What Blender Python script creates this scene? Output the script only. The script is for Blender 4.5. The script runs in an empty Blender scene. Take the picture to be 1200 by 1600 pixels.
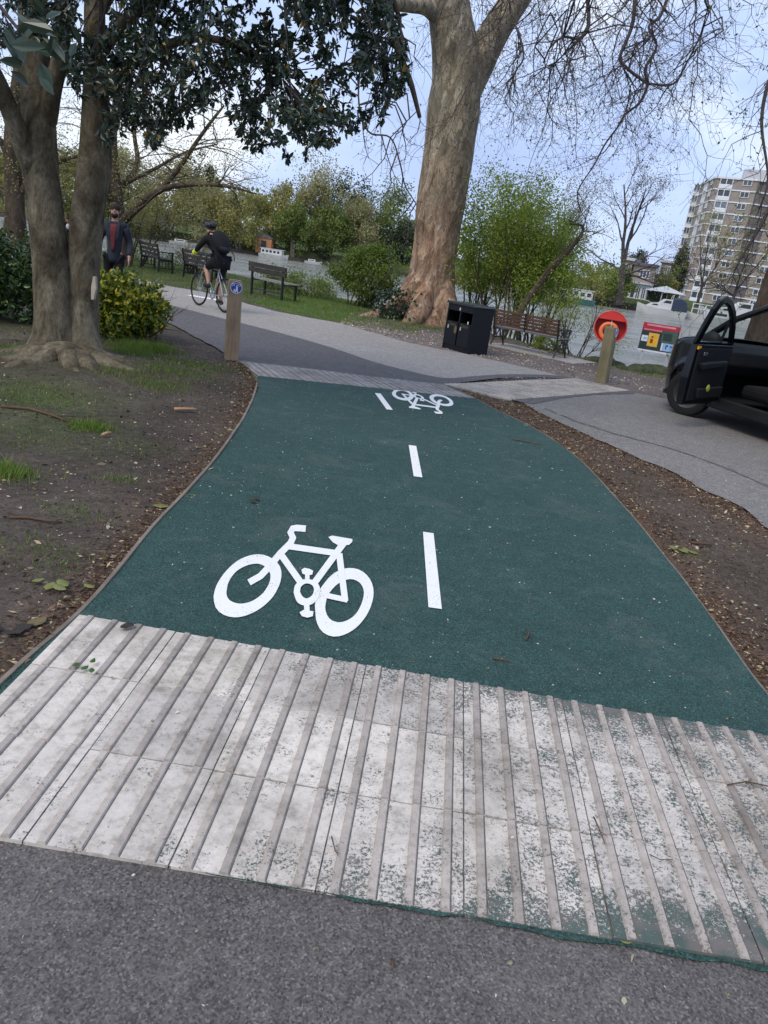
import bpy, bmesh, math, random
import numpy as np
from mathutils import Vector, Matrix, noise as mnoise
random.seed(7)
RS = np.random.RandomState(11)
R_ = math.radians
scene = bpy.context.scene
col = scene.collection

# ------------------------------------------------------------------ camera
PITCH, ROLL, CAMH, FPX = R_(18.6), R_(8.4), 1.62, 1200.0
fw = Vector((0, math.cos(PITCH), -math.sin(PITCH)))
u0 = Vector((0, math.sin(PITCH), math.cos(PITCH)))
r0 = Vector((1, 0, 0))
RT = r0 * math.cos(ROLL) + u0 * math.sin(ROLL)
UP = -r0 * math.sin(ROLL) + u0 * math.cos(ROLL)
cam = bpy.data.cameras.new('camera')
cam.sensor_fit = 'VERTICAL'
cam.sensor_height = 36.0
cam.lens = FPX / 1600 * 36.0
cam.clip_start = 0.05
cam.clip_end = 6000
camo = bpy.data.objects.new('camera', cam)
mw = Matrix((RT, UP, -fw)).transposed().to_4x4()
mw.translation = Vector((0, 0, CAMH))
camo.matrix_world = mw
col.objects.link(camo)
scene.camera = camo

# ------------------------------------------------------------------ light
scene.view_settings.view_transform = 'Standard'
scene.view_settings.look = 'None'
scene.view_settings.exposure = 0.58
scene.view_settings.gamma = 1.0
scene.view_settings.use_curve_mapping = False
SUN_EL, SUN_AZ = 50.0, -140.0          # degrees; azimuth from +Y towards +X
world = bpy.data.worlds.new('World')
scene.world = world
world.use_nodes = True
wn, wl = world.node_tree.nodes, world.node_tree.links
wn.clear()
w_out = wn.new('ShaderNodeOutputWorld')
w_bg = wn.new('ShaderNodeBackground'); w_bg.inputs['Strength'].default_value = 0.1
w_sky = wn.new('ShaderNodeTexSky'); w_sky.sky_type = 'NISHITA'; w_sky.sun_disc = False
w_sky.sun_elevation = R_(SUN_EL); w_sky.sun_rotation = R_(SUN_AZ)
w_tc = wn.new('ShaderNodeTexCoord')
w_map = wn.new('ShaderNodeMapping'); w_map.inputs['Scale'].default_value = (1.0, 1.0, 2.2)
w_n1 = wn.new('ShaderNodeTexNoise'); w_n1.inputs['Scale'].default_value = 2.6; w_n1.inputs['Detail'].default_value = 7; w_n1.inputs['Roughness'].default_value = 0.52
w_n1.inputs['Distortion'].default_value = 0.35
w_r1 = wn.new('ShaderNodeValToRGB')
w_r1.color_ramp.elements[0].position = 0.34; w_r1.color_ramp.elements[0].color = (3.3, 4.2, 6.9, 1)
w_r1.color_ramp.elements[1].position = 0.66; w_r1.color_ramp.elements[1].color = (7.6, 8.0, 8.7, 1)
e = w_r1.color_ramp.elements.new(0.5); e.color = (4.4, 5.5, 8.1, 1)
w_mix = wn.new('ShaderNodeMix'); w_mix.data_type = 'RGBA'; w_mix.inputs['Factor'].default_value = 0.88
wl.new(w_tc.outputs['Generated'], w_map.inputs['Vector'])
wl.new(w_map.outputs['Vector'], w_n1.inputs['Vector'])
wl.new(w_n1.outputs['Fac'], w_r1.inputs['Fac'])
wl.new(w_sky.outputs['Color'], w_mix.inputs['A'])
wl.new(w_r1.outputs['Color'], w_mix.inputs['B'])
wl.new(w_mix.outputs['Result'], w_bg.inputs['Color'])
wl.new(w_bg.outputs['Background'], w_out.inputs['Surface'])

sun = bpy.data.lights.new('sun', 'SUN')
sun.energy = 1.5
sun.angle = R_(28)
sun.color = (1.0, 0.90, 0.74)
suno = bpy.data.objects.new('sun', sun)
sd = Vector((math.sin(R_(SUN_AZ)) * math.cos(R_(SUN_EL)), math.cos(R_(SUN_AZ)) * math.cos(R_(SUN_EL)), math.sin(R_(SUN_EL))))
suno.rotation_euler = sd.to_track_quat('Z', 'Y').to_euler()
col.objects.link(suno)

# ------------------------------------------------------------------ helpers
def ray(px, py):
    return fw * FPX + RT * (px - 600) - UP * (py - 800)
def G(px, py, z=0.0):
    """point of the level z that the photograph shows at px, py"""
    d = ray(px, py); t = (z - CAMH) / d.z
    return Vector((d.x * t, d.y * t, z))
def P(px, py, Y):
    """point at depth Y metres in front of the camera that the photograph shows at px, py"""
    d = ray(px, py); t = Y / d.y
    return Vector((d.x * t, Y, CAMH + d.z * t))

WM = {}
def put(o, parent=None, loc=(0, 0, 0), rz=0.0, kind=None):
    col.objects.link(o)
    o.location = loc; o.rotation_euler = (0, 0, rz)
    m = Matrix.Translation(Vector(loc)) @ Matrix.Rotation(rz, 4, 'Z')
    if parent is not None:
        o.parent = parent; m = WM[parent.name] @ m
    WM[o.name] = m
    if kind: o['kind'] = kind
    return o
def thing(name, label, cat, loc=(0, 0, 0), rz=0.0, group=None):
    o = put(bpy.data.objects.new(name, None), None, loc, rz)
    o.empty_display_size = 0.2
    o['label'] = label; o['category'] = cat
    if group: o['group'] = group
    return o
def tag(o, label, cat, group=None, kind=None):
    if label: o['label'] = label
    if cat: o['category'] = cat
    if group: o['group'] = group
    if kind: o['kind'] = kind
    return o
def mesh_np(name, v, f, mat, smooth=False, mats=None, midx=None):
    me = bpy.data.meshes.new(name)
    v = np.asarray(v, dtype=np.float32)
    me.vertices.add(len(v)); me.vertices.foreach_set('co', v.ravel())
    if isinstance(f, np.ndarray):
        n, k = f.shape
        me.loops.add(n * k); me.loops.foreach_set('vertex_index', f.astype(np.int32).ravel())
        me.polygons.add(n); me.polygons.foreach_set('loop_start', np.arange(0, n * k, k, dtype=np.int32))
        try: me.polygons.foreach_set('loop_total', np.full(n, k, dtype=np.int32))
        except Exception: pass
    else:
        n = len(f)
        tot = np.array([len(q) for q in f], dtype=np.int32)
        flat = np.array([i for q in f for i in q], dtype=np.int32)
        me.loops.add(len(flat)); me.loops.foreach_set('vertex_index', flat)
        me.polygons.add(n); me.polygons.foreach_set('loop_start', np.concatenate([[0], np.cumsum(tot)[:-1]]).astype(np.int32))
        try: me.polygons.foreach_set('loop_total', tot)
        except Exception: pass
    for m in (mats or [mat]): me.materials.append(m)
    if midx is not None: me.polygons.foreach_set('material_index', np.asarray(midx, dtype=np.int32))
    me.update(calc_edges=True)
    me.polygons.foreach_set('use_smooth', np.full(n, bool(smooth)))
    me.validate()
    return me
class MB:
    def __init__(s): s.v = []; s.f = []
    def add(s, v, f):
        b = len(s.v); s.v += [tuple(p) for p in v]; s.f += [tuple(i + b for i in q) for q in f]; return s
    def box(s, x0, x1, y0, y1, z0, z1, M=None):
        v = [(x0, y0, z0), (x1, y0, z0), (x1, y1, z0), (x0, y1, z0), (x0, y0, z1), (x1, y0, z1), (x1, y1, z1), (x0, y1, z1)]
        if M is not None: v = [M @ Vector(p) for p in v]
        return s.add(v, [(0, 3, 2, 1), (4, 5, 6, 7), (0, 1, 5, 4), (1, 2, 6, 5), (2, 3, 7, 6), (3, 0, 4, 7)])
    def bar(s, a, b, w, h, up=(0, 0, 1)):
        """box of width w and height h along a-b"""
        a, b = Vector(a), Vector(b); d = (b - a).normalized(); u = Vector(up)
        sx = d.cross(u)
        if sx.length < 1e-4: sx = d.cross(Vector((1, 0, 0)))
        sx.normalize(); uu = sx.cross(d)
        v = [p + sx * (i * w / 2) + uu * (j * h / 2) for p in (a, b) for i, j in ((-1, -1), (1, -1), (1, 1), (-1, 1))]
        return s.add(v, [(3, 2, 1, 0), (4, 5, 6, 7), (0, 1, 5, 4), (1, 2, 6, 5), (2, 3, 7, 6), (3, 0, 4, 7)])
    def tube(s, pts, rad, n=8, cap=True, closed=False):
        pts = [Vector(p) for p in pts]
        if not hasattr(rad, '__len__'): rad = [rad] * len(pts)
        rings = []; prev = None; m = len(pts)
        for i, p in enumerate(pts):
            if closed: d = pts[(i + 1) % m] - pts[i - 1]
            else: d = pts[min(i + 1, m - 1)] - pts[max(i - 1, 0)]
            d.normalize()
            if prev is None:
                a = d.cross(Vector((0, 0, 1)))
                if a.length < 1e-3: a = d.cross(Vector((1, 0, 0)))
            else: a = prev - d * prev.dot(d)
            a.normalize(); prev = a; b = d.cross(a)
            rings.append([p + (a * math.cos(t) + b * math.sin(t)) * rad[i] for t in (2 * math.pi * k / n for k in range(n))])
        v = [q for r in rings for q in r]; f = []
        for i in range(m if closed else m - 1):
            j = (i + 1) % m
            for k in range(n): f.append((i * n + k, i * n + (k + 1) % n, j * n + (k + 1) % n, j * n + k))
        if cap and not closed: f += [tuple(range(n - 1, -1, -1)), tuple((m - 1) * n + k for k in range(n))]
        return s.add(v, f)
    def ring(s, c, ax, R, r, n=28, m=8):
        ax = Vector(ax).normalized(); a = ax.orthogonal().normalized(); b = ax.cross(a)
        return s.tube([Vector(c) + (a * math.cos(t) + b * math.sin(t)) * R for t in (2 * math.pi * k / n for k in range(n))], r, m, closed=True)
    def disc(s, c, ax, r, t, n=24, r_in=0.0):
        """short cylinder (or washer)"""
        c = Vector(c); ax = Vector(ax).normalized(); a = ax.orthogonal().normalized(); b = ax.cross(a)
        cs = [a * math.cos(2 * math.pi * k / n) + b * math.sin(2 * math.pi * k / n) for k in range(n)]
        if r_in <= 0:
            v = [c - ax * t / 2 + q * r for q in cs] + [c + ax * t / 2 + q * r for q in cs]
            f = [tuple(range(n - 1, -1, -1)), tuple(range(n, 2 * n))] + [(k, (k + 1) % n, n + (k + 1) % n, n + k) for k in range(n)]
        else:
            v = [c + ax * (h * t / 2) + q * rr for h in (-1, 1) for rr in (r, r_in) for q in cs]
            f = []
            for k in range(n):
                j = (k + 1) % n
                f += [(k, j, 2 * n + j, 2 * n + k), (n + j, n + k, 3 * n + k, 3 * n + j), (2 * n + k, 2 * n + j, 3 * n + j, 3 * n + k), (j, k, n + k, n + j)]
        return s.add(v, f)
    def lathe(s, prof, n=20, M=None, cap=True):
        """prof: (r, z) list about Z"""
        v = []; f = []
        for r, z in prof:
            for k in range(n):
                t = 2 * math.pi * k / n; q = Vector((r * math.cos(t), r * math.sin(t), z)); v.append(M @ q if M is not None else q)
        for i in range(len(prof) - 1):
            for k in range(n): f.append((i * n + k, i * n + (k + 1) % n, (i + 1) * n + (k + 1) % n, (i + 1) * n + k))
        if cap: f += [tuple(range(n - 1, -1, -1)), tuple((len(prof) - 1) * n + k for k in range(n))]
        return s.add(v, f)
    def ball(s, c, r, n=12, m=8, sc=(1, 1, 1), M=None):
        pr = []
        for i in range(m + 1):
            t = -math.pi / 2 + math.pi * i / m; pr.append((max(1e-4, math.cos(t)), math.sin(t)))
        T = Matrix.Translation(Vector(c)) @ (M or Matrix.Identity(4)) @ Matrix.Diagonal((r * sc[0], r * sc[1], r * sc[2], 1))
        return s.lathe(pr, n, T)
    def prism(s, poly, d0, d1, axis='y', M=None):
        """outline poly (2D) extruded between d0 and d1 along axis"""
        n = len(poly)
        def q(a, b, d): return {'y': (a, d, b), 'x': (d, a, b), 'z': (a, b, d)}[axis]
        v = [q(a, b, d0) for a, b in poly] + [q(a, b, d1) for a, b in poly]
        if M is not None: v = [M @ Vector(p) for p in v]
        return s.add(v, [tuple(range(n - 1, -1, -1)), tuple(range(n, 2 * n))] + [(k, (k + 1) % n, n + (k + 1) % n, n + k) for k in range(n)])
    def build(s, name, mat, parent=None, world=False, smooth=False, loc=(0, 0, 0), rz=0.0, kind=None, bevel=0.0, fix=True):
        me = bpy.data.meshes.new(name)
        v = s.v
        if world and parent is not None:
            inv = WM[parent.name].inverted(); v = [inv @ Vector(p) for p in v]
        me.from_pydata([tuple(p) for p in v], [], s.f)
        me.materials.append(mat)
        if fix:
            bm = bmesh.new(); bm.from_mesh(me); bmesh.ops.recalc_face_normals(bm, faces=bm.faces); bm.to_mesh(me); bm.free()
        if smooth:
            me.polygons.foreach_set('use_smooth', [True] * len(me.polygons))
            if smooth == 'auto': me.set_sharp_from_angle(angle=R_(40))
        me.update()
        o = put(bpy.data.objects.new(name, me), parent, loc, rz, kind)
        if bevel:
            b = o.modifiers.new('bevel', 'BEVEL'); b.width = bevel; b.segments = 2; b.limit_method = 'ANGLE'
        return o
def obj_np(name, me, parent=None, world=True, kind=None):
    if parent is not None and world:
        me.transform(WM[parent.name].inverted())
    return put(bpy.data.objects.new(name, me), parent, kind=kind)

def ip(a, v): return np.interp(v, a[0], a[1])
# vectorised 3/4-sided sticks from a segment list (x0,y0,z0,x1,y1,z1,r0,r1)
def sticks(S, n=3):
    S = np.asarray(S, dtype=np.float64); a = S[:, 0:3]; b = S[:, 3:6]
    d = b - a; d /= np.maximum(np.linalg.norm(d, axis=1, keepdims=True), 1e-9)
    h = np.where(np.abs(d[:, 2:3]) < 0.9, np.array([[0, 0, 1.0]]), np.array([[1.0, 0, 0]]))
    u = np.cross(d, h); u /= np.linalg.norm(u, axis=1, keepdims=True); w = np.cross(d, u)
    vs = []
    for p, r in ((a - d * S[:, 6:7] * 0.3, S[:, 6:7]), (b, S[:, 7:8])):
        for k in range(n):
            t = 2 * math.pi * k / n
            vs.append(p + (u * math.cos(t) + w * math.sin(t)) * r)
    V = np.stack(vs, axis=1).reshape(-1, 3)
    base = (np.arange(len(S)) * 2 * n)[:, None]
    F = np.concatenate([base + np.array([[k, (k + 1) % n, n + (k + 1) % n, n + k]]) for k in range(n)], axis=0)
    return V, F
def leaves(C, size, asp=0.4, rs=RS, down=0.0, fold=0.18, D=None, flat=False):
    """diamond leaves: 4 verts/1 quad each (fold bends them); C (N,3); size scalar or (N,)"""
    N = len(C); size = np.broadcast_to(np.asarray(size, dtype=float), (N,))[:, None]
    if D is None:
        D = rs.randn(N, 3); D[:, 2] -= down
    D = D / np.linalg.norm(D, axis=1, keepdims=True)
    Q = rs.randn(N, 3); S = np.cross(D, Q); S /= np.maximum(np.linalg.norm(S, axis=1, keepdims=True), 1e-6); Nn = np.cross(S, D)
    if flat:
        return np.stack([C, C + D * size * .5 + S * size * asp * .5, C + D * size, C + D * size * .5 - S * size * asp * .5], axis=1).reshape(-1, 3), (np.arange(N) * 4)[:, None] + np.array([[0, 1, 2, 3]])
    a = size * asp * .5
    pts = [C, C + D * size * .35 + S * a + Nn * a * fold * 2, C + D * size * .72 + S * a * .75 + Nn * a * fold * 2, C + D * size, C + D * size * .72 - S * a * .75 + Nn * a * fold * 2, C + D * size * .35 - S * a + Nn * a * fold * 2]
    V = np.stack(pts, axis=1).reshape(-1, 3); b = (np.arange(N) * 6)[:, None]
    return V, np.concatenate([b + np.array([[0, 1, 2, 3]]), b + np.array([[0, 3, 4, 5]])], axis=0)
def merge(*VF):
    vs, fs, b = [], [], 0
    for V, F in VF: vs.append(V); fs.append(F + b); b += len(V)
    return np.concatenate(vs), np.concatenate(fs)

# ------------------------------------------------------------------ materials
MT = {}
def newmat(name):
    m = bpy.data.materials.new(name); m.use_nodes = True
    nt = m.node_tree; b = nt.nodes['Principled BSDF']
    MT[name] = m
    return m, nt, b
def N(nt, t, **kw):
    n = nt.nodes.new(t)
    for k, v in kw.items():
        if k in n.inputs: n.inputs[k].default_value = v
        else: setattr(n, k, v)
    return n
def ramp(nt, fac, stops):
    r = nt.nodes.new('ShaderNodeValToRGB'); els = r.color_ramp.elements
    while len(els) > 1: els.remove(els[-1])
    els[0].position = stops[0][0]; els[0].color = (*stops[0][1], 1)
    for p, c in stops[1:]:
        e = els.new(p); e.color = (*c, 1)
    nt.links.new(fac, r.inputs['Fac']); return r.outputs['Color']
def mixc(nt, fac, a, b, mode='MIX'):
    m = nt.nodes.new('ShaderNodeMix'); m.data_type = 'RGBA'; m.blend_type = mode
    for s, x in (('Factor', fac), ('A', a), ('B', b)):
        if hasattr(x, 'links') or hasattr(x, 'is_linked'): nt.links.new(x, m.inputs[s])
        elif isinstance(x, (int, float)): m.inputs[s].default_value = x
        else: m.inputs[s].default_value = (*x, 1)
    return m.outputs['Result']
def sc(c, k): return tuple(x * k for x in c)
def noisev(nt, scale, detail=4, rough=.55, vec=None, dist=0.0):
    n = N(nt, 'ShaderNodeTexNoise', Scale=scale, Detail=detail, Roughness=rough, Distortion=dist)
    if vec is not None: nt.links.new(vec, n.inputs['Vector'])
    return n.outputs['Fac']
def pos(nt, scale=None):
    g = nt.nodes.new('ShaderNodeNewGeometry').outputs['Position']
    if scale is None: return g
    m = N(nt, 'ShaderNodeMapping'); m.inputs['Scale'].default_value = scale; nt.links.new(g, m.inputs['Vector']); return m.outputs['Vector']
def objc(nt, scale=None):
    g = nt.nodes.new('ShaderNodeTexCoord').outputs['Object']
    if scale is None: return g
    m = N(nt, 'ShaderNodeMapping'); m.inputs['Scale'].default_value = scale; nt.links.new(g, m.inputs['Vector']); return m.outputs['Vector']
def math_(nt, op, a, b=None, clamp=False):
    m = nt.nodes.new('ShaderNodeMath'); m.operation = op; m.use_clamp = clamp
    for i, x in enumerate((a, b)):
        if x is None: continue
        if isinstance(x, (int, float)): m.inputs[i].default_value = x
        else: nt.links.new(x, m.inputs[i])
    return m.outputs[0]
def maprange(nt, v, a, b, c=0.0, d=1.0):
    m = nt.nodes.new('ShaderNodeMapRange'); m.inputs[1].default_value = a; m.inputs[2].default_value = b; m.inputs[3].default_value = c; m.inputs[4].default_value = d
    nt.links.new(v, m.inputs[0]); return m.outputs[0]
def ramp_f(nt, v, a, b_): return maprange(nt, v, a, b_)
def bump(nt, b, h, strength=.4, dist=.01, prev=None):
    n = N(nt, 'ShaderNodeBump', Strength=strength, Distance=dist); nt.links.new(h, n.inputs['Height'])
    if prev is not None: nt.links.new(prev, n.inputs['Normal'])
    nt.links.new(n.outputs['Normal'], b.inputs['Normal']); return n.outputs['Normal']
def setp(b, rough=.8, spec=.3, metal=0.0, coat=0.0):
    b.inputs['Roughness'].default_value = rough; b.inputs['Specular IOR Level'].default_value = spec
    b.inputs['Metallic'].default_value = metal
    if coat: b.inputs['Coat Weight'].default_value = coat; b.inputs['Coat Roughness'].default_value = .08
def plain(name, c, rough=.7, spec=.3, metal=0.0, var=.18, scale=6.0, coat=0.0, bmp=0.0):
    m, nt, b = newmat(name); setp(b, rough, spec, metal, coat)
    f = noisev(nt, scale, 6, .6, objc(nt))
    nt.links.new(ramp(nt, f, [(.3, sc(c, 1 - var)), (.7, sc(c, 1 + var))]), b.inputs['Base Color'])
    if bmp: bump(nt, b, noisev(nt, scale * 12, 3, .6, objc(nt)), bmp, .003)
    return m
def aggregate(name, c, grain=140., var=.12, speck=(.35, .33, .3), speckth=.74, dark=.5, rough=.85, bs=.7, big=.7):
    """tarmac-like surfaces: stone grain, pale stones, soft wear patches"""
    m, nt, b = newmat(name); setp(b, rough, .25); p = pos(nt)
    big1 = noisev(nt, big, 5, .6, p); med = noisev(nt, 9., 5, .65, p); fine = noisev(nt, grain, 2, .6, p)
    c1 = ramp(nt, big1, [(.32, sc(c, 1 - var)), (.68, sc(c, 1 + var))])
    c2 = mixc(nt, .55, c1, ramp(nt, med, [(.35, sc(c, .78)), (.65, sc(c, 1.18))]))
    v2 = N(nt, 'ShaderNodeTexVoronoi', Scale=grain * 1.15); nt.links.new(p, v2.inputs['Vector'])
    st = N(nt, 'ShaderNodeSeparateColor'); nt.links.new(v2.outputs['Color'], st.inputs[0])
    c3 = mixc(nt, 1.0, c2, ramp(nt, st.outputs[1], [(0, (dark * 1.1,) * 3), (.45, (.95,) * 3), (.85, (1.2,) * 3), (1, (1.75,) * 3)]), 'MULTIPLY')
    c3 = mixc(nt, 1.0, c3, ramp(nt, fine, [(.3, (.8,) * 3), (.5, (1,) * 3), (.7, (1.15,) * 3)]), 'MULTIPLY')
    v = N(nt, 'ShaderNodeTexVoronoi', Scale=grain * .55); nt.links.new(p, v.inputs['Vector'])
    sel = N(nt, 'ShaderNodeSeparateColor'); nt.links.new(v.outputs['Color'], sel.inputs[0])
    th = math_(nt, 'GREATER_THAN', sel.outputs[0], speckth + .17)
    near = math_(nt, 'LESS_THAN', v.outputs['Distance'], .24)
    c4 = mixc(nt, math_(nt, 'MULTIPLY', math_(nt, 'MULTIPLY', th, near), .75), c3, speck)
    # trodden-in dust: paler scuffs
    dst = ramp_f(nt, noisev(nt, 2.3, 7, .72, p, .8), .52, .74)
    h = math_(nt, 'ADD', fine, math_(nt, 'MULTIPLY', v.outputs['Distance'], -.6))
    nt.links.new(mixc(nt, math_(nt, 'MULTIPLY', dst, .16), c4, (.26, .25, .22)), b.inputs['Base Color'])
    bump(nt, b, h, bs, .004)
    return m
aggregate('tarmac_near', (.108, .099, .094), 150, .16, (.26, .24, .22), .775, .45)
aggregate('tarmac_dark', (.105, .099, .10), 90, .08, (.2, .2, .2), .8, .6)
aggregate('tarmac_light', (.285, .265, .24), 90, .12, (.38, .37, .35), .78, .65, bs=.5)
aggregate('tarmac_road', (.185, .174, .162), 90, .16, (.36, .34, .33), .76, .6, bs=.5)
aggregate('tarmac_seam', (.125, .117, .108), 90, .2, (.2, .2, .2), .8, .6)
aggregate('green_surface', (.029, .068, .060), 170, .14, (.13, .20, .18), .70, .45)
aggregate('concrete_pad', (.30, .28, .26), 60, .2, (.4, .4, .38), .8, .7)
def paint():
    m, nt, b = newmat('white_paint'); setp(b, .6, .35); p = pos(nt)
    f = noisev(nt, 85, 5, .8, p)
    nt.links.new(ramp(nt, f, [(.28, (.30, .36, .35)), (.36, (.76, .76, .73)), (.7, (.84, .84, .81))]), b.inputs['Base Color'])
    bump(nt, b, noisev(nt, 150, 2, .6, p), .5, .003)
    # chipped spots let the surface below show
    ch = math_(nt, 'LESS_THAN', math_(nt, 'ADD', math_(nt, 'MULTIPLY', noisev(nt, 120, 4, .8, p), .75), math_(nt, 'MULTIPLY', noisev(nt, 7, 3, .6, p), .25)), .385)
    t = nt.nodes.new('ShaderNodeBsdfTransparent'); mx = nt.nodes.new('ShaderNodeMixShader'); out = nt.nodes['Material Output']
    nt.links.new(ch, mx.inputs[0]); nt.links.new(b.outputs[0], mx.inputs[1]); nt.links.new(t.outputs[0], mx.inputs[2]); nt.links.new(mx.outputs[0], out.inputs['Surface'])
paint()
def slabmat(name, flat, worn, greeny):
    m, nt, b = newmat(name); setp(b, .85, .2); p = pos(nt)
    c = ramp(nt, noisev(nt, 3.2, 6, .65, p), [(.3, worn), (.62, flat)])
    blot = noisev(nt, 24, 6, .72, p)
    c = mixc(nt, .6, c, ramp(nt, blot, [(.3, sc(worn, .5)), (.5, sc(flat, .9)), (.6, flat), (.75, sc(flat, 1.25))]))
    c = mixc(nt, 1.0, c, ramp(nt, noisev(nt, 1.7, 6, .7, p), [(.34, (.64, .62, .59)), (.54, (1.0, .99, .98))]), 'MULTIPLY')
    rnd = nt.nodes.new('ShaderNodeObjectInfo').outputs['Random']
    c = mixc(nt, 1.0, c, ramp(nt, rnd, [(0, (.82, .82, .82)), (1, (1.08, 1.07, 1.05))]), 'MULTIPLY')
    # chips where the limewash has gone: green slurry and dirt show, more of it towards the right and at the ends of the strip
    sx = N(nt, 'ShaderNodeSeparateXYZ'); nt.links.new(pos(nt), sx.inputs[0])
    xr = maprange(nt, sx.outputs['X'], -.9, 1.2, 0.0, 1.0)
    e1 = maprange(nt, math_(nt, 'ABSOLUTE', math_(nt, 'SUBTRACT', sx.outputs['Y'], 2.17)), .36, .62, 0.0, 1.0)
    k = math_(nt, 'ADD', math_(nt, 'MULTIPLY', xr, .075), math_(nt, 'MULTIPLY', math_(nt, 'MULTIPLY', e1, xr), .13))
    chip = noisev(nt, 95, 6, .85, p); chip2 = noisev(nt, 8, 4, .65, p)
    s = math_(nt, 'ADD', math_(nt, 'MULTIPLY', chip, .72), math_(nt, 'MULTIPLY', chip2, .28))
    th = math_(nt, 'GREATER_THAN', math_(nt, 'ADD', s, math_(nt, 'MULTIPLY', k, greeny)), .60)
    c = mixc(nt, math_(nt, 'MULTIPLY', th, .93), c, ramp(nt, noisev(nt, 14, 2, .5, p), [(.4, (.05, .085, .075)), (.6, (.13, .12, .11))]))
    nt.links.new(c, b.inputs['Base Color'])
    bump(nt, b, math_(nt, 'SUBTRACT', noisev(nt, 120, 4, .7, p), math_(nt, 'MULTIPLY', th, .6)), .6, .003)
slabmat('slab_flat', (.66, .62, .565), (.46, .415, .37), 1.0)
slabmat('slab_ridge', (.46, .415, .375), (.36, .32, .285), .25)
slabmat('slab_far', (.40, .385, .37), (.27, .25, .24), .1)
slabmat('slab_tan', (.56, .52, .46), (.35, .32, .29), .1)
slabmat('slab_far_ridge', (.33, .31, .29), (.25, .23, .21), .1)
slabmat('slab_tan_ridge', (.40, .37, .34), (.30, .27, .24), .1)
def ground_mat():
    m, nt, b = newmat('ground'); setp(b, .95, .15); p = pos(nt)
    at = N(nt, 'ShaderNodeAttribute', attribute_name='cover'); s = N(nt, 'ShaderNodeSeparateColor'); nt.links.new(at.outputs['Color'], s.inputs[0])
    n1 = noisev(nt, .9, 7, .62, p); n2 = noisev(nt, 14, 7, .7, p); n3 = noisev(nt, 85, 4, .7, p)
    c = ramp(nt, n1, [(.3, (.042, .036, .029)), (.5, (.072, .060, .049)), (.68, (.108, .090, .075))])
    c = mixc(nt, 1.0, c, ramp(nt, n2, [(.28, (.55, .53, .5)), (.5, (1, 1, 1)), (.72, (1.35, 1.3, 1.25))]), 'MULTIPLY')
    c = mixc(nt, 1.0, c, ramp(nt, n3, [(.3, (.55, .55, .55)), (.5, (1, 1, 1)), (.72, (1.5, 1.45, 1.4))]), 'MULTIPLY')
    lit = ramp(nt, n3, [(.3, (.045, .028, .018)), (.5, (.12, .072, .045)), (.7, (.24, .15, .10))])
    fl = math_(nt, 'MULTIPLY', s.outputs[1], ramp_f(nt, n2, .35, .6))
    c = mixc(nt, fl, c, lit)
    grv = ramp(nt, n3, [(.3, (.10, .085, .075)), (.5, (.21, .18, .165)), (.72, (.40, .34, .31))])
    c = mixc(nt, s.outputs[2], c, grv)
    gr = ramp(nt, n2, [(.3, (.035, .058, .012)), (.55, (.07, .115, .022)), (.75, (.13, .165, .040))])
    gf = math_(nt, 'MULTIPLY', s.outputs[0], ramp_f(nt, noisev(nt, 5, 6, .7, p), .30, .52))
    c = mixc(nt, gf, c, gr)
    nt.links.new(c, b.inputs['Base Color'])
    n = bump(nt, b, n2, .5, .03); bump(nt, b, n3, .7, .008, n)
ground_mat()
def foliage(name, c1, c2, c3=None, rough=.45, spec=.4, trans=.25, hi=.9):
    m, nt, b = newmat(name); setp(b, rough, spec)
    g = nt.nodes.new('ShaderNodeNewGeometry')
    st = [(0, c1), (hi - .02, c2)]
    if c3: st += [(hi, c3), (1, c3)]
    c = ramp(nt, g.outputs['Random Per Island'], st)
    c = mixc(nt, 1.0, c, ramp(nt, noisev(nt, .55, 4, .6, pos(nt)), [(.3, (.72, .74, .7)), (.7, (1.28, 1.25, 1.2))]), 'MULTIPLY')
    nt.links.new(c, b.inputs['Base Color'])
    if trans:
        t = nt.nodes.new('ShaderNodeBsdfTranslucent'); nt.links.new(c, t.inputs['Color'])
        mx = nt.nodes.new('ShaderNodeMixShader'); mx.inputs[0].default_value = trans
        out = nt.nodes['Material Output']
        nt.links.new(b.outputs[0], mx.inputs[1]); nt.links.new(t.outputs[0], mx.inputs[2]); nt.links.new(mx.outputs[0], out.inputs['Surface'])
    return m
foliage('leaf_dark', (.014, .030, .016), (.038, .066, .040), (.20, .12, .025), .30, .55, .12, .965)
foliage('leaf_hedge', (.018, .042, .012), (.055, .105, .025), (.10, .16, .03), .35, .5, .15, .9)
foliage('leaf_gold', (.045, .085, .012), (.16, .21, .015), (.42, .38, .02), .4, .5, .2, .72)
foliage('leaf_willow', (.15, .22, .03), (.30, .38, .055), (.36, .42, .08), .6, .3, .45, .9)
foliage('leaf_bushy', (.07, .12, .02), (.15, .21, .035), (.20, .24, .06), .6, .3, .35, .9)
foliage('leaf_olive', (.20, .20, .06), (.36, .34, .12), (.42, .36, .16), .7, .2, .35, .9)
foliage('leaf_pale', (.24, .24, .11), (.42, .40, .21), (.46, .41, .26), .7, .2, .35, .9)
foliage('leaf_mid', (.10, .14, .04), (.20, .26, .07), (.28, .30, .10), .7, .2, .35, .9)
foliage('leaf_deep', (.03, .05, .028), (.07, .10, .05), (.10, .12, .06), .7, .2, .15, .9)
foliage('leaf_bud', (.13, .105, .10), (.22, .18, .16), (.22, .22, .12), .8, .1, .2, .8)
foliage('leaf_blossom', (.35, .26, .27), (.55, .42, .44), None, .8, .1, .3, .9)
foliage('grass_blades', (.07, .13, .018), (.16, .25, .04), (.26, .28, .09), .6, .3, .3, .9)
foliage('ivy', (.012, .03, .012), (.035, .06, .025), None, .35, .5, .1, .9)
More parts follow.
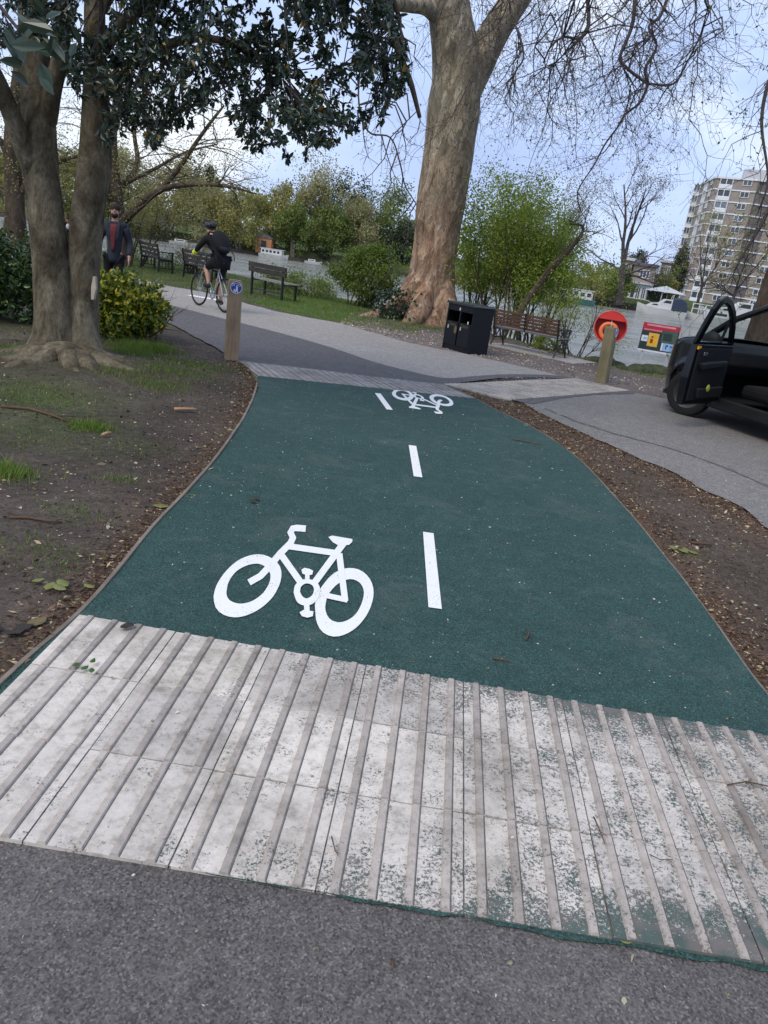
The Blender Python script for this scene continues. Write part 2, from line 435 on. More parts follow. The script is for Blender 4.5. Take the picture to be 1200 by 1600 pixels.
foliage('litter', (.055, .036, .026), (.18, .11, .075), (.42, .34, .22), .85, .15, .0, .86)
foliage('clods', (.05, .042, .034), (.17, .145, .12), (.36, .33, .29), .9, .1, .0, .93)
foliage('crumbs', (.22, .20, .12), (.44, .41, .30), (.62, .6, .5), .85, .15, .0, .8)
foliage('litter_pink', (.24, .18, .15), (.50, .41, .36), (.62, .54, .48), .85, .15, .0, .9)
def bark(name, stops, scale=(1, 1, .25), patch=6., vor=0, bs=.8, low=None, lowz=(1.5, 4.5)):
    m, nt, b = newmat(name); setp(b, .9, .15); p = pos(nt, scale)
    f = noisev(nt, patch, 7, .68, p, .4)
    c = ramp(nt, f, stops)
    if low:
        c2 = ramp(nt, f, low)
        sx = N(nt, 'ShaderNodeSeparateXYZ'); nt.links.new(pos(nt), sx.inputs[0])
        zz = math_(nt, 'ADD', sx.outputs['Z'], math_(nt, 'MULTIPLY', noisev(nt, 1.2, 4, .6, pos(nt)), 3.0))
        c = mixc(nt, maprange(nt, zz, lowz[0] + 1.5, lowz[1] + 1.5), c2, c)
    fine = noisev(nt, patch * 7, 5, .7, p)
    c = mixc(nt, 1.0, c, ramp(nt, fine, [(.3, (.6,) * 3), (.5, (1,) * 3), (.75, (1.3,) * 3)]), 'MULTIPLY')
    h = math_(nt, 'ADD', f, math_(nt, 'MULTIPLY', fine, .5))
    if vor:
        v = N(nt, 'ShaderNodeTexVoronoi', Scale=vor); v.feature = 'F1'; nt.links.new(mixv(nt, p, f), v.inputs['Vector'])
        sel = N(nt, 'ShaderNodeSeparateColor'); nt.links.new(v.outputs['Color'], sel.inputs[0])
        c = mixc(nt, 1.0, c, ramp(nt, sel.outputs[0], [(0, (.62, .6, .58)), (.5, (1, 1, 1)), (1, (1.42, 1.38, 1.3))]), 'MULTIPLY')
        h = math_(nt, 'ADD', h, math_(nt, 'MULTIPLY', sel.outputs[0], .5))
    nt.links.new(c, b.inputs['Base Color']); bump(nt, b, h, bs, .04)
def mixv(nt, p, f):
    c = N(nt, 'ShaderNodeCombineXYZ'); nt.links.new(f, c.inputs[0]); nt.links.new(f, c.inputs[2])
    a = nt.nodes.new('ShaderNodeVectorMath'); a.operation = 'ADD'; nt.links.new(p, a.inputs[0]); nt.links.new(c.outputs[0], a.inputs[1]); return a.outputs[0]
bark('bark_left', [(.28, (.03, .024, .017)), (.43, (.085, .07, .046)), (.57, (.165, .142, .098)), (.72, (.32, .285, .22))], (1, 1, .55), 4.2, bs=.9)
bark('bark_plane', [(.3, (.14, .12, .085)), (.48, (.26, .225, .16)), (.6, (.35, .31, .23)), (.72, (.52, .47, .37))], (1, 1, .42), 4., 9., .9,
     low=[(.3, (.15, .09, .058)), (.46, (.27, .17, .115)), (.58, (.38, .27, .19)), (.70, (.58, .48, .38))], lowz=(1.6, 4.4))
bark('bark_twig', [(.35, (.05, .042, .042)), (.65, (.10, .086, .082))], (1, 1, 1), 3.)
bark('bark_far', [(.35, (.08, .07, .055)), (.65, (.16, .14, .11))], (1, 1, .4), 3.)
bark('bark_brown', [(.35, (.05, .038, .026)), (.65, (.12, .09, .065))], (1, 1, .4), 5.)
def wood(name, c, c2, k=1.0, sc_=(1, 1, .06), rough=.75):
    m, nt, b = newmat(name); setp(b, rough, .25); p = objc(nt, sc_)
    f = noisev(nt, 26 * k, 5, .6, p, 1.2)
    cc = ramp(nt, f, [(.3, c2), (.62, c)])
    cc = mixc(nt, .35, cc, ramp(nt, noisev(nt, 3, 3, .6, objc(nt)), [(.35, sc(c2, .8)), (.65, sc(c, 1.15))]))
    nt.links.new(cc, b.inputs['Base Color']); bump(nt, b, f, .35, .004)
wood('timber_post', (.36, .26, .165), (.21, .145, .09))
wood('timber_post_green', (.255, .215, .12), (.14, .125, .07))
wood('timber_edge', (.23, .19, .15), (.12, .10, .08), 1, (.3, .3, .3))
wood('bench_brown', (.115, .06, .042), (.055, .03, .022), 1, (.06, 1, 1))
wood('bench_grey', (.30, .28, .25), (.17, .155, .14), 1, (.06, 1, 1))
wood('bench_dark', (.05, .045, .04), (.025, .022, .02), 1, (.06, 1, 1))
plain('iron_black', (.014, .015, .017), .45, .5)
plain('bin_black', (.0045, .006, .009), .5, .3, var=.25)
plain('bin_lid', (.03, .036, .036), .22, .6)
plain('gold', (.13, .10, .045), .55, .4)
plain('sticker', (.55, .57, .58), .6)
plain('sign_blue', (.012, .05, .30), .35, .5, var=.1)
plain('sign_white', (.72, .73, .78), .4, .4, var=.05)
plain('lifebuoy_red', (.62, .045, .035), .45, .4, var=.12)
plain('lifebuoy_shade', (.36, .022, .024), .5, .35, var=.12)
plain('lifebuoy_ring', (.90, .22, .08), .5, .4, var=.08)
plain('sign_red', (.46, .025, .05), .4, .4, var=.08)
plain('sign_pink', (.62, .30, .34), .5)
plain('sign_green', (.03, .05, .045), .5, .3, var=.3, scale=9)
plain('sign_greygreen', (.075, .11, .105), .5, .3, var=.25, scale=9)
plain('sign_yellow', (.80, .42, .035), .5)
plain('sign_yellow_rim', (.62, .45, .16), .5)
plain('sign_ink', (.16, .07, .02), .5)
plain('sign_pale_blue', (.30, .48, .72), .4)
plain('steel_grey', (.45, .46, .50), .5, .4)
plain('car_paint', (.0035, .0042, .0065), .25, .4, var=.1, coat=.35)
plain('car_trim', (.010, .011, .012), .6, .35)
plain('car_inside', (.010, .011, .013), .75, .25)
plain('car_seat', (.012, .012, .014), .9, .15)
plain('tyre', (.016, .016, .017), .85, .25, scale=20)
plain('wheel_steel', (.07, .072, .078), .4, .5, .4)
plain('chrome', (.7, .7, .72), .15, .6, .9)
plain('cloth_yellow', (.35, .38, .06), .9)
plain('hivis', (.62, .78, .05), .5)
plain('reflector', (.85, .38, .03), .3, .6)
plain('skin', (.46, .26, .19), .55, .35, var=.08)
plain('hair', (.022, .014, .010), .8)
plain('cloth_black', (.012, .012, .015), .85, .2, scale=30)
plain('cloth_navy', (.028, .033, .045), .85, .2, scale=20)
plain('cloth_red', (.13, .03, .034), .85, .2)
plain('cloth_white', (.6, .6, .62), .85, .2)
plain('shoe', (.012, .012, .013), .6)
plain('helmet', (.012, .012, .016), .35, .5)
plain('bike_silver', (.45, .47, .48), .3, .5, .5)
plain('eye', (.02, .015, .012), .3)
plain('boat_white', (.55, .55, .54), .3, .5, var=.06, scale=1)
plain('boat_cream', (.62, .60, .54), .4)
plain('boat_navy', (.03, .045, .08), .5)
plain('boat_teal', (.06, .17, .17), .6)
plain('boat_orange', (.45, .20, .09), .6)
plain('boat_window', (.02, .025, .03), .15, .6)
plain('brick_far', (.29, .25, .225), .9, .2, scale=.6, var=.14)
plain('brick_dark', (.16, .14, .14), .9, .2, scale=.6, var=.12)
plain('render_white', (.66, .67, .70), .7, .3, var=.07, scale=.5)
plain('window_white', (.70, .72, .76), .5, .3, var=.04)
plain('roof_slate', (.12, .11, .12), .8)
plain('roof_pale', (.50, .50, .54), .8)
plain('far_wall', (.075, .065, .055), .9, .2, scale=1.5, var=.35)
plain('stone_mossy', (.055, .065, .035), .95, .15, scale=8, var=.5, bmp=.8)
plain('canopy_pale', (.50, .52, .52), .8)
plain('rotor_grey', (.1, .1, .11), .6)
plain('twig_brown', (.10, .06, .038), .9)
plain('bark_chip', (.40, .24, .14), .9)
plain('leaf_dead', (.15, .12, .06), .8)
plain('leaf_dead_green', (.17, .18, .06), .75)
plain('leaf_dead_dark', (.04, .032, .027), .8)
plain('leaf_fresh', (.045, .10, .02), .6)
plain('tree_scar', (.40, .35, .28), .8)
plain('seed_white', (.8, .8, .76), .8)
def pane_mat(name, tint, gloss=.10, rough=.03):
    m, nt, b = newmat(name); out = nt.nodes['Material Output']
    g = N(nt, 'ShaderNodeBsdfGlossy', Roughness=rough); g.inputs['Color'].default_value = (.9, .95, 1, 1)
    t = N(nt, 'ShaderNodeBsdfTransparent'); t.inputs['Color'].default_value = (*tint, 1)
    fr = N(nt, 'ShaderNodeLayerWeight', Blend=.5); mx = nt.nodes.new('ShaderNodeMixShader')
    nt.links.new(math_(nt, 'ADD', math_(nt, 'MULTIPLY', math_(nt, 'POWER', fr.outputs['Facing'], 5.0), .7), gloss, True), mx.inputs[0]); nt.links.new(t.outputs[0], mx.inputs[1]); nt.links.new(g.outputs[0], mx.inputs[2]); nt.links.new(mx.outputs[0], out.inputs['Surface'])
pane_mat('car_glass', (.80, .86, .84), .06)
def far_glass():
    m, nt, b = newmat('far_glass'); setp(b, .06, .8)
    rnd = nt.nodes.new('ShaderNodeObjectInfo').outputs['Random']
    nt.links.new(ramp(nt, rnd, [(0, (.02, .03, .04)), (.6, (.07, .09, .12)), (1, (.22, .26, .32))]), b.inputs['Base Color'])
far_glass()
def water_mat():
    m, nt, b = newmat('river_water'); setp(b, .16, .8); b.inputs['IOR'].default_value = 1.33
    b.inputs['Base Color'].default_value = (.085, .095, .075, 1)
    p = pos(nt, (.55, 1.6, 1)); n1 = noisev(nt, 1.3, 4, .6, p); n2 = noisev(nt, 7., 3, .6, p)
    nb = noisev(nt, .55, 8, .62, pos(nt, (.45, 1.5, 1)), .6); ni = noisev(nt, .9, 6, .65, pos(nt)); n = bump(nt, b, nb, 1.0, .25); n = bump(nt, b, ni, 1.0, .6, n); bump(nt, b, n2, .5, .02, n)
    band = noisev(nt, .16, 5, .65, pos(nt, (.35, 1.5, 1)), 1.0)
    nt.links.new(maprange(nt, band, .35, .65, .08, .24), b.inputs['Roughness'])
    nt.links.new(ramp(nt, noisev(nt, .3, 5, .65, pos(nt, (.4, 1.8, 1))), [(.35, (.14, .15, .12)), (.65, (.32, .32, .28))]), b.inputs['Base Color'])
water_mat()
M = MT

# ================================================================== SETTING
GL = [(-1.22, 1.40), (-1.23, 2.3), (-1.20, 2.85), (-1.205, 3.3), (-1.24, 3.9), (-1.25, 4.7), (-1.29, 5.7), (-1.40, 7.0), (-1.54, 8.1), (-1.69, 8.9), (-1.95, 9.6), (-2.16, 9.98)]
GR = [(1.80, 1.40), (1.79, 3.0), (1.80, 3.4), (1.83, 4.05), (1.84, 5.0), (1.82, 6.0), (1.74, 7.3), (1.53, 8.28), (1.18, 9.1), (0.92, 9.8), (0.62, 10.5)]
def cat_(pts, n=6):
    """smooth a polyline (Catmull-Rom)"""
    out = []
    q = [np.array(p, dtype=float) for p in pts]; q = [2 * q[0] - q[1]] + q + [2 * q[-1] - q[-2]]
    for i in range(1, len(q) - 2):
        for k in range(n):
            t = k / n; a, b, c, d = q[i - 1], q[i], q[i + 1], q[i + 2]
            out.append(tuple(.5 * ((2 * b) + (c - a) * t + (2 * a - 5 * b + 4 * c - d) * t * t + (3 * b - a - 3 * c + d) * t ** 3)))
    out.append(tuple(q[-2])); return out
GL = cat_(GL, 5); GR = cat_(GR, 5)
g2 = lambda a, b: tuple(G(a, b)[:2])
BORDER = cat_([(-9.0, 19.2), (-4.8, 15.63), (-3.44, 14.57), (-2.23, 13.67), (-1.22, 12.71), (-.52, 11.83), (.07, 11.36), (.59, 11.2), (1.06, 11.85), (1.64, 12.62), (2.37, 13.30), (2.75, 13.5)], 4)
FAREDGE = cat_([(-25, 33.), (-16, 26.5)] + [g2(*q) for q in [(150, 425), (200, 433), (262, 447), (313, 456), (373, 471), (432, 487), (490, 498), (540, 508), (592, 523), (648, 538), (687, 546), (735, 556), (780, 566), (830, 577), (877, 589)]], 3)
def rag(pts, amp, seed=0, f=3.0):
    """ragged edge: subdivide and push by noise"""
    out = []
    for i in range(len(pts) - 1):
        a, b = Vector((*pts[i][:2], 0)), Vector((*pts[i + 1][:2], 0)); L = (b - a).length; n = max(1, int(L / .07)) if L < 30 else 1
        nn = Vector((-(b - a).y, (b - a).x, 0)); 
        if nn.length > 0: nn.normalize()
        for k in range(n):
            p = a.lerp(b, k / n); s = mnoise.noise(Vector((p.x * f, p.y * f, seed))) + .5 * mnoise.noise(Vector((p.x * f * 4, p.y * f * 4, seed + 5)))
            p = p + nn * (amp * s if 0 < k or 0 < i else 0); out.append((p.x, p.y))
    out.append(tuple(pts[-1][:2])); return out
def sheet(name, poly, z, mat, kind='structure'):
    bm = bmesh.new(); vs = [bm.verts.new((x, y, z)) for x, y in poly]; f = bm.faces.new(vs)
    if f.normal.z < 0: f.normal_flip()
    bm.normal_update()
    if bm.faces[:][0].normal.z < 0: bmesh.ops.reverse_faces(bm, faces=bm.faces[:])
    bmesh.ops.triangulate(bm, faces=bm.faces[:])
    me = bpy.data.meshes.new(name); bm.to_mesh(me); bm.free(); me.materials.append(mat)
    return put(bpy.data.objects.new(name, me), kind=kind)
near_top = [(x, 1.63) for x in np.arange(-14, 14.01, .1)]
P_near = [(-14, -8)] + [(14, -8)] + rag(near_top[::-1], .012, 3)
P_green = rag([(-1.22, 1.628), (-.5, 1.606), (0, 1.582), (.6, 1.562), (1.2, 1.548), (1.80, 1.538)], .02, 9, 9.) + GR[1:] + [(0.5, 10.48), (-.9, 10.2)] + GL[::-1][:-1]
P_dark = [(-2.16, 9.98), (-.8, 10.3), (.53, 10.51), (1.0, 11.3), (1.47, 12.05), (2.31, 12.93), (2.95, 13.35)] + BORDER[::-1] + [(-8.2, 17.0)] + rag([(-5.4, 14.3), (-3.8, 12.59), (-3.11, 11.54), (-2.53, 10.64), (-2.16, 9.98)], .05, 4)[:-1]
P_light = BORDER[:-1] + rag(FAREDGE[::-1], .10, 6, 2.) + [(-26, 29.)]
low = [g2(*q) for q in [(818, 631), (860, 655), (960, 700), (1060, 745), (1130, 780), (1200, 825)]]
P_road = rag([low[0], low[1], low[2], low[3], low[4], low[5], (3.35, 4.2), (3.6, 1.6)], .06, 12, 2.) + [(14, 1.6), (14, 9.3)] + rag([(9, 11.2), (6, 12.1), (4.4, 12.55), g2(988, 614), g2(930, 612), g2(880, 618)], .07, 14, 2.)
P_band = [g2(*q) for q in [(797, 626), (818, 631), (834, 633), (877, 624), (930, 618), (992, 616.5), (985, 612), (895, 612), (846, 618)]]
A2, B2, C2, D2 = G(692, 602), G(900, 593), G(985, 612), G(797, 627)
def inpoly(X, Y, poly):
    c = np.zeros(X.shape, bool); n = len(poly)
    for i in range(n):
        x0, y0 = poly[i]; x1, y1 = poly[(i + 1) % n]
        if y0 == y1: continue
        c ^= ((y0 > Y) != (y1 > Y)) & (X < (x1 - x0) * (Y - y0) / (y1 - y0) + x0)
    return c
def dist(X, Y, pl):
    d = np.full(X.shape, 1e9)
    for (x0, y0), (x1, y1) in zip(pl[:-1], pl[1:]):
        dx, dy = x1 - x0, y1 - y0; L = dx * dx + dy * dy + 1e-12
        t = np.clip(((X - x0) * dx + (Y - y0) * dy) / L, 0, 1)
        d = np.minimum(d, np.hypot(X - x0 - t * dx, Y - y0 - t * dy))
    return d
sheet('near_path', P_near, .012, M['tarmac_near'])
sheet('cycle_path', P_green, .018, M['green_surface'])
sheet('cross_path', P_light, .010, M['tarmac_light'])
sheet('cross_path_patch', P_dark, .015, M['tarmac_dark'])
sheet('road', P_road, .011, M['tarmac_road'])
sheet('road_patch', P_band, .016, M['tarmac_dark'])

# ---- ground with banks
BX = [-400, -60, -20, -11.7, -7, -3.3, 0, 2.0, 3.2, 4.1, 4.7, 6.5, 9, 14, 30, 60, 120, 400]
BY = [160, 62, 38, 32.2, 30.2, 26.5, 23.6, 20.6, 18.9, 17.4, 16.75, 16.6, 15.5, 13, 5, -8, -30, -60]
FX = [-400, -60, -22, 0, 25, 40, 100, 400]; FY = [190, 99, 92.5, 96, 96, 100.5, 112, 150]
def bankY(x): return np.interp(x, BX, BY)
def farY(x): return np.interp(x, FX, FY)
def axis(parts):
    out = []
    for a, b, s in parts: out += list(np.arange(a, b - 1e-6, s))
    return np.array(out + [parts[-1][1]])
xs = axis([(-1500, -300, 200), (-300, -60, 30), (-60, -16, 3), (-16, -8, .5), (-8, -4.6, .16), (-4.6, 5.2, .065), (5.2, 10, .25), (10, 60, 3.5), (60, 300, 30), (300, 1500, 200)])
ys = axis([(-300, -10, 40), (-10, .8, .6), (.8, 8, .065), (8, 20, .13), (20, 40, .3), (40, 90, 4), (90, 104, .6), (104, 200, 8), (200, 1000, 80), (1000, 3500, 500)])
X, Y = np.meshgrid(xs, ys)
pav = np.zeros(X.shape, bool)
near = (np.abs(X) < 30) & (Y < 40) & (Y > -9)
TACT2 = [tuple(q[:2]) for q in (A2, B2, C2, D2)]
for pl in (P_near, P_green, P_dark, P_light, P_road, P_band, TACT2): pav[near] |= inpoly(X[near], Y[near], pl)
def fbm(X, Y, s, seed=0, oc=3):
    out = np.zeros(X.shape); a = 1.
    fl = X.ravel(); fy = Y.ravel(); o = out.ravel()
    for k in range(oc):
        o += a * np.array([mnoise.noise(Vector((u * s, w * s, seed + k * 7.3))) for u, w in zip(fl, fy)]); a *= .5; s *= 2.1
    return o.reshape(X.shape)
Z = np.zeros(X.shape)
sub = (np.abs(X) < 16) & (Y < 40) & (Y > .5)
nz = np.zeros(X.shape); nz[sub] = fbm(X[sub], Y[sub], 1.3, 2, 4)
nz2 = np.zeros(X.shape); nz2[sub] = fbm(X[sub], Y[sub], .45, 31, 2)
fade = np.ones(X.shape)
for pl_e in (GL, GR, [g2(*q) for q in [(818, 631), (860, 655), (960, 700), (1060, 745), (1130, 780), (1200, 825)]] + [(3.35, 4.2)], FAREDGE, [(-8.2, 17.0), (-5.4, 14.3), (-3.8, 12.59), (-3.11, 11.54), (-2.53, 10.64), (-2.16, 9.98)], [(9, 11.2), (6, 12.1), (4.4, 12.55), (3.0, 12.0), (1.6, 10.2), (.5, 10.6)]):
    fade[sub] = np.minimum(fade[sub], np.clip((dist(X[sub], Y[sub], pl_e) - .05) / .45, 0, 1))
Z = .004 + np.where(sub, .026 * nz * fade, 0)
Z = np.where(pav, -.010, Z)
# root mound under the twin trunks
Z = np.where(~pav, Z + .13 * np.exp(-(((X + 3.6) / 1.2) ** 2 + ((Y - 8.3) / 1.0) ** 2)), Z)
dn = Y - bankY(X)
Z = np.where(dn > -.3, np.minimum(Z, .02 - 1.9 * np.clip((dn + .15 + .25 * nz) / 1.6, 0, 1)), Z)
df = Y - farY(X)
Z = np.where(df > -3, -1.9 + 2.2 * np.clip((df + .6) / .8, 0, 1), Z)
Z = np.where(df > 8, .3 + np.clip((df - 8) / 400, 0, 1) * 3, Z)
edge = dist(X[sub], Y[sub], GL); e2 = dist(X[sub], Y[sub], GR); e3 = dist(X[sub], Y[sub], low + [(3.35, 4.2)])
lit = np.zeros(X.shape); lit[sub] = np.clip(np.exp(-edge / .11) * 1.1 + np.exp(-e2 / .17) * 1.3 + np.exp(-e3 / .35) * 1.0, 0, 1)
grv = np.zeros(X.shape)
ef = np.zeros(X.shape); ef[sub] = dist(X[sub], Y[sub], FAREDGE)
beyond = sub & (dn < .2) & (Y > 12.4) & ~pav
right = beyond & (X > -1.6)
grv[right] = np.clip(.75 - ef[right] * .18, .35, .75)
gra = np.zeros(X.shape)
gl_ = beyond & (X <= -.9) & (ef > .25)
gra[gl_] = np.clip((-.9 - X[gl_]) / .8, 0, 1)
gra[beyond & (dn > -.9)] = .7
dirtL = sub & ~pav & (X < -1.2) & (Y < 12.5)
gra[dirtL] = .7 * np.clip(.0 + .8 * nz2[dirtL] - .10 * (Y[dirtL] < 5) + .02 * (Y[dirtL] > 6.5), 0, .6) * np.clip(edge[(dirtL)[sub]] / .5, 0, 1)
gra[sub & (X < -3.9) & (Y > 9)] = .25
gra[(df > 0)] = .85
gra[(X < -16) & (dn < 0)] = .8
me = mesh_np('ground', np.stack([X.ravel(), Y.ravel(), Z.ravel()], 1),
             (lambda nx, ny: (np.arange(ny - 1)[:, None] * nx + np.arange(nx - 1)[None, :]).ravel()[:, None] + np.array([[0, 1, nx + 1, nx]]))(len(xs), len(ys)), M['ground'], True)
ca = me.color_attributes.new('cover', 'FLOAT_COLOR', 'POINT')
ca.data.foreach_set('color', np.stack([gra.ravel(), lit.ravel(), grv.ravel(), np.ones(X.size)], 1).astype(np.float32).ravel())
put(bpy.data.objects.new('ground', me), kind='structure')
w = MB().add([(-1500, -300, -.9), (1500, -300, -.9), (1500, 108, -.9), (-1500, 108, -.9)], [(0, 1, 2, 3)]).build('river', M['river_water'], kind='structure')
def gz_(x, y):
    """ground height near a point"""
    i = min(len(xs) - 2, max(0, np.searchsorted(xs, x) - 1)); j = min(len(ys) - 2, max(0, np.searchsorted(ys, y) - 1)); return float(Z[j, i])

# ---- timber edging
for pl, nm in ((GL, 'timber'), (GR, 'concrete')):
    e_ = put(bpy.data.objects.new('path_edging', None), None, (0, 0, 0)); e_['kind'] = 'structure'
    side = -1 if pl is GL else 1
    for a in range(0, len(pl) - 1, 8):
        seg = pl[a:a + 9]
        if len(seg) < 2: continue
        mb = MB(); w_ = .018 if pl is GL else .010; t_ = .027 if pl is GL else .020
        for i in range(len(seg)):
            p = Vector((*seg[i], 0)); d = Vector((*seg[min(i + 1, len(seg) - 1)], 0)) - Vector((*seg[max(i - 1, 0)], 0)); d.normalize(); n = Vector((-d.y, d.x, 0)) * (-side)
            if i == 0: p += d * .003
            if i == len(seg) - 1: p -= d * .003
            n = -n if (n.x * side) < 0 else n
            h = t_ + .010 * mnoise.noise(p * 2)
            mb.v += [tuple(p + Vector((0, 0, -.05))), tuple(p + n * w_ + Vector((0, 0, -.05))), tuple(p + n * w_ + Vector((0, 0, h))), tuple(p + Vector((0, 0, h)))]
        n_ = len(seg)
        for i in range(n_ - 1):
            for k in range(4): mb.f.append((i * 4 + k, i * 4 + (k + 1) % 4, i * 4 + 4 + (k + 1) % 4, i * 4 + 4 + k))
        mb.f += [(0, 1, 2, 3), (n_ * 4 - 1, n_ * 4 - 2, n_ * 4 - 3, n_ * 4 - 4)]
        mb.build('edging_board', M['timber_edge'], e_)

# ---- ribbed tactile slabs
def cell(A, B, C, D, u0_, u1_, v0_, v1_):
    f = lambda u, v: (A * (1 - u) + B * u) * (1 - v) + (D * (1 - u) + C * u) * v
    return f(u0_, v0_), f(u1_, v0_), f(u1_, v1_), f(u0_, v1_)
def slabgrid(root, cells, z, mflat, mridge, rh=.007, thick=.03, gap=.0046):
    for (a, b, c, d, nr, full) in cells:
        # a,b,c,d: corners; ridges run a-d / b-c
        L = (b - a).length; H = (d - a).length; gu, gv = gap / L / 2 * (4 / nr if nr else 1) , gap / H / 2
        q = [Vector(t) for t in cell(a, b, c, d, gu, 1 - gu, gv, 1 - gv)]
        dz = random.uniform(-.003, .003)
        s = MB(); s.add([p + Vector((0, 0, z - thick + dz)) for p in q] + [p + Vector((0, 0, z + dz)) for p in q], [(3, 2, 1, 0), (4, 5, 6, 7), (0, 1, 5, 4), (1, 2, 6, 5), (2, 3, 7, 6), (3, 0, 4, 7)])
        so = s.build('paving_slab', mflat, root)
        foot_line = MB()
        for i in range(nr):
            uc = (i + .5) / nr; hw = .140 / nr
            r = MB(); q1 = cell(a, b, c, d, uc - hw, uc + hw, gv, 1 - gv); q2 = cell(a, b, c, d, uc - hw * .72, uc + hw * .72, gv + .006, 1 - gv - .006)
            q3 = cell(a, b, c, d, uc + hw * .8, uc + hw * 1.17, gv, 1 - gv)  # thin darker strip along one foot of each ridge
            foot_line.add([p + Vector((0, 0, z + dz + .0006)) for p in q3], [(0, 1, 2, 3)])
            r.add([p + Vector((0, 0, z + dz - .001)) for p in q1] + [p + Vector((0, 0, z + dz + rh)) for p in q2], [(4, 5, 6, 7), (0, 1, 5, 4), (1, 2, 6, 5), (2, 3, 7, 6), (3, 0, 4, 7)])
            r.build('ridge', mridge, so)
        foot_line.build('dark_line', M['joint_dark'], so)
plain('joint_dark', (.13, .12, .10), .95, .1, var=.5, scale=30)
tp = put(bpy.data.objects.new('tactile_paving', None)); tp['kind'] = 'structure'
cells = []
yt = lambda x: 2.842 - .053 * (x + 1.2); yb = lambda x: 1.612 - .021 * (x + 1.2)
for k in range(-4, 4):
    xa, xb = .42 + .4 * k, .42 + .4 * (k + 1); xc, xd = .36 + .393 * k, .36 + .393 * (k + 1); nr = 4
    if k == 3: xb = xa + .2; xd = xc + .1965; nr = 2
    if k == -4: xa = -1.195
    for j in range(3):
        f = lambda xt, xb_, t: Vector((xt * (1 - t) + xb_ * t, yt(xt) * (1 - t) + yb(xb_) * t, 0))
        t0, t1 = j / 3, (j + 1) / 3
        cells.append((f(xa, xc, t1), f(xb, xd, t1), f(xb, xd, t0), f(xa, xc, t0), nr, True))
sheet('paving_bed', [(-1.19, 1.615), (1.75, 1.555), (1.80, 2.68), (-1.19, 2.835)], .0195, M['joint_dark'])
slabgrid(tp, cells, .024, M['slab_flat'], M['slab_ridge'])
tf = put(bpy.data.objects.new('tactile_paving', None)); tf['kind'] = 'structure'
a_, b_, c_, d_ = Vector((-1.72, 9.10, 0)), Vector((.93, 9.76, 0)), Vector((.55, 10.50, 0)), Vector((-2.14, 9.97, 0))
cells = [(*cell(a_, b_, c_, d_, i / 7, (i + 1) / 7, j / 2, (j + 1) / 2), 4, True) for i in range(7) for j in range(2)]
slabgrid(tf, cells, .024, M['slab_far'], M['slab_far_ridge'])
tf = put(bpy.data.objects.new('tactile_paving', None)); tf['kind'] = 'structure'
cells = [(*cell(A2, B2, C2, D2, i / 9, (i + 1) / 9, j / 3, (j + 1) / 3), 4, True) for i in range(9) for j in range(3)]
slabgrid(tf, cells, .022, M['slab_tan'], M['slab_tan_ridge'], .005)

# ---- painted marks
def flatpoly(mb, pts, z): mb.add([(x, y, z) for x, y in pts], [tuple(range(len(pts)))])
zf = 2.6087
q_ = lambda a, b: g2(280 + a / zf, 780 + b / zf)
def thick(mb, pl, w_, z, closed=False):
    """stroke in zoomed-picture units, turned into a flat painted band"""
    pts = [np.array(p, float) for p in pl]; n = len(pts); L, Rr = [], []
    for i in range(n):
        d = pts[(i + 1) % n if closed else min(i + 1, n - 1)] - pts[i - 1 if (closed or i) else 0]; d = d / np.linalg.norm(d); nn = np.array([-d[1], d[0]]) * w_ / 2
        L.append(pts[i] + nn); Rr.append(pts[i] - nn)
    m_ = n if closed else n - 1
    for i in range(m_):
        j = (i + 1) % n; mb.add([(*q_(*t), z) for t in (L[i], L[j], Rr[j], Rr[i])], [(0, 1, 2, 3)])
def ringpoly(mb, outer, inner, z, n=44):
    def resamp(pl):
        c = cat_(pl + [pl[0]], 6)[:-1]; c = np.array(c); cc = np.array(c).mean(0); an = np.arctan2(c[:, 1] - cc[1], c[:, 0] - cc[0]); o = np.argsort(an); an = an[o]; c = c[o]
        t = np.linspace(-math.pi, math.pi, n, endpoint=False)
        return np.stack([np.interp(t, an, c[:, k], period=2 * math.pi) for k in (0, 1)], 1)
    a, b = resamp(outer), resamp(inner)
    for i in range(n):
        j = (i + 1) % n; mb.add([(*q_(*t), z) for t in (a[i], a[j], b[j], b[i])], [(0, 1, 2, 3)])
bk = MB(); z0 = .0225
ringpoly(bk, [(137, 420), (150, 370), (185, 315), (235, 268), (290, 244), (340, 242), (385, 262), (410, 292), (415, 330), (405, 370), (380, 415), (340, 455), (290, 485), (235, 500), (185, 492), (150, 465)],
         [(190, 400), (200, 355), (230, 312), (275, 286), (320, 279), (350, 292), (368, 315), (370, 340), (360, 370), (335, 405), (295, 433), (250, 444), (212, 435), (195, 418)], z0)
ringpoly(bk, [(551, 450), (560, 405), (585, 365), (620, 325), (665, 300), (715, 298), (755, 318), (782, 355), (790, 400), (780, 450), (755, 500), (715, 545), (665, 573), (620, 578), (580, 558), (557, 515)],
         [(592, 460), (600, 420), (618, 388), (650, 358), (695, 342), (733, 356), (750, 390), (745, 430), (725, 475), (695, 505), (655, 520), (620, 512), (600, 490)], z0 + .0003)
thick(bk, [(283, 357), (330, 330), (365, 292), (412, 235), (452, 195), (462, 172), (452, 150), (462, 134), (478, 132), (514, 135)], 27, z0 + .0006)
thick(bk, [(440, 207), (635, 235)], 25, z0 + .0009)
thick(bk, [(415, 245), (490, 352)], 27, z0 + .0012)
thick(bk, [(548, 360), (668, 195)], 27, z0 + .0015)
flatpoly(bk, [q_(*t) for t in [(606, 170), (622, 164), (704, 178), (703, 190), (690, 202), (650, 206), (625, 192)]][::-1], z0 + .0018)
thick(bk, [(650, 238), (674, 434)], 26, z0 + .0021)
thick(bk, [(602, 412), (684, 430)], 22, z0 + .0024)
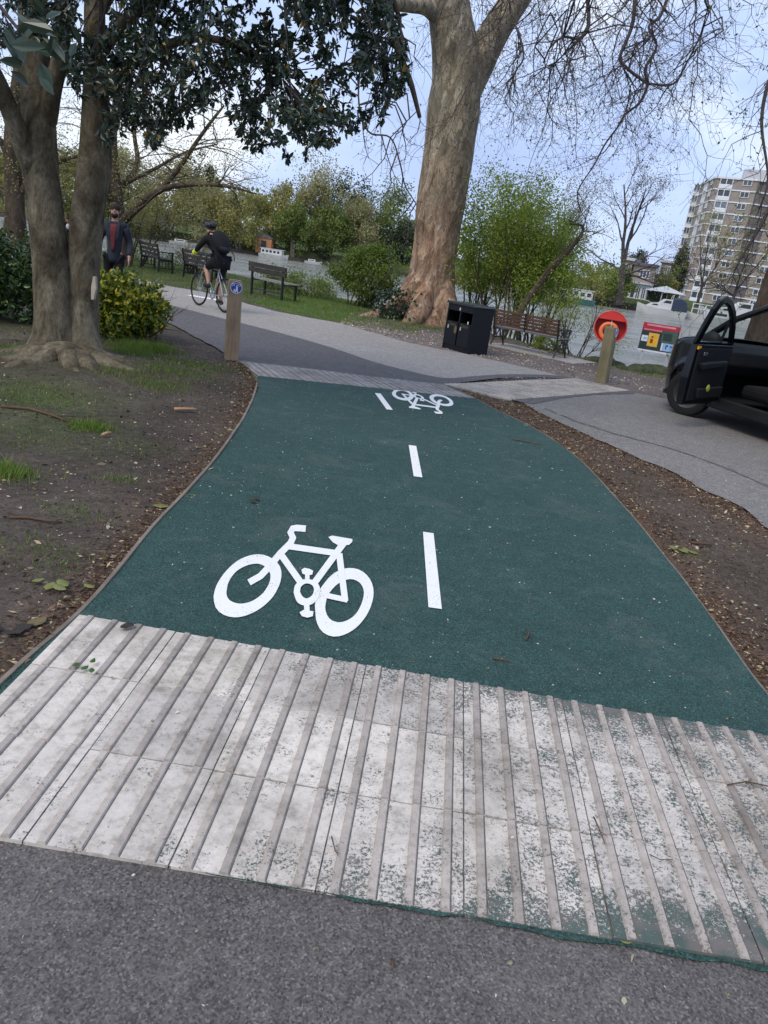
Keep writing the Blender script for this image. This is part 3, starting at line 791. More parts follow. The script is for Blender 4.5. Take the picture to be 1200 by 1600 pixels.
ringpoly(bk, [(464, 400), (470, 370), (492, 350), (520, 344), (550, 352), (570, 375), (568, 410), (550, 440), (515, 454), (480, 440)], [(490, 396), (495, 375), (515, 362), (538, 368), (547, 385), (540, 410), (518, 424), (500, 415)], z0 + .0027)
thick(bk, [(520, 352), (520, 320)], 18, z0 + .003)
flatpoly(bk, [q_(*t) for t in [(496, 306), (508, 298), (528, 302), (544, 310), (540, 326), (520, 330), (500, 322)]][::-1], z0 + .0033)
thick(bk, [(517, 445), (519, 488)], 22, z0 + .0036)
flatpoly(bk, [q_(*t) for t in [(488, 482), (505, 472), (545, 478), (542, 498), (520, 504), (498, 498)]][::-1], z0 + .0039)
ctr = Vector((-.36, 3.62, 0)); bk.v = [tuple(Vector(v) - ctr) for v in bk.v]
def fixup(o):
    bm = bmesh.new(); bm.from_mesh(o.data)
    for f in bm.faces:
        if f.normal.z < 0: f.normal_flip()
    bmesh.ops.triangulate(bm, faces=[f for f in bm.faces if len(f.verts) > 4]); bm.to_mesh(o.data); bm.free(); return o
b1 = fixup(bk.build('bicycle_symbol', M['white_paint'], loc=tuple(ctr), fix=False, kind='structure'))
b2 = b1.copy(); col.objects.link(b2); b2.location = (.27, 9.02, 0); b2.rotation_euler.z = R_(180 + 4)
for (x0, y0, x1, y1, w_) in [(.315, 3.41, .29, 4.48, .066), (.22, 5.71, .165, 6.71, .068), (-.10, 8.2, -.28, 9.09, .07)]:
    mb = MB(); d = Vector((x1 - x0, y1 - y0, 0)).normalized(); n = Vector((-d.y, d.x, 0)) * w_ / 2; a = Vector((x0, y0, .0225)); b = Vector((x1, y1, .0225))
    fixup(mb.add([a - n, b - n, b + n, a + n], [(0, 1, 2, 3)]).build('lane_dash', M['white_paint'], fix=False, kind='structure'))
mb = MB(); a, b = G(296, 461, .0145), G(343, 469, .0145)
fixup(mb.add([a + Vector((0, -.16, 0)), b + Vector((0, -.16, 0)), b + Vector((0, .16, 0)), a + Vector((0, .16, 0))], [(0, 1, 2, 3)]).build('path_dash', M['white_paint'], fix=False, kind='structure'))

# ================================================================== TREES AND PLANTS
def trunk_mesh(mb, pts, rad, n=22, lobes=0.0, seed=0, rough=.05, lob_n=5, lob_top=1.0):
    """tapered trunk tube with root flare lobes near the foot"""
    pts = cat_([tuple(p) for p in pts], 5); m_ = len(pts)
    t = np.linspace(0, 1, m_); rr = np.interp(t, np.linspace(0, 1, len(rad)), rad)
    z0_ = pts[0][2]; base = len(mb.v); prev = None
    for i, p in enumerate(pts):
        p = Vector(p); d = (Vector(pts[min(i + 1, m_ - 1)]) - Vector(pts[max(i - 1, 0)])).normalized()
        a = d.cross(Vector((0, 1, 0))) if prev is None else prev - d * prev.dot(d)
        a.normalize(); prev = a; b = d.cross(a)
        fl = lobes * max(0, 1 - (p.z - z0_) / lob_top) ** 2
        for k in range(n):
            th = 2 * math.pi * k / n; q = a * math.cos(th) + b * math.sin(th)
            r = rr[i] * (1 + fl * (.35 + .65 * max(0, math.sin(lob_n * th + seed)))) 
            w_ = p + q * r; nz_ = mnoise.noise(Vector((q.x * 1.5 + seed, q.y * 1.5, p.z * .8))) + .5 * mnoise.noise(Vector((w_.x * 4, w_.y * 4, w_.z * 2.2 + seed)))
            mb.v.append(tuple(p + q * (r * (1 + rough * nz_))))
    for i in range(m_ - 1):
        for k in range(n): mb.f.append((base + i * n + k, base + i * n + (k + 1) % n, base + (i + 1) * n + (k + 1) % n, base + (i + 1) * n + k))
    mb.f.append(tuple(base + (m_ - 1) * n + k for k in range(n)))
def grow(rs, p, d, L, r, lev, maxlev, segs, tips, nseg=6, wig=.25, grav=0.0, nch=3, ang=.7, lf=.6, rend=.35, chmin=.25):
    """branching skeleton made of straight segments"""
    p = np.array(p, float); d = np.array(d, float); d /= np.linalg.norm(d); sl = L / nseg; rr = r
    want = np.sort(rs.uniform(chmin, 1.0, nch)) if lev < maxlev else []
    wi = 0
    for i in range(nseg):
        d = d + wig * rs.randn(3) * .6; d[2] += grav; d /= np.linalg.norm(d)
        q = p + d * sl; r2 = r * (1 - (1 - rend) * (i + 1) / nseg)
        segs.append((*p, *q, rr, r2)); p = q; rr = r2
        while wi < len(want) and (i + 1) / nseg >= want[wi]:
            a = rs.randn(3); a -= d * a.dot(d); a /= np.linalg.norm(a)
            cd = d * math.cos(ang * rs.uniform(.7, 1.3)) + a * math.sin(ang * rs.uniform(.7, 1.3))
            grow(rs, p, cd, L * lf * rs.uniform(.7, 1.2), rr * .62, lev + 1, maxlev, segs, tips, max(3, nseg - 1), wig, grav, nch, ang, lf, rend, chmin)
            wi += 1
    tips.append((*p, *d))

# ---- evergreen twin-trunk tree on the left
base = G(100, 575); base.z = 0
TL = thing('evergreen_tree', 'twin-trunked evergreen tree with dark glossy leaves rising from bare earth beside the green path', 'tree', base)
PY = lambda px, py, Y: tuple(P(px, py, Y))
t1 = MB()
foot1 = P(84, 585, 8.25); foot1.z = -.12; foot2 = P(124, 585, 8.4); foot2.z = -.12
trunk_mesh(t1, [tuple(foot1), PY(84, 520, 8.3), PY(81, 430, 8.35), PY(72, 330, 8.4), PY(65, 270, 8.45), PY(62, 210, 8.45), PY(58, 140, 8.5), PY(52, 60, 8.5), PY(44, -60, 8.5), PY(30, -260, 8.6)], [.30, .205, .19, .182, .175, .165, .15, .13, .12, .10], 24, .75, 1.0, .10, 4, .75)
trunk_mesh(t1, [PY(56, 290, 8.42), PY(38, 232, 8.3), PY(14, 170, 8.15), PY(-12, 112, 8.0), PY(-66, 20, 7.8), PY(-136, -140, 7.6)], [.09, .10, .088, .08, .075, .06], 14, 0, 2, .06)
trunk_mesh(t1, [PY(74, 190, 8.45), PY(82, 140, 8.35), PY(93, 95, 8.3), PY(98, 50, 8.25), PY(99, 0, 8.2), PY(112, -140, 8.0), PY(150, -300, 7.8)], [.09, .085, .08, .07, .065, .055, .04], 12, 0, 3, .06)
trunk_mesh(t1, [tuple(foot2), PY(126, 520, 8.45), PY(130, 430, 8.5), PY(136, 340, 8.5), PY(147, 260, 8.55), PY(150, 190, 8.55), PY(149, 120, 8.6), PY(148, 40, 8.6), PY(150, -80, 8.6), PY(170, -260, 8.6)], [.29, .18, .172, .168, .165, .145, .115, .10, .09, .07], 24, .8, 3.4, .09, 4, .75)
rr_ = np.random.RandomState(3)
for i in range(11):
    an = -2.9 + i * .58 + rr_.uniform(-.15, .15); c = Vector((base.x, base.y + .05, 0)); dx = Vector((math.cos(an), math.sin(an) * .8, 0)); L = rr_.uniform(.35, .8)
    pts = [c + dx * .05 + Vector((0, 0, .26)), c + dx * .28 + Vector((0, 0, .12)), c + dx * .50 + Vector((0, 0, .05)), c + dx * (.45 + L * .5) + Vector((rr_.uniform(-.1, .1), 0, .03)), c + dx * (.5 + L * .8) + Vector((rr_.uniform(-.15, .15), 0, -.05))]
    trunk_mesh(t1, pts, [.004, .12, .10, .05, .02], 12, 0, i, .28)
t1.ball((base.x, base.y + .02, .02), .34, 20, 12, (1.0, .75, .75))
# limbs that carry the leaves to the right, over the path
limbs = [
    [PY(150, 90, 8.6), PY(200, 30, 8.4), PY(260, -20, 8.2), PY(350, -60, 8.0), PY(470, -70, 7.9), PY(590, -40, 7.9), PY(625, 30, 7.9)],
    [PY(148, 30, 8.6), PY(210, -60, 8.7), PY(300, -120, 8.8), PY(430, -170, 8.9), PY(560, -200, 8.9)],
    [PY(150, 150, 8.5), PY(190, 110, 8.3), PY(240, 80, 8.2), PY(300, 60, 8.1), PY(370, 70, 8.0), PY(440, 110, 7.9)],
    [PY(99, 0, 8.2), PY(160, -90, 7.6), PY(250, -170, 7.0), PY(360, -220, 6.5), PY(480, -260, 6.2)],
    [PY(-60, 20, 7.8), PY(-180, 0, 7.4), PY(-300, -60, 7.2)],
    [PY(44, -60, 8.5), PY(-20, -200, 9.2), PY(-80, -320, 9.8)],
]
for i, l in enumerate(limbs): trunk_mesh(t1, l, [.055, .05, .042, .03, .018] if i != 0 else [.065, .06, .05, .04, .03, .02], 9, 0, i, .05)
trunk_mesh(t1, [PY(598, -60, 7.9), PY(612, 40, 7.85), PY(628, 95, 7.8), PY(642, 130, 7.8), PY(656, 184, 7.8)], [.035, .034, .032, .026, .018], 8, 0, 5, .04)
o = t1.build('trunk', M['bark_left'], TL, world=True, smooth=True)
# pale scar on the right stem
sc_ = MB(); pts = [P(147, 432, 8.34), P(146, 450, 8.31), P(144, 468, 8.30)]
for i, (p, w_) in enumerate(zip(pts, (.012, .026, .012))): sc_.v += [tuple(p + Vector((-w_, -.0, 0))), tuple(p + Vector((w_, 0, 0))), tuple(p + Vector((w_, .05, 0))), tuple(p + Vector((-w_, .05, 0)))]
for i in range(2):
    for k in range(4): sc_.f.append((i * 4 + k, i * 4 + (k + 1) % 4, i * 4 + 4 + (k + 1) % 4, i * 4 + 4 + k))
sc_.f += [(0, 1, 2, 3), (8, 9, 10, 11)]
sc_.build('bark_scar', M['tree_scar'], TL, world=True)
FOL = [(165, -420), (128, -60), (100, -10), (60, -20), (0, -20), (-120, -40), (-120, 150), (-40, 120), (0, 95), (30, 60), (70, 75), (95, 120), (112, 130), (135, 150), (150, 215), (172, 232), (196, 205), (215, 222), (250, 236), (262, 205), (300, 197), (330, 150), (345, 182), (372, 212), (396, 262), (420, 232), (452, 258), (468, 268), (490, 225), (520, 236), (548, 205), (575, 222), (600, 190), (622, 160), (640, 120), (632, 60), (604, 20), (612, -80), (590, -200), (480, -420)]
rs = np.random.RandomState(21)
cand = rs.uniform([-120, -420], [650, 272], (60000, 2)); ok = inpoly(cand[:, 0], cand[:, 1], FOL); cand = cand[ok]
Yd = np.clip(rs.normal(8.0, .75, len(cand)), 6.3, 9.6)
tip = np.array([tuple(P(a, b, y)) for (a, b), y in zip(cand[:12000], Yd[:12000])])
dens = np.array([mnoise.noise(Vector(p) * 1.7) + .6 * mnoise.noise(Vector(p) * 4.2) for p in tip])
keep = dens > -.03
tip = tip[keep][:2350]
# the rest of the crown, above the picture
up_ = rs.normal(0, 1, (1500, 3)); up_ /= np.linalg.norm(up_, axis=1, keepdims=True); up_ *= rs.uniform(.55, 1, (1500, 1)) ** .5
up_ = up_ * np.array([3.6, 2.8, 2.3]) + np.array([-2.2, 8.8, 6.6]); up_ = up_[(up_[:, 2] - CAMH) / up_[:, 1] > .40]
tips = np.concatenate([tip, up_])
skel = np.array([q for l in limbs for q in cat_(l, 5)])
S = []; LC, LD = [], []
for i, t in enumerate(tips):
    d2 = ((skel - t) ** 2).sum(1); k = d2.argmin(); s0 = skel[k]
    v = t - s0; L = np.linalg.norm(v)
    if i % 2 == 0 and L > .05:
        mid = s0 + v * .5 + rs.randn(3) * .06 * L; a0 = mid if L > .9 else s0 + v * .25
        S.append((*a0, *(a0 * .45 + t * .55 + rs.randn(3) * .02), .007, .005)); S.append((*S[-1][3:6], *t, .005, .003))
    u = v / max(L, .01); u[2] -= .15; u += rs.randn(3) * .35; u /= np.linalg.norm(u)
    n_ = rs.randint(13, 21)
    for j in range(n_):
        LC.append(t - u * rs.uniform(0, .16)); dd = u * .55 + rs.randn(3) * .75; dd[2] -= .25; LD.append(dd)
LC = np.array(LC); LD = np.array(LD)
V, F = leaves(LC, rs.uniform(.038, .088, len(LC)), .44, rs, D=LD)
obj_np('crown', mesh_np('crown', V, F, M['leaf_dark'], False), TL, kind='stuff')
V, F = sticks(S, 3)
obj_np('twigs', mesh_np('twigs', V, F, M['bark_twig']), TL, kind='stuff')
# big near leaves in the top left corner
rl = np.random.RandomState(5)
spots = [(110, 40, 22), (96, 18, 26), (70, 20, 30), (120, 66, 20), (34, 34, 34), (16, 110, 26), (90, 110, 20), (60, 120, 24), (20, 15, 60), (8, 42, 50), (40, 62, 45), (66, 58, 40), (50, 78, 42), (30, 88, 30), (62, 96, 38), (12, 70, 40), (78, 84, 24), (40, 100, 30), (5, 20, 40), (55, 30, 36), (28, 50, 40), (84, 62, 26)]
for i, (px, py, s) in enumerate(spots):
    c = np.array(tuple(P(px, py, 2.6 + rl.uniform(-.15, .15)))); D = rl.randn(1, 3) * .8; D[0, 2] -= .5; D[0, 0] += .5
    V, F = leaves(c[None, :], s * 2.7 / 1200 * 1.15, .42, rl, D=D)
    obj_np('leaf', mesh_np('leaf', V, F, M['leaf_dark']), TL)
tw = MB(); tw.tube([P(-60, -60, 2.7), P(0, 10, 2.65), P(40, 60, 2.6), P(60, 95, 2.6)], [.008, .006, .004, .002], 6)
tw.tube([P(-60, -60, 2.7), P(-90, -160, 4), P(-60, -200, 6.5), P(-20, -150, 8.4)], [.01, .02, .03, .04], 6)
tw.build('branch', M['bark_twig'], TL, world=True)

# ---- great plane tree
pb = P(676, 500, 20.8); pb.z = 0
TP = thing('plane_tree', 'huge plane tree with flaking orange and grey bark behind the black bin', 'tree', pb)
tm = MB(); f0 = P(672, 512, 20.8); f0.z = -.3
trunk_mesh(tm, [tuple(f0), PY(673, 470, 20.8), PY(675, 430, 20.8), PY(681, 380, 20.8), PY(690, 310, 20.8), PY(701, 240, 20.8), PY(709, 170, 20.8), PY(714, 110, 20.8), PY(706, 40, 20.6), PY(692, -50, 20.4), PY(665, -180, 20.2), PY(640, -330, 20)], [.80, .62, .59, .58, .60, .615, .64, .60, .50, .44, .36, .28], 30, .50, .6, .07, 5, 1.6)
trunk_mesh(tm, [PY(722, 150, 20.8), PY(742, 108, 20.9), PY(768, 58, 21.0), PY(800, 8, 21.2), PY(845, -60, 21.4), PY(900, -140, 21.4), PY(960, -230, 21.3), PY(1040, -330, 21)], [.42, .41, .37, .34, .32, .28, .23, .16], 20, 0, 2, .05)
trunk_mesh(tm, [PY(702, 38, 20.6), PY(668, 12, 20.2), PY(640, 8, 19.8), PY(612, 4, 19.2), PY(560, -10, 18.6), PY(480, -60, 18)], [.26, .18, .15, .14, .12, .09], 12, 0, 4, .06)
# buttress root running to the left
for (l, r) in (([PY(684, 400, 20.8), PY(655, 445, 20.6), PY(628, 478, 20.4), PY(600, 493, 20.2), PY(572, 497, 20.0), PY(545, 499, 19.8)], [.30, .38, .34, .24, .14, .04]), ([PY(675, 430, 20.6), PY(656, 482, 20.1), PY(640, 503, 19.8), PY(622, 510, 19.6)], [.25, .30, .2, .05]), ([PY(690, 440, 20.6), PY(700, 485, 20.2), PY(703, 508, 20.0), PY(700, 522, 19.6)], [.25, .28, .18, .05])):
    trunk_mesh(tm, l, r, 14, 0, 2, .10)
tm.build('trunk', M['bark_plane'], TP, world=True, smooth=True)
rs = np.random.RandomState(33)
iv = np.array([tuple(P(a, b, 19.9)) for a, b in zip(rs.normal(612, 16, 500), rs.uniform(452, 498, 500))]); iv[:, 1] += rs.uniform(-.25, .1, 500)
V, F = leaves(iv, rs.uniform(.05, .11, 500), .8, rs, down=.4); obj_np('ivy', mesh_np('ivy', V, F, M['ivy']), TP, kind='stuff')
# boughs above the picture and what hangs from them
SB = []; tips = []
bough = MB()
bl = [
    [PY(845, -60, 21.4), PY(880, -70, 20), PY(910, -60, 18.8), PY(918, 0, 18.2), PY(919, 42, 18.0), PY(905, 60, 17.9), PY(880, 58, 17.8), PY(860, 74, 17.7), PY(849, 98, 17.6)],
    [PY(905, 60, 17.9), PY(888, 78, 17.8), PY(870, 96, 17.7), PY(856, 108, 17.7)],
    [PY(900, -140, 21.4), PY(950, -120, 20), PY(990, -60, 19), PY(992, 0, 18.6), PY(988, 38, 18.5), PY(978, 66, 18.5), PY(969, 92, 18.5), PY(986, 112, 18.4), PY(1012, 131, 18.4)],
    [PY(960, -230, 21.3), PY(1010, -160, 20), PY(1045, -40, 19), PY(1034, 20, 18.6), PY(1014, 42, 18.5), PY(1026, 72, 18.5), PY(1008, 108, 18.4), PY(1012, 131, 18.4), PY(1000, 160, 18.3), PY(978, 178, 18.2), PY(964, 200, 18.1), PY(945, 226, 18), PY(928, 258, 17.9), PY(905, 292, 17.8)],
    [PY(1012, 131, 18.4), PY(1052, 131, 18.3), PY(1072, 100, 18.2), PY(1092, 60, 18.1), PY(1112, 10, 18)],
    [PY(1045, -40, 19), PY(1022, 0, 18.8), PY(1003, -30, 18.8)],
    [PY(800, 30, 21), PY(812, 55, 20), PY(818, 90, 19.5), PY(805, 112, 19.3), PY(796, 140, 19.2), PY(786, 160, 19)],
    [PY(1040, -330, 21), PY(1100, -260, 19.5), PY(1130, -140, 18.5), PY(1110, -30, 18)],
    [PY(640, -330, 20), PY(620, -200, 18), PY(590, -60, 17.5), PY(570, 60, 17.2), PY(560, 150, 17.1), PY(575, 205, 17), PY(610, 215, 17), PY(625, 255, 17), PY(633, 290, 17), PY(650, 318, 17)],
    [PY(900, -140, 21.4), PY(860, -160, 19), PY(820, -120, 18), PY(790, -60, 17.6), PY(780, 0, 17.4)],
    [PY(610, 215, 17), PY(640, 185, 17), PY(655, 170, 17)],
]
rads = [[.12, .10, .085, .08, .075, .055, .045, .035, .02], [.04, .03, .02], [.13, .11, .09, .08, .075, .07, .065, .06, .055], [.10, .08, .07, .06, .055, .05, .06, .06, .05, .045, .04, .035, .03, .02], [.045, .04, .035, .03, .02], [.04, .03, .03], [.05, .045, .035, .03, .025, .015], [.10, .08, .06, .05], [.10, .08, .06, .045, .035, .035, .03, .03, .025, .02], [.08, .07, .06, .05, .04], [.02, .02, .015]]
for l, r in zip(bl, rads): trunk_mesh(bough, l, [q * .52 for q in r], 8, 0, 1, .06)
bough.build('bough', M['bark_twig'], TP, world=True, smooth=True)
def hang(rs, p, L, r, lev, segs, tips, d0=None):
    d = np.array(d0 if d0 is not None else (rs.randn() * .6, rs.randn() * .5, -.8)); n = max(3, int(L / (.20 if lev == 0 else .13)))
    d = d / np.linalg.norm(d); rr = r; p = np.array(p, float)
    for i in range(n):
        w_ = .34 if lev == 0 else .40
        d = d + rs.randn(3) * w_ * np.array([1, .8, .7]); d[2] -= .16 if lev < 2 else .02; d /= np.linalg.norm(d)
        q = p + d * L / n; r2 = max(.0028, r * (1 - .8 * (i + 1) / n)); segs.append((*p, *q, rr, r2)); p = q; rr = r2
        if lev < 2 and rs.rand() < (.62 if lev == 0 else .40):
            a = rs.randn(3); a -= d * a.dot(d); a /= np.linalg.norm(a)
            hang(rs, p, L * rs.uniform(.25, .5) if lev == 0 else L * rs.uniform(.3, .6), rr * .65, lev + 1, segs, tips, d * .5 + a * .9)
        elif lev >= 1 and rs.rand() < .6: tips.append(tuple(p))
    tips.append(tuple(p))
segs, tips = [], []
rs = np.random.RandomState(44)
starts = []
for l, r in zip(bl, rads):
    c = cat_(l, 5)
    for q in c:
        if rs.rand() < .30: starts.append((np.array(q), .016))
for q, r in starts: hang(rs, q, rs.uniform(.8, 2.2), r, 0, segs, tips)
# long hanging shoots that start above the picture (from the boughs' further reach)
rs = np.random.RandomState(45)
sky_ = []
for i in range(74):
    px = rs.uniform(735, 1135); py = rs.uniform(-190, -30) if i % 3 else rs.uniform(-30, 110); Yh = rs.uniform(15.5, 20.5)
    sky_.append(np.array(tuple(P(px, py, Yh))))
for i in range(14): sky_.append(np.array(tuple(P(rs.uniform(470, 650), rs.uniform(60, 180), rs.uniform(16.5, 18)))))
bsk = np.array([q for l in bl for q in cat_(l, 5)])
for s in sky_:
    k = ((bsk - s) ** 2).sum(1).argmin(); a = bsk[k]
    m_ = (a + s) / 2 + rs.randn(3) * .15; m_[2] += .15
    segs.append((*a, *m_, .018, .015)); segs.append((*m_, *s, .015, .013))
    if s[0] < 0.2 and s[0] > -3: hang(rs, s, rs.uniform(.6, 1.6), .012, 0, segs, tips)
    else: hang(rs, s, rs.uniform(1.8, 3.7), .014, 0, segs, tips)
segs = np.array(segs); print('plane segs', len(segs), len(tips))
V, F = sticks(segs, 3); obj_np('twigs', mesh_np('twigs', V, F, M['bark_twig']), TP, kind='stuff')
T = np.array(tips); T = T[rs.rand(len(T)) < .3]
V, F = leaves(T, rs.uniform(.035, .07, len(T)), .6, rs, flat=True, down=.5); obj_np('buds', mesh_np('buds', V, F, M['leaf_bud']), TP, kind='stuff')

# ---- leafy masses
def blob_leaves(rs, centre, rad, n, size, asp=.5, hollow=.55, lump=.25, down=.1, ncl=0, seed=0, flat=False, zmin=.02):
    c = np.array(centre); D = rs.randn(n, 3); D /= np.linalg.norm(D, axis=1, keepdims=True)
    if ncl:
        K = rs.randn(ncl, 3); K /= np.linalg.norm(K, axis=1, keepdims=True); K *= rs.uniform(.35, 1, (ncl, 1)) ** .6
        D = K[rs.randint(ncl, size=n)] + D * rs.uniform(0, 1, (n, 1)) ** .5 * lump
    else:
        rr = rs.uniform(hollow, 1, (n, 1)); lumps = np.array([mnoise.noise(Vector(d) * 2.2 + Vector((seed, 0, 0))) for d in D])[:, None]
        D = D * rr * (1 + lump * lumps * 1.6)
    C = c + D * np.array(rad); C = C[C[:, 2] > zmin]
    return leaves(C, rs.uniform(size * .65, size * 1.25, len(C)), asp, rs, down=down, flat=flat)
def plant(name, label, cat, base, parts, mat, stems=None, stem_mat='bark_brown', group=None, part='foliage', ns=4):
    t = thing(name, label, cat, base, 0, group)
    V, F = merge(*parts); obj_np(part, mesh_np(part, V, F, M[mat]), t, kind='stuff')
    if stems is not None and len(stems):
        V, F = sticks(stems, ns); nm_ = 'stems' if part == 'foliage' else 'trunk'; obj_np(nm_, mesh_np(nm_, V, F, M[stem_mat]), t, kind='stuff')
    return t
rs = np.random.RandomState(51)
# laurel hedge at the left edge
parts = []; 
for i in range(16):
    x = -9.4 + i * .29; parts.append(blob_leaves(rs, (x, 10.75 + .15 * math.sin(i * 1.3), .58 + .05 * math.sin(i * 2.1)), (.42, .55, .62 + .06 * math.sin(i * 1.7)), 1100, .085, .5, .55, .3, -.3, seed=i))
st = []
for i in range(40): 
    x = rs.uniform(-9.3, -5.1); grow(rs, (x, 10.75 + rs.uniform(-.2, .2), 0), (rs.randn() * .2, rs.randn() * .2, 1), .9, .014, 0, 1, st, [], 4, .2, 0, 3, .6, .5)
plant('laurel_hedge', 'dense dark green laurel hedge left of the twin trunks', 'hedge', (-7.2, 10.75, 0), parts, 'leaf_hedge', st)
# gold variegated bush right of the trunk
c = (-3.92, 10.55, .39); parts = [blob_leaves(rs, c, (.62, .56, .43), 5200, .075, .55, .6, .28, -.3, seed=3), blob_leaves(rs, (c[0] - .12, c[1] - .05, .56), (.48, .42, .29), 2400, .075, .55, .6, .3, -.5, seed=8)]
st = []
for i in range(26): grow(rs, (c[0] + rs.randn() * .15, c[1] + rs.randn() * .12, 0), (rs.randn() * .5, rs.randn() * .4, 1), .7, .013, 0, 1, st, [], 4, .2, 0, 3, .6, .5)
bsh = plant('variegated_bush', 'rounded evergreen bush with yellow-tipped leaves just right of the twin trunks', 'bush', (c[0], c[1], 0), parts, 'leaf_gold', st)
V, F = blob_leaves(rs, (c[0], c[1], .40), (.50, .45, .35), 3000, .08, .55, .3, .25, -.3, seed=3); obj_np('inner_foliage', mesh_np('inner_foliage', V, F, M['leaf_hedge']), bsh, kind='stuff')
# round green bush on the bank, left of the plane tree
def bushy(name, label, px, pyb, Yb, w_, h, n, mat, size, ncl=26, lump=.28, zc=.55, group=None, stems=14, tilt=0, zb=-.1, flat=False, down=.1):
    b = P(px, pyb, Yb); b.z = zb
    rs = np.random.RandomState(int(px * 7 + pyb))
    st, tp = [], []
    for i in range(stems): grow(rs, (b.x + rs.randn() * w_ * .12, b.y + rs.randn() * w_ * .12, zb), (rs.randn() * .45 + tilt, rs.randn() * .4, 1), h * .62, .012 + h * .004, 0, 2, st, tp, 5, .2, .02, 3, .55, .55)
    p_ = [blob_leaves(rs, (b.x + tilt * h * .4, b.y, zb + h * zc), (w_ / 2, w_ / 2.3, h * (1 - zc) * 1.0), n, size, .5, .5, lump, down, ncl, flat=flat, zmin=zb)]
    if tp:
        T = np.array([t[:3] for t in tp]); T = T[rs.randint(len(T), size=n // 3)] + rs.randn(n // 3, 3) * size * 2; p_.append(leaves(T, size, .5, rs, flat=flat, down=down))
    return plant(name, label, 'bush' if h < 3 else 'tree', b, p_, mat, st, group=group)
bushy('round_bush', 'round green bush on the river bank just left of the plane tree', 562, 484, 23.0, 1.8, 1.85, 9000, 'leaf_bushy', .075, 30, .33, .56, stems=22)
bushy('bank_shrub', 'low grey-green shrub on the bank right beside the bench with the pale seat', 478, 470, 24.0, 1.9, .75, 2500, 'leaf_mid', .06, 18, .4, .5, stems=10)
bushy('bank_shrub', 'small leafy weed clump at the left end of the bench with the pale seat', 425, 452, 25.0, 1.1, .7, 1000, 'leaf_mid', .06, 14, .4, .5, stems=8)
bushy('bank_shrub', 'thicket of pale twigs standing behind the bench that the cyclist passes', 302, 428, 26.5, .8, 1.6, 500, 'leaf_pale', .05, 22, .4, .6, stems=26)
bushy('bank_shrub', 'low weeds between the two wooden benches furthest left', 266, 412, 27.5, 1.6, .7, 900, 'leaf_mid', .055, 14, .4, .5, stems=8)
bushy('bank_shrub', 'low weeds on the bank left of the first dark bench', 205, 400, 29.0, 1.9, .8, 1200, 'leaf_mid', .06, 14, .4, .5, stems=8)
bushy('bank_shrub', 'bright green weed clump under the slatted bench beside the bin', 858, 545, 18.1, .75, .42, 900, 'leaf_willow', .05, 10, .4, .5, stems=6)
# yellow-green willow thicket right of the plane tree, several stems
def willow(px, pyb, Yb, w_, h, n, label, lean=0, seed=1, mat='leaf_willow', stems=9):
    rs = np.random.RandomState(seed); b = P(px, pyb, Yb); b.z = -.4
    st, tp = [], []
    for i in range(stems):
        a = rs.uniform(-1, 1); grow(rs, (b.x + a * w_ * .16, b.y + rs.randn() * .25, -.4), (a * .30 + lean, rs.randn() * .15, 1), h * .66, .034, 0, 3, st, tp, 7, .13, .02, 4, .48, .52, .3, .18)
    T = np.array([t[:3] for t in tp]); k = rs.randint(len(T), size=n); C = T[k] + rs.randn(n, 3) * np.array([.16, .16, .17]); C = C[(C[:, 2] > .55 + .5 * rs.rand(len(C)))]; n = len(C)
    p_ = [leaves(C, rs.uniform(.05, .09, n), .45, rs, down=0, flat=True)]
    zt = b.z + h * .55; p_.append(blob_leaves(rs, (b.x + lean * h * .5, b.y, zt), (w_ / 2, .95, h * .44), int(n * .75), .075, .45, .3, .26, 0, 60, flat=True, zmin=.85))
    return plant('willow_tree', label, 'tree', b, p_, mat, st, 'bark_brown')
willow(792, 505, 21.2, 2.3, 3.95, 15000, 'tall yellow-green willow clump coming into leaf behind the black bin', 0.02, 61)
willow(836, 500, 22.0, 2.0, 3.2, 9500, 'yellow-green willow clump behind the slatted bench, right of the tallest one', 0.06, 62)
willow(744, 500, 23.2, 1.5, 3.3, 8000, 'narrow young willow squeezed against the right side of the plane trunk', 0.0, 63)
# leaning dark stem
ls = thing('leaning_tree', 'dark bare crooked stem leaning right over the water behind the slatted bench', 'tree', P(806, 505, 19.3))
m_ = MB(); trunk_mesh(m_, [tuple(P(803, 515, 19.3)), PY(816, 480, 19.3), PY(838, 450, 19.3), PY(862, 418, 19.3), PY(882, 398, 19.3), PY(900, 378, 19.3), PY(910, 362, 19.3), PY(908, 352, 19.3), PY(893, 350, 19.3)], [.10, .09, .085, .075, .06, .05, .035, .03, .02], 10, 0, 3, .08)
m_.build('trunk', M['bark_brown'], ls, world=True, smooth=True)
st, tp = [], []; rs = np.random.RandomState(8)
for q in [(838, 450), (862, 418), (882, 398), (900, 378), (893, 350), (910, 362)]:
    for k in range(2): grow(rs, PY(*q, 19.3), (rs.uniform(-.6, 1), rs.randn() * .4, rs.uniform(0, 1)), .9, .014, 0, 2, st, tp, 5, .25, 0, 3, .7, .5)
V, F = sticks(st, 3); obj_np('twigs', mesh_np('twigs', V, F, M['bark_twig']), ls, kind='stuff')
T = np.array([t[:3] for t in tp]); T = T[rs.randint(len(T), size=700)] + rs.randn(700, 3) * .09; V, F = leaves(T, .045, .45, rs, flat=True); obj_np('foliage', mesh_np('foliage', V, F, M['leaf_willow']), ls, kind='stuff')
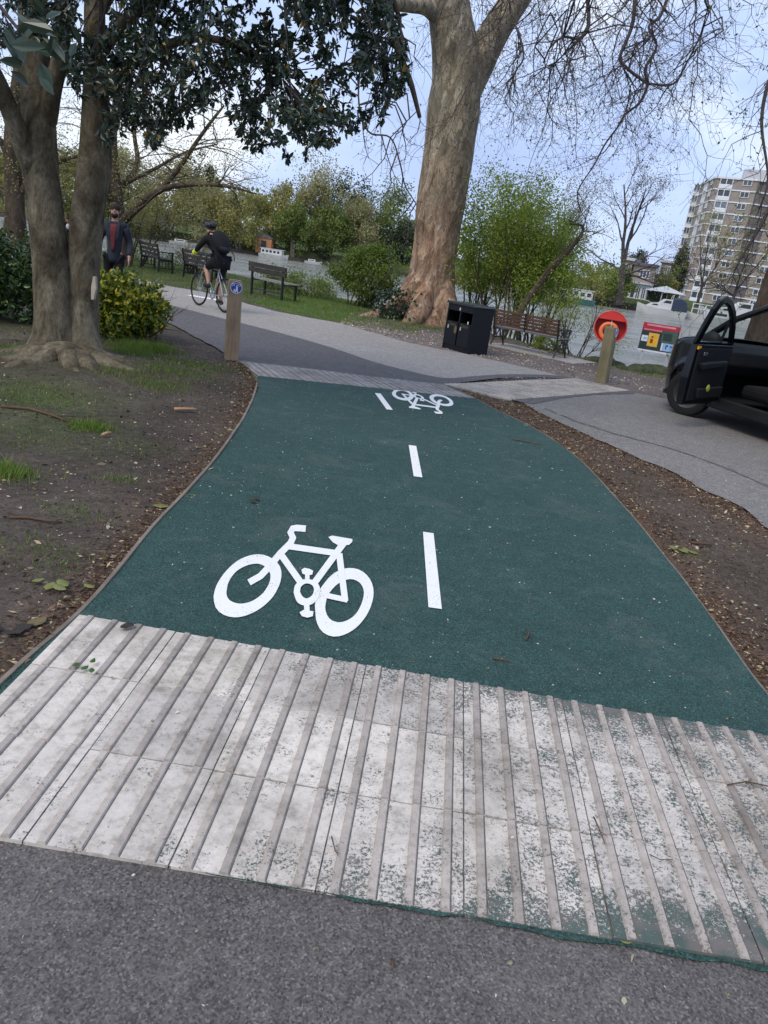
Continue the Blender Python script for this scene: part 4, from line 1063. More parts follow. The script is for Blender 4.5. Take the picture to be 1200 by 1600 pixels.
# twiggy bush right of the slatted bench
def twiggy(name, label, px, pyb, Yb, h, spread, n, nst, mat, seed, rbase=.016):
    rs = np.random.RandomState(seed); b = P(px, pyb, Yb); st, tp = [], []
    for i in range(nst): grow(rs, (b.x + rs.randn() * .12, b.y + rs.randn() * .1, -.2), (rs.randn() * spread, rs.randn() * spread * .6, 1), h * .75, rbase, 0, 2, st, tp, 7, .18, .01, 4, .5, .5, .3, .15)
    b.z = -.2; T = np.array([t[:3] for t in tp]); T = T[rs.randint(len(T), size=n)] + rs.randn(n, 3) * .08
    return plant(name, label, 'bush', b, [leaves(T, rs.uniform(.03, .065, n), .4, rs, flat=True)], mat, st, 'bark_brown', ns=3)
twiggy('twiggy_bush', 'spindly bush with sparse pale leaves between the slatted bench and the lifebuoy', 893, 562, 17.6, 2.0, .38, 2200, 11, 'leaf_willow', 71)
twiggy('twiggy_bush', 'thin brambly bush behind the middle of the slatted bench', 835, 540, 18.6, 1.3, .5, 1200, 8, 'leaf_mid', 72)
twiggy('twiggy_bush', 'thin brambly bush just right of the black bin', 778, 530, 18.8, 1.3, .35, 900, 8, 'leaf_mid', 73)
# leaning saplings at the left bank
for (px, px2, pyt, lab, sd) in ((222, 262, 330, 'slim leaning sapling on the bank beside the left-hand dark bench', 81), (206, 216, 350, 'short bare sapling on the bank between the walking man and the first bench', 82)):
    rs = np.random.RandomState(sd); st, tp = [], []; b = P(px, 405, 26.5); b.z = 0; t_ = P(px2, pyt, 26.5)
    d = (t_ - b); 
    for k in range(2): grow(rs, tuple(b), tuple(d.normalized() + Vector((.25 * k - .1, 0, 0))), d.length, .04, 0, 3, st, tp, 7, .12, 0, 4, .6, .5)
    T = np.array([t[:3] for t in tp]); T = T[rs.randint(len(T), size=2200)] + rs.randn(2200, 3) * .2
    plant('sapling', lab, 'sapling', b, [leaves(T, .05, .5, rs, flat=True)], 'leaf_olive', st, 'bark_brown', ns=3)

# ---- bare trees on the near bank, left
def baretree(label, px, pyb, Yb, segpaths, rads, seed, nleaf, mat, tw=(1.6, .02), name='bare_tree', nst=.8, leafs=.06, maxlev=2, bk='bark_brown', spread=.12):
    rs = np.random.RandomState(seed); b = P(px, pyb, Yb); b.z = -.1; t = thing(name, label, 'tree', b)
    m_ = MB(); st, tp = [], []
    for l, r in zip(segpaths, rads):
        pts = [PY(x, y, Yb + dy) for x, y, dy in l]
        if l is segpaths[0]: pts[0] = tuple(b)
        trunk_mesh(m_, pts, r, 10, .3 if l is segpaths[0] else 0, 2, .06)
        for q in cat_(pts, 5)[4:]:
            if rs.rand() < nst:
                grow(rs, q, (rs.randn(), rs.randn() * .7, rs.uniform(-.3, .8)), tw[0] * rs.uniform(.5, 1.1), tw[1], 0, maxlev, st, tp, 6, .25, 0, 3, .7, .55)
    m_.build('trunk', M[bk], t, world=True, smooth=True)
    V, F = sticks(st, 3); obj_np('twigs', mesh_np('twigs', V, F, M['bark_far' if bk != 'bark_twig' else 'bark_twig']), t, kind='stuff')
    if nleaf:
        T = np.array([q[:3] for q in tp]); T = T[rs.randint(len(T), size=nleaf)] + rs.randn(nleaf, 3) * spread
        V, F = leaves(T, leafs, .5, rs, flat=True); obj_np('foliage', mesh_np('foliage', V, F, M[mat]), t, kind='stuff')
    return t
baretree('mossy tree with a long bough reaching right, standing behind the walking man', 188, 428, 25.5,
         [[(188, 430, 0), (186, 380, 0), (182, 320, 0), (178, 270, 0), (176, 210, 0), (186, 120, 0)],
          [(184, 355, 0), (200, 338, -.3), (222, 318, -.8), (240, 303, -1.2), (265, 292, -1.6), (310, 288, -2), (360, 292, -2.3), (400, 303, -2.5)],
          [(240, 303, -1.2), (262, 285, -1.3), (285, 255, -1.4), (305, 225, -1.5), (330, 190, -1.6), (350, 165, -1.6)],
          [(180, 300, 0), (205, 275, .5), (215, 250, .9), (210, 200, 1.2), (225, 140, 1.4)],
          [(178, 330, 0), (165, 290, -.5), (170, 240, -.8), (150, 180, -1)], [(200, 285, .2), (245, 262, .2), (290, 238, .2), (340, 225, .3)]],
         [[.32, .24, .22, .18, .14, .08], [.15, .14, .12, .10, .08, .06, .04, .02], [.08, .075, .07, .06, .05, .03], [.10, .09, .08, .06, .03], [.10, .08, .06, .03], [.06, .05, .04, .02]], 91, 9000, 'leaf_olive', (1.9, .022), spread=.14)
baretree('thick-trunked tree behind the hedge at the far left edge', 22, 372, 24.0,
         [[(24, 380, 0), (24, 330, 0), (22, 290, 0), (18, 240, 0), (20, 190, 0), (30, 100, 0)], [(30, 305, 0), (48, 280, 0), (70, 262, .5), (100, 250, .8), (140, 240, 1)], [(20, 260, 0), (0, 220, 0), (-40, 160, 0)], [(20, 230, 0), (45, 200, 0), (60, 150, 0), (110, 110, 0)]],
         [[.42, .27, .25, .23, .2, .14], [.1, .09, .07, .05, .03], [.1, .08, .05], [.09, .08, .06, .03]], 92, 6000, 'leaf_olive', (1.9, .02), spread=.14)
# tree behind the car at the right edge, and its drooping leafy shoots
TR = baretree('mossy trunk standing behind the car at the right edge', 1190, 520, 14.5, [[(1188, 560, 0), (1197, 500, 0), (1214, 440, 0), (1234, 390, 0), (1272, 280, 0), (1305, 120, 0), (1310, -60, -.4), (1285, -220, -1)], [(1272, 280, 0), (1300, 200, 0), (1360, 100, 0)]], [[.32, .26, .24, .22, .20, .18, .15, .1], [.1, .08, .05]], 93, 0, 'leaf_olive', (.9, .01), bk='bark_brown', nst=.15)
segs, tips = [], []; rs = np.random.RandomState(94)
bw = MB(); bpts = [[PY(1290, -60, 14.1), PY(1240, -110, 13.2), PY(1180, -100, 12.5), PY(1130, -70, 12)], [PY(1270, 120, 14.5), PY(1235, 90, 13.5), PY(1205, 120, 13), PY(1190, 190, 12.8), PY(1200, 280, 12.6), PY(1185, 330, 12.6)], [PY(1240, 280, 14.5), PY(1215, 300, 13.6), PY(1190, 350, 13.2), PY(1160, 400, 13), PY(1145, 430, 13)]]
for l in bpts: trunk_mesh(bw, l, [.05, .035, .022, .01], 6, 0, 1, .05)
bw.build('bough', M['bark_twig'], TR, world=True, smooth=True)
for l in bpts:
    for q in cat_(l, 6)[3:]:
        if rs.rand() < .8: hang(rs, q, rs.uniform(.5, 1.3), .008, 0, segs, tips)
V, F = sticks(segs, 3); obj_np('shoots', mesh_np('shoots', V, F, M['bark_twig']), TR, kind='stuff')
T = np.array(tips); V, F = leaves(T, rs.uniform(.03, .06, len(T)), .55, rs, flat=True); obj_np('foliage', mesh_np('foliage', V, F, M['leaf_bushy']), TR, kind='stuff')

# ---- far bank trees
def fartree(label, px, pytop, pybase, Yb, wpx, mat, seed, n=2600, size=.30, ncl=34, lump=.33, zc=.58, bare=False, name='bank_tree', group=None, asp=.6, cat='tree', crownfrac=.46):
    rs = np.random.RandomState(seed); b = P(px, pybase, Yb); b.z = float(np.clip(b.z, -.3, .6)); top = P(px, pytop, Yb); h = top.z - b.z; w_ = wpx * Yb * 1.02 / FPX
    st, tp = [], []
    for i in range(2 if not bare else 3): grow(rs, (b.x + rs.randn() * .2, b.y, b.z - .2), (rs.randn() * .12, rs.randn() * .1, 1), h * (.62 if not bare else .6), .05 + h * .02, 0, 3 if bare else 2, st, tp, 6, .15, .03, 5 if bare else 4, .6, .55, .3, .3)
    T = np.array([q[:3] for q in tp]); 
    p_ = []
    if bare:
        T = T[rs.randint(len(T), size=n)] + rs.randn(n, 3) * h * .05; p_.append(leaves(T, size, asp, rs, flat=True))
    else:
        C = (b.x, b.y, b.z + h * zc)
        p_.append(blob_leaves(rs, C, (w_ * .5, w_ * .42, h * crownfrac), n, size, asp, .4, lump, 0, ncl, flat=True, zmin=b.z))
        T = T[rs.randint(len(T), size=n // 3)] + rs.randn(n // 3, 3) * h * .05; p_.append(leaves(T, size, asp, rs, flat=True))
    return plant(name, label, cat, b, p_, mat, st, 'bark_far', group, part='crown', ns=3)
FT = [
 ('pale willow on the far bank seen through the gap between the twin trunks', 108, 235, 385, 88, 90, 'leaf_olive'),
 ('tall straggly willow on the far bank above the walking man', 205, 225, 378, 92, 110, 'leaf_pale'),
 ('bushy green tree on the far bank, left of the white house by the water', 165, 285, 372, 90, 60, 'leaf_mid'),
 ('drooping pale willow on the far bank between the white house and the cyclist', 262, 245, 384, 94, 95, 'leaf_olive'),
 ('dark conifer-topped tree rising behind the willows above the cyclist', 312, 262, 384, 112, 46, 'leaf_deep'),
 ('pale willow directly behind the cyclist on the far bank', 322, 285, 388, 93, 95, 'leaf_pale'),
 ('yellow-green tree on the far bank just right of the cyclist', 372, 300, 392, 92, 80, 'leaf_olive'),
 ('golden budding tree on the far bank above the moored white houseboat', 430, 288, 396, 96, 70, 'leaf_olive'),
 ('bright green tree on the far bank above the bench with the pale seat', 458, 318, 398, 93, 60, 'leaf_mid'),
 ('tall dark cedar behind the far bank trees, left of the plane tree', 528, 270, 398, 125, 95, 'leaf_deep'),
 ('thin pale poplar on the far bank in front of the dark cedar', 484, 255, 402, 98, 48, 'leaf_pale'),
 ('grey-green tree on the far bank above the clipped dark hedge', 512, 325, 404, 95, 62, 'leaf_mid'),
 ('tall tree on the far bank showing between the round bush and the plane trunk', 590, 285, 412, 100, 85, 'leaf_mid'),
 ('shadowy evergreen on the far bank low beside the plane trunk', 625, 345, 415, 98, 50, 'leaf_deep'),
 ('straggling pale tree on the far bank, above the round green bush', 556, 312, 410, 97, 60, 'leaf_pale'),
 ('grey tree at the far left edge beyond the hedge', 5, 240, 372, 85, 90, 'leaf_olive'),
 ('pale tree far left beyond the hedge, beside the thick trunk', 60, 262, 378, 86, 70, 'leaf_pale'),
]
for i, (lab, px, pt, pb_, Yb, wp, mt) in enumerate(FT):
    fartree(lab, px, pt, pb_, Yb, wp, mt, 200 + i, 6500, .26 if Yb < 110 else .34, 40, .30, .52, crownfrac=.50)
fartree('dark clipped hedge on the far bank below the cedar', 497, 386, 404, 94, 32, 'leaf_deep', 260, 1200, .25, 10, .4, .5, name='clipped_hedge', cat='hedge')
fartree('pale grass-green bank shrub beside the moored white houseboat', 392, 372, 396, 94, 26, 'leaf_mid', 261, 900, .22, 10, .4, .5, name='bank_shrub', cat='bush')
# right of the willow clump
for i, a in enumerate([
 ('purplish bare tree behind the top of the willow clump', 868, 262, 440, 120, 70, 'leaf_bud', True),
 ('dark evergreen showing past the right side of the willow clump', 872, 330, 440, 116, 34, 'leaf_deep', False),
 ('leafy green shrub mass on the far bank left of the white house', 925, 408, 470, 94, 80, 'leaf_olive', False),
 ('bright green shrub on the far bank behind the leaning stem', 872, 418, 462, 96, 50, 'leaf_mid', False),
 ('low yellow-green shrub on the far bank nearest the white house', 962, 420, 474, 93, 48, 'leaf_mid', False),
 ('pink-flushed blossom tree beside the tall dark cypress', 1052, 376, 470, 140, 28, 'leaf_blossom', True),
 ('small round pine on the far bank beside the white house', 994, 392, 440, 112, 30, 'leaf_deep', False),
 ('green garden bush between the two brick houses', 1030, 418, 458, 106, 24, 'leaf_mid', False),
 ('sunny yellow-green bush beside the dark cypress', 1047, 438, 464, 108, 16, 'leaf_olive', False)]):
    lab, px, pt, pb_, Yb, wp, mt, br = a
    fartree(lab, px, pt, pb_, Yb, wp, mt, 300 + i, 2600 if not br else 1500, .24, 26, .36, .55, bare=br)
# tall bare tree by the water, right
rs = np.random.RandomState(97)
def bigbare(label, px, pyb, Yb, pytop, seed, lean=(.02, 0), n=3000, mat='leaf_bud', r=.5, k=2, sp=.62, leafsz=.16):
    rs = np.random.RandomState(seed); b = P(px, pyb, Yb); b.z = 0; h = P(px, pytop, Yb).z; st, tp = [], []
    st.append((b.x, b.y, -.3, b.x + lean[0] * h * .25, b.y, h * .28, r, r * .75)); q = np.array(st[-1][3:6])
    for i in range(k): grow(rs, q, ((i - (k - 1) / 2) * .5 + lean[0], rs.randn() * .25, 1), h * .62, r * .55, 0, 4, st, tp, 7, .17, .015, 5, sp, .50, .25, .15)
    for i in range(4): grow(rs, q - np.array([0, 0, rs.uniform(0, h * .1)]), (rs.choice([-1, 1]) * 1.0, rs.randn() * .4, .45), h * .4, r * .3, 1, 4, st, tp, 6, .22, .0, 5, sp, .5, .25, .15)
    T = np.array([t[:3] for t in tp]); T = T[rs.randint(len(T), size=n)] + rs.randn(n, 3) * .18
    print(label, len(st))
    t = thing('bare_tree', label, 'tree', b); V, F = sticks(st, 3); obj_np('trunk', mesh_np('trunk', V, F, M['bark_twig']), t)
    V, F = leaves(T, leafsz, .6, rs, flat=True); obj_np('buds', mesh_np('buds', V, F, M[mat]), t, kind='stuff')
bigbare('tall bare-branched tree rising left of the brick house with white French windows', 972, 452, 92, 262, 98, lean=(-.16, 0))
bigbare('bare budding tree standing in front of the left half of the tower block', 1088, 478, 112, 345, 99, n=3500, mat='leaf_olive', r=.28, k=3, sp=.5)
bigbare('bare budding tree standing in front of the right half of the tower block', 1140, 485, 112, 350, 100, n=3000, mat='leaf_olive', r=.3, k=2, sp=.5)
cy = P(1051, 462, 118); cy.z = 0; rs = np.random.RandomState(4)
hc = P(1067, 380, 118).z
plant('cypress_tree', 'tall narrow near-black cypress against the left side of the tower block', 'tree', cy, [blob_leaves(rs, (cy.x, cy.y, hc * .5), (1.25, 1.2, hc * .52), 5000, .28, .6, .5, .14, 0, 0, flat=True)], 'leaf_deep', [(cy.x, cy.y, -.2, cy.x, cy.y, hc * .8, .25, .08)], part='crown')
# distant woodland that reads as one mass
rs = np.random.RandomState(12); C = []
for i in range(170):
    x = rs.uniform(-260, 330); y = rs.uniform(160, 230) + max(0, x) * .2; h = rs.uniform(5, 10) * (1.2 if x < 20 else .8)
    n = 150; D = rs.randn(n, 3); D /= np.linalg.norm(D, axis=1, keepdims=True); C.append(np.array([x, y, h * .55]) + D * rs.uniform(.5, 1, (n, 1)) * np.array([6, 4, h * .5]))
C = np.concatenate(C); V, F = leaves(C, rs.uniform(.8, 1.5, len(C)), .7, rs, flat=True)
o = put(bpy.data.objects.new('distant_wood', mesh_np('distant_wood', V, F, M['leaf_mid'])), kind='stuff')
tag(o, 'hazy line of distant woodland beyond the far bank', 'woodland')

# ---- grass, litter, crumbs
def blades(C, h, w_, rs):
    n = len(C); a = rs.uniform(0, 2 * math.pi, n); u = np.stack([np.cos(a), np.sin(a), np.zeros(n)], 1) * (w_ / 2); t = rs.randn(n, 3) * .35; t[:, 2] = 1
    hh = (h * rs.uniform(.5, 1.2, n))[:, None]
    V = np.stack([C - u, C + u, C + t * hh], 1).reshape(-1, 3); return V, (np.arange(n) * 3)[:, None] + np.array([[0, 1, 2]])
rs = np.random.RandomState(15)
XYc = np.concatenate([rs.uniform([-5.5, 1.7], [-1.2, 11], (16000, 2)), rs.uniform([1.8, 1.7], [3.9, 11], (9000, 2)), rs.uniform([-2, 10], [9, 19], (6000, 2))]); pv = np.zeros(len(XYc), bool)
for pl in (P_near, P_green, P_dark, P_light, P_road, P_band, TACT2): pv |= inpoly(XYc[:, 0], XYc[:, 1], pl)
XYc = XYc[~pv & (XYc[:, 1] < bankY(XYc[:, 0]) - .2)]; zc_ = np.array([gz_(a, b) for a, b in XYc]); Dc = rs.randn(len(XYc), 3); Dc[:, 2] *= .4
V, F = leaves(np.stack([XYc[:, 0], XYc[:, 1], zc_ + .003], 1), rs.gamma(2, .0045, len(XYc)) + .004, .7, rs, D=Dc)
tag(put(bpy.data.objects.new('soil_crumbs', mesh_np('soil_crumbs', V, F, M['clods']))), 'loose crumbs of earth and grit on the bare trodden soil', 'soil', kind='stuff')
x = rs.uniform(-18, 0.2, 120000); y = rs.uniform(16, 36, 120000); k = (y < bankY(x) + .3) & (y > 17); k &= ~inpoly(x, y, P_light); x, y = x[k], y[k]
k = dist(x, y, FAREDGE) > .08 + .1 * rs.rand(len(x)); x, y = x[k], y[k]; x, y = x[:60000], y[:60000]
V, F = blades(np.stack([x, y, np.full(len(x), -.01) - np.clip(y - bankY(x) + .3, 0, 1) * .4], 1), .075, .016, rs)
tag(put(bpy.data.objects.new('grass_verge', mesh_np('grass_verge', V, F, M['grass_blades']))), 'strip of mown grass between the footpath and the river under the benches', 'grass', kind='stuff')
tufts = [(142, 668, .16, 700, .06), (118, 672, .10, 90, .04), (188, 748, .14, 160, .035), (2, 742, .22, 900, .07), (225, 548, .40, 2200, .13), (205, 560, .3, 700, .09), (250, 608, .35, 800, .05), (262, 590, .5, 1100, .045), (300, 575, .6, 1200, .04), (60, 608, .5, 600, .035), (20, 620, .5, 550, .035), (100, 628, .4, 300, .03), (180, 590, .4, 900, .04), (60, 690, .4, 250, .03), (120, 805, .25, 200, .03), (30, 860, .3, 200, .03), (70, 880, .3, 260, .03), (215, 700, .3, 160, .03), (1070, 866, .12, 90, .03), (640, 508, .9, 900, .07), (680, 515, .7, 700, .07), (20, 560, .5, 900, .05), (1010, 583, .9, 900, .06)]
CC = []; HH = []
for px, py, r, n, h in tufts:
    g = G(px, py); a = rs.randn(n, 2) * r * .5 * np.array([1, .8]); C = np.stack([g.x + a[:, 0], g.y + a[:, 1], np.zeros(n)], 1); CC.append(C); HH.append(np.full(n, h))
CC = np.concatenate(CC); HH = np.concatenate(HH); pv = np.zeros(len(CC), bool)
for pl in (P_near, P_green, P_dark, P_light, P_road, P_band, TACT2): pv |= inpoly(CC[:, 0], CC[:, 1], pl)
CC = CC[~pv]; HH = HH[~pv]; CC[:, 2] = [gz_(a, b) - .004 for a, b in CC[:, :2]]
V, F = blades(CC, HH, .006, rs)
tag(put(bpy.data.objects.new('grass_tufts', mesh_np('grass_tufts', V, F, M['grass_blades']))), 'scattered tufts of grass growing in the bare trodden earth', 'grass', kind='stuff')
def scatter_edge(pl, side, n, spread, rs):
    pl = np.array(pl); seg = rs.randint(len(pl) - 1, size=n); t = rs.rand(n)[:, None]; p = pl[seg] * (1 - t) + pl[seg + 1] * t; d = pl[seg + 1] - pl[seg]; d /= np.linalg.norm(d, axis=1, keepdims=True)
    nn = np.stack([-d[:, 1], d[:, 0]], 1) * side; return p + nn * (np.abs(rs.randn(n, 1)) * spread - .004)
def flatleaves(XY, size, asp, rs, z=None, tilt=.35):
    n = len(XY); D = rs.randn(n, 3); D[:, 2] = rs.randn(n) * tilt * .5
    zz = np.array([max(gz_(a, b), -.02) for a, b in XY]) if z is None else np.full(n, z)
    V, F = leaves(np.stack([XY[:, 0], XY[:, 1], zz + .004 + rs.uniform(0, .006, n)], 1), size, asp, rs, D=D, flat=True); 
    return V, F
def up(V, z=None):
    return V
rs = np.random.RandomState(16)
glp = [p for p in GL if 1.6 < p[1] < 10]; grp = [p for p in GR if p[1] < 10.4]
A = [scatter_edge(glp, 1, 5200, .10, rs), scatter_edge(glp, 1, 1800, .35, rs), scatter_edge(grp, -1, 6500, .12, rs), scatter_edge(grp, -1, 3500, .4, rs), scatter_edge(low + [(3.35, 4.2)], -1, 6000, .22, rs)]
XY = np.concatenate(A + [rs.uniform([-5, 2], [-1.3, 10], (3500, 2)), rs.uniform([1.85, 3], [3.6, 9], (2500, 2))]); 
sz = rs.gamma(2.2, .006, len(XY)) + .006; pv = inpoly(XY[:, 0], XY[:, 1], P_green) | inpoly(XY[:, 0], XY[:, 1], P_road) & (rs.rand(len(XY)) < .8)
XY, sz = XY[~pv], sz[~pv]
V, F = flatleaves(XY, sz, .38, rs)
tag(put(bpy.data.objects.new('leaf_litter', mesh_np('leaf_litter', V, F, M['litter']))), 'reddish brown leaf litter and bark crumbs lying along the path edges', 'leaf litter', kind='stuff')
XY = rs.uniform([-1.6, 11.5], [9, 20], (26000, 2)); k = ~inpoly(XY[:, 0], XY[:, 1], P_light) & ~inpoly(XY[:, 0], XY[:, 1], P_dark) & ~inpoly(XY[:, 0], XY[:, 1], P_road) & ~inpoly(XY[:, 0], XY[:, 1], TACT2) & (XY[:, 1] < bankY(XY[:, 0]))
k &= (rs.rand(len(XY)) < np.exp(-dist(XY[:, 0], XY[:, 1], FAREDGE) / .9) + .12) ; XY = XY[k]
V, F = flatleaves(XY, rs.uniform(.02, .05, len(XY)), .6, rs)
tag(put(bpy.data.objects.new('leaf_litter', mesh_np('leaf_litter', V, F, M['litter_pink']))), 'faded pinkish leaf litter strewn under the plane tree and bench', 'leaf litter', kind='stuff')
XY = np.concatenate([rs.uniform([-1.2, 2.7], [1.8, 10], (1500, 2)), rs.uniform([-1.2, 1.6], [1.8, 2.8], (140, 2)), rs.uniform([-2, .8], [2, 1.6], (160, 2)), rs.uniform([-5, 3], [-1.3, 10], (700, 2)), rs.uniform([1.9, 3], [3.4, 10], (450, 2)), rs.uniform([3, 5], [6, 12], (150, 2)), rs.normal([-.9, 5.2], [.35, .8], (160, 2))])
zz = np.where(inpoly(XY[:, 0], XY[:, 1], P_green) & (XY[:, 1] > 2.8), .020, np.where(XY[:, 1] < 1.58, .014, .03)); n = len(XY)
outg = ~inpoly(XY[:, 0], XY[:, 1], P_green) & (XY[:, 1] > 1.58); zz[outg] = [max(.012, gz_(a, b) + .004) for a, b in XY[outg]]
D = rs.randn(n, 3); D[:, 2] *= .15; V, F = leaves(np.stack([XY[:, 0], XY[:, 1], zz], 1), rs.gamma(2, .0028, n) + .004, .55, rs, D=D)
tag(put(bpy.data.objects.new('fallen_bud_scales', mesh_np('fallen_bud_scales', V, F, M['crumbs']))), 'tiny pale bud scales and seeds scattered over the green path and soil', 'litter', kind='stuff')

# ================================================================== OBJECTS
def rot2(v, a): return Vector((v[0] * math.cos(a) - v[1] * math.sin(a), v[0] * math.sin(a) + v[1] * math.cos(a), 0))
# ---- timber bollards with shared-path discs
def bollard(label, px, py, rz, w_, h, mat, discface, tiltdeg=0, disc_r=.075, grooves=()):
    g = G(px, py); t = thing('bollard', label, 'bollard', (g.x, g.y, 0), rz, 'timber bollards beside the paths')
    m_ = MB(); c = .012; W = w_ / 2
    oct_ = [(-W + c, -W), (W - c, -W), (W, -W + c), (W, W - c), (W - c, W), (-W + c, W), (-W, W - c), (-W, -W + c)]
    tl = math.tan(R_(tiltdeg))
    ring = lambda z, s: [(x * s + tl * z, y * s, z) for x, y in oct_]
    v = ring(-.1, 1) + ring(h - .03, 1) + ring(h, .9); f = [(k, (k + 1) % 8, 8 + (k + 1) % 8, 8 + k) for k in range(8)] + [(8 + k, 8 + (k + 1) % 8, 16 + (k + 1) % 8, 16 + k) for k in range(8)] + [tuple(range(16, 24))]
    m_.add(v, f).build('post', M[mat], t)
    ax = {'front': (0, -1), 'right': (1, 0)}[discface]; n = Vector((*ax, 0)); off = Vector((tl * (h - .1), 0, 0))
    c0 = n * (W + .004) + off + Vector((0, 0, h - .085)); d = MB().disc(c0, n, disc_r, .006, 28).build('sign_disc', M['sign_blue'], t)
    s_ = n.cross(Vector((0, 0, 1))) * -1
    MB().disc(c0 + n * .002, n, disc_r * 1.0, .006, 28, disc_r * .9).build('rim', M['sign_white'], d)
    def fig(pl, nm):
        b_ = MB(); k = disc_r / .075
        for poly in pl:
            q = [c0 + n * .0055 + s_ * x * k + Vector((0, 0, z * k)) for x, z in poly]; m0 = len(poly); b_.add(q + [p + n * .001 for p in q], [tuple(range(m0, 2 * m0)), tuple(range(m0 - 1, -1, -1))] + [(i, (i + 1) % m0, m0 + (i + 1) % m0, m0 + i) for i in range(m0)])
        b_.build(nm, M['sign_white'], d)
    # adult and child walking, bicycle above
    fig([[(-.012, -.06), (.0, -.06), (.008, -.03), (.014, -.06), (.026, -.06), (.018, -.02), (.018, .012), (-.004, .012), (-.006, -.02)], [(.0, .016), (.014, .016), (.014, .03), (.0, .03)]], 'pedestrian')
    fig([[(-.034, -.058), (-.026, -.058), (-.023, -.04), (-.019, -.058), (-.012, -.058), (-.017, -.02), (-.030, -.02)]], 'child_figure')
    whl = lambda cx: [[(cx + .017 * math.cos(a), .045 - .012 + .017 * math.sin(a)), (cx + .017 * math.cos(a + .52), .045 - .012 + .017 * math.sin(a + .52)), (cx + .012 * math.cos(a + .52), .045 - .012 + .012 * math.sin(a + .52)), (cx + .012 * math.cos(a), .045 - .012 + .012 * math.sin(a))] for a in [k * .5236 for k in range(12)]]
    fig(whl(-.040) + whl(.038) + [[(-.038, .032), (-.012, .052), (-.010, .048), (-.036, .028)], [(-.012, .052), (.016, .052), (.016, .048), (-.012, .048)], [(.016, .052), (.038, .034), (.036, .030), (.014, .048)]], 'bicycle_figure')
    return t
bollard('weathered orange-brown timber bollard at the left corner of the green cycle path', 361, 562, R_(22), .165, 1.01, 'timber_post', 'front', -1)
b_ = bollard('greenish timber bollard standing in front of the red lifebuoy housing', 940, 597, R_(-32), .185, .94, 'timber_post_green', 'right', -2.5)

# ---- litter bin
c0, c1, c2 = G(690, 543), G(730, 554), G(753, 555)
ux = (c1 - c0).normalized(); a_ = math.atan2(ux.y, ux.x); Wb = (c1 - c0).length; Db = .52; Hb = .86
bn = thing('litter_bin', 'black double litter bin cabinet with a grey lid beside the plane tree', 'litter bin', (c0.x, c0.y, 0), a_)
Wb = max(Wb, .62)
m_ = MB()
m_.box(0, .03, 0, Db, 0, Hb); m_.box(Wb - .03, Wb, 0, Db, 0, Hb); m_.box(.03, Wb - .03, Db - .03, Db, 0, Hb); m_.box(.03, Wb - .03, .012, Db - .03, .0, .10); m_.box(.03, Wb - .03, 0, .03, Hb - .12, Hb)
m_.box(.03, Wb - .03, .02, .05, Hb - .42, Hb - .32); m_.box(Wb / 2 - .02, Wb / 2 + .02, 0, .3, Hb - .32, Hb - .12); m_.box(.03, Wb - .03, .3, .33, Hb - .33, Hb - .1)
body = m_.build('cabinet', M['bin_black'], bn, bevel=.006)
for i in range(2):
    x0 = .035 + i * (Wb / 2 - .02); dr = MB().box(x0, x0 + Wb / 2 - .05, -.004, .018, .10, Hb - .33).build('door', M['bin_black'], bn, bevel=.004)
    MB().box(x0 + .05, x0 + .075, -.012, -.005, .40, .46).build('lock', M['steel_grey'], dr)
    tx = bpy.data.curves.new('lettering', 'FONT'); tx.body = 'Litter'; tx.size = .095; tx.extrude = .001; tx.align_x = 'CENTER'; tx.materials.append(M['gold'])
    o = bpy.data.objects.new('lettering_source', tx); col.objects.link(o); bpy.context.view_layer.update(); me = bpy.data.meshes.new_from_object(o.evaluated_get(bpy.context.evaluated_depsgraph_get())); bpy.data.objects.remove(o); me.name = 'lettering'; o = bpy.data.objects.new('lettering', me); col.objects.link(o); o.parent = bn; o.location = (x0 + Wb / 4 - .02, -.008, Hb - .40); o.rotation_euler = (R_(90), 0, 0)
# gold crest on the left door
cr = MB(); cx, cz = Wb / 2 - .06, .40
cr.prism([(cx - .035, cz - .05), (cx, cz - .085), (cx + .035, cz - .05), (cx + .035, cz + .035), (cx - .035, cz + .035)], -.009, -.005); cr.prism([(cx - .025, cz + .038), (cx + .025, cz + .038), (cx + .032, cz + .075), (cx + .012, cz + .055), (cx, cz + .085), (cx - .012, cz + .055), (cx - .032, cz + .075)], -.009, -.005)
cr.build('crest', M['gold'], bn)
MB().box(Wb / 2 - .035, Wb / 2 - .005, -.004, -.001, Hb - .10, Hb - .05).build('sticker', M['sticker'], bn)
MB().box(Wb - .13, Wb - .10, -.009, -.005, .54, .59).build('sticker', M['sticker'], bn)
ld = MB(); ld.prism([(-.02, Hb), (Wb + .02, Hb), (Wb + .02, Hb + .02), (Wb - .0, Hb + .045), (0, Hb + .045), (-.02, Hb + .02)], -.03, Db + .02); ld.build('lid', M['bin_lid'], bn, bevel=.005)

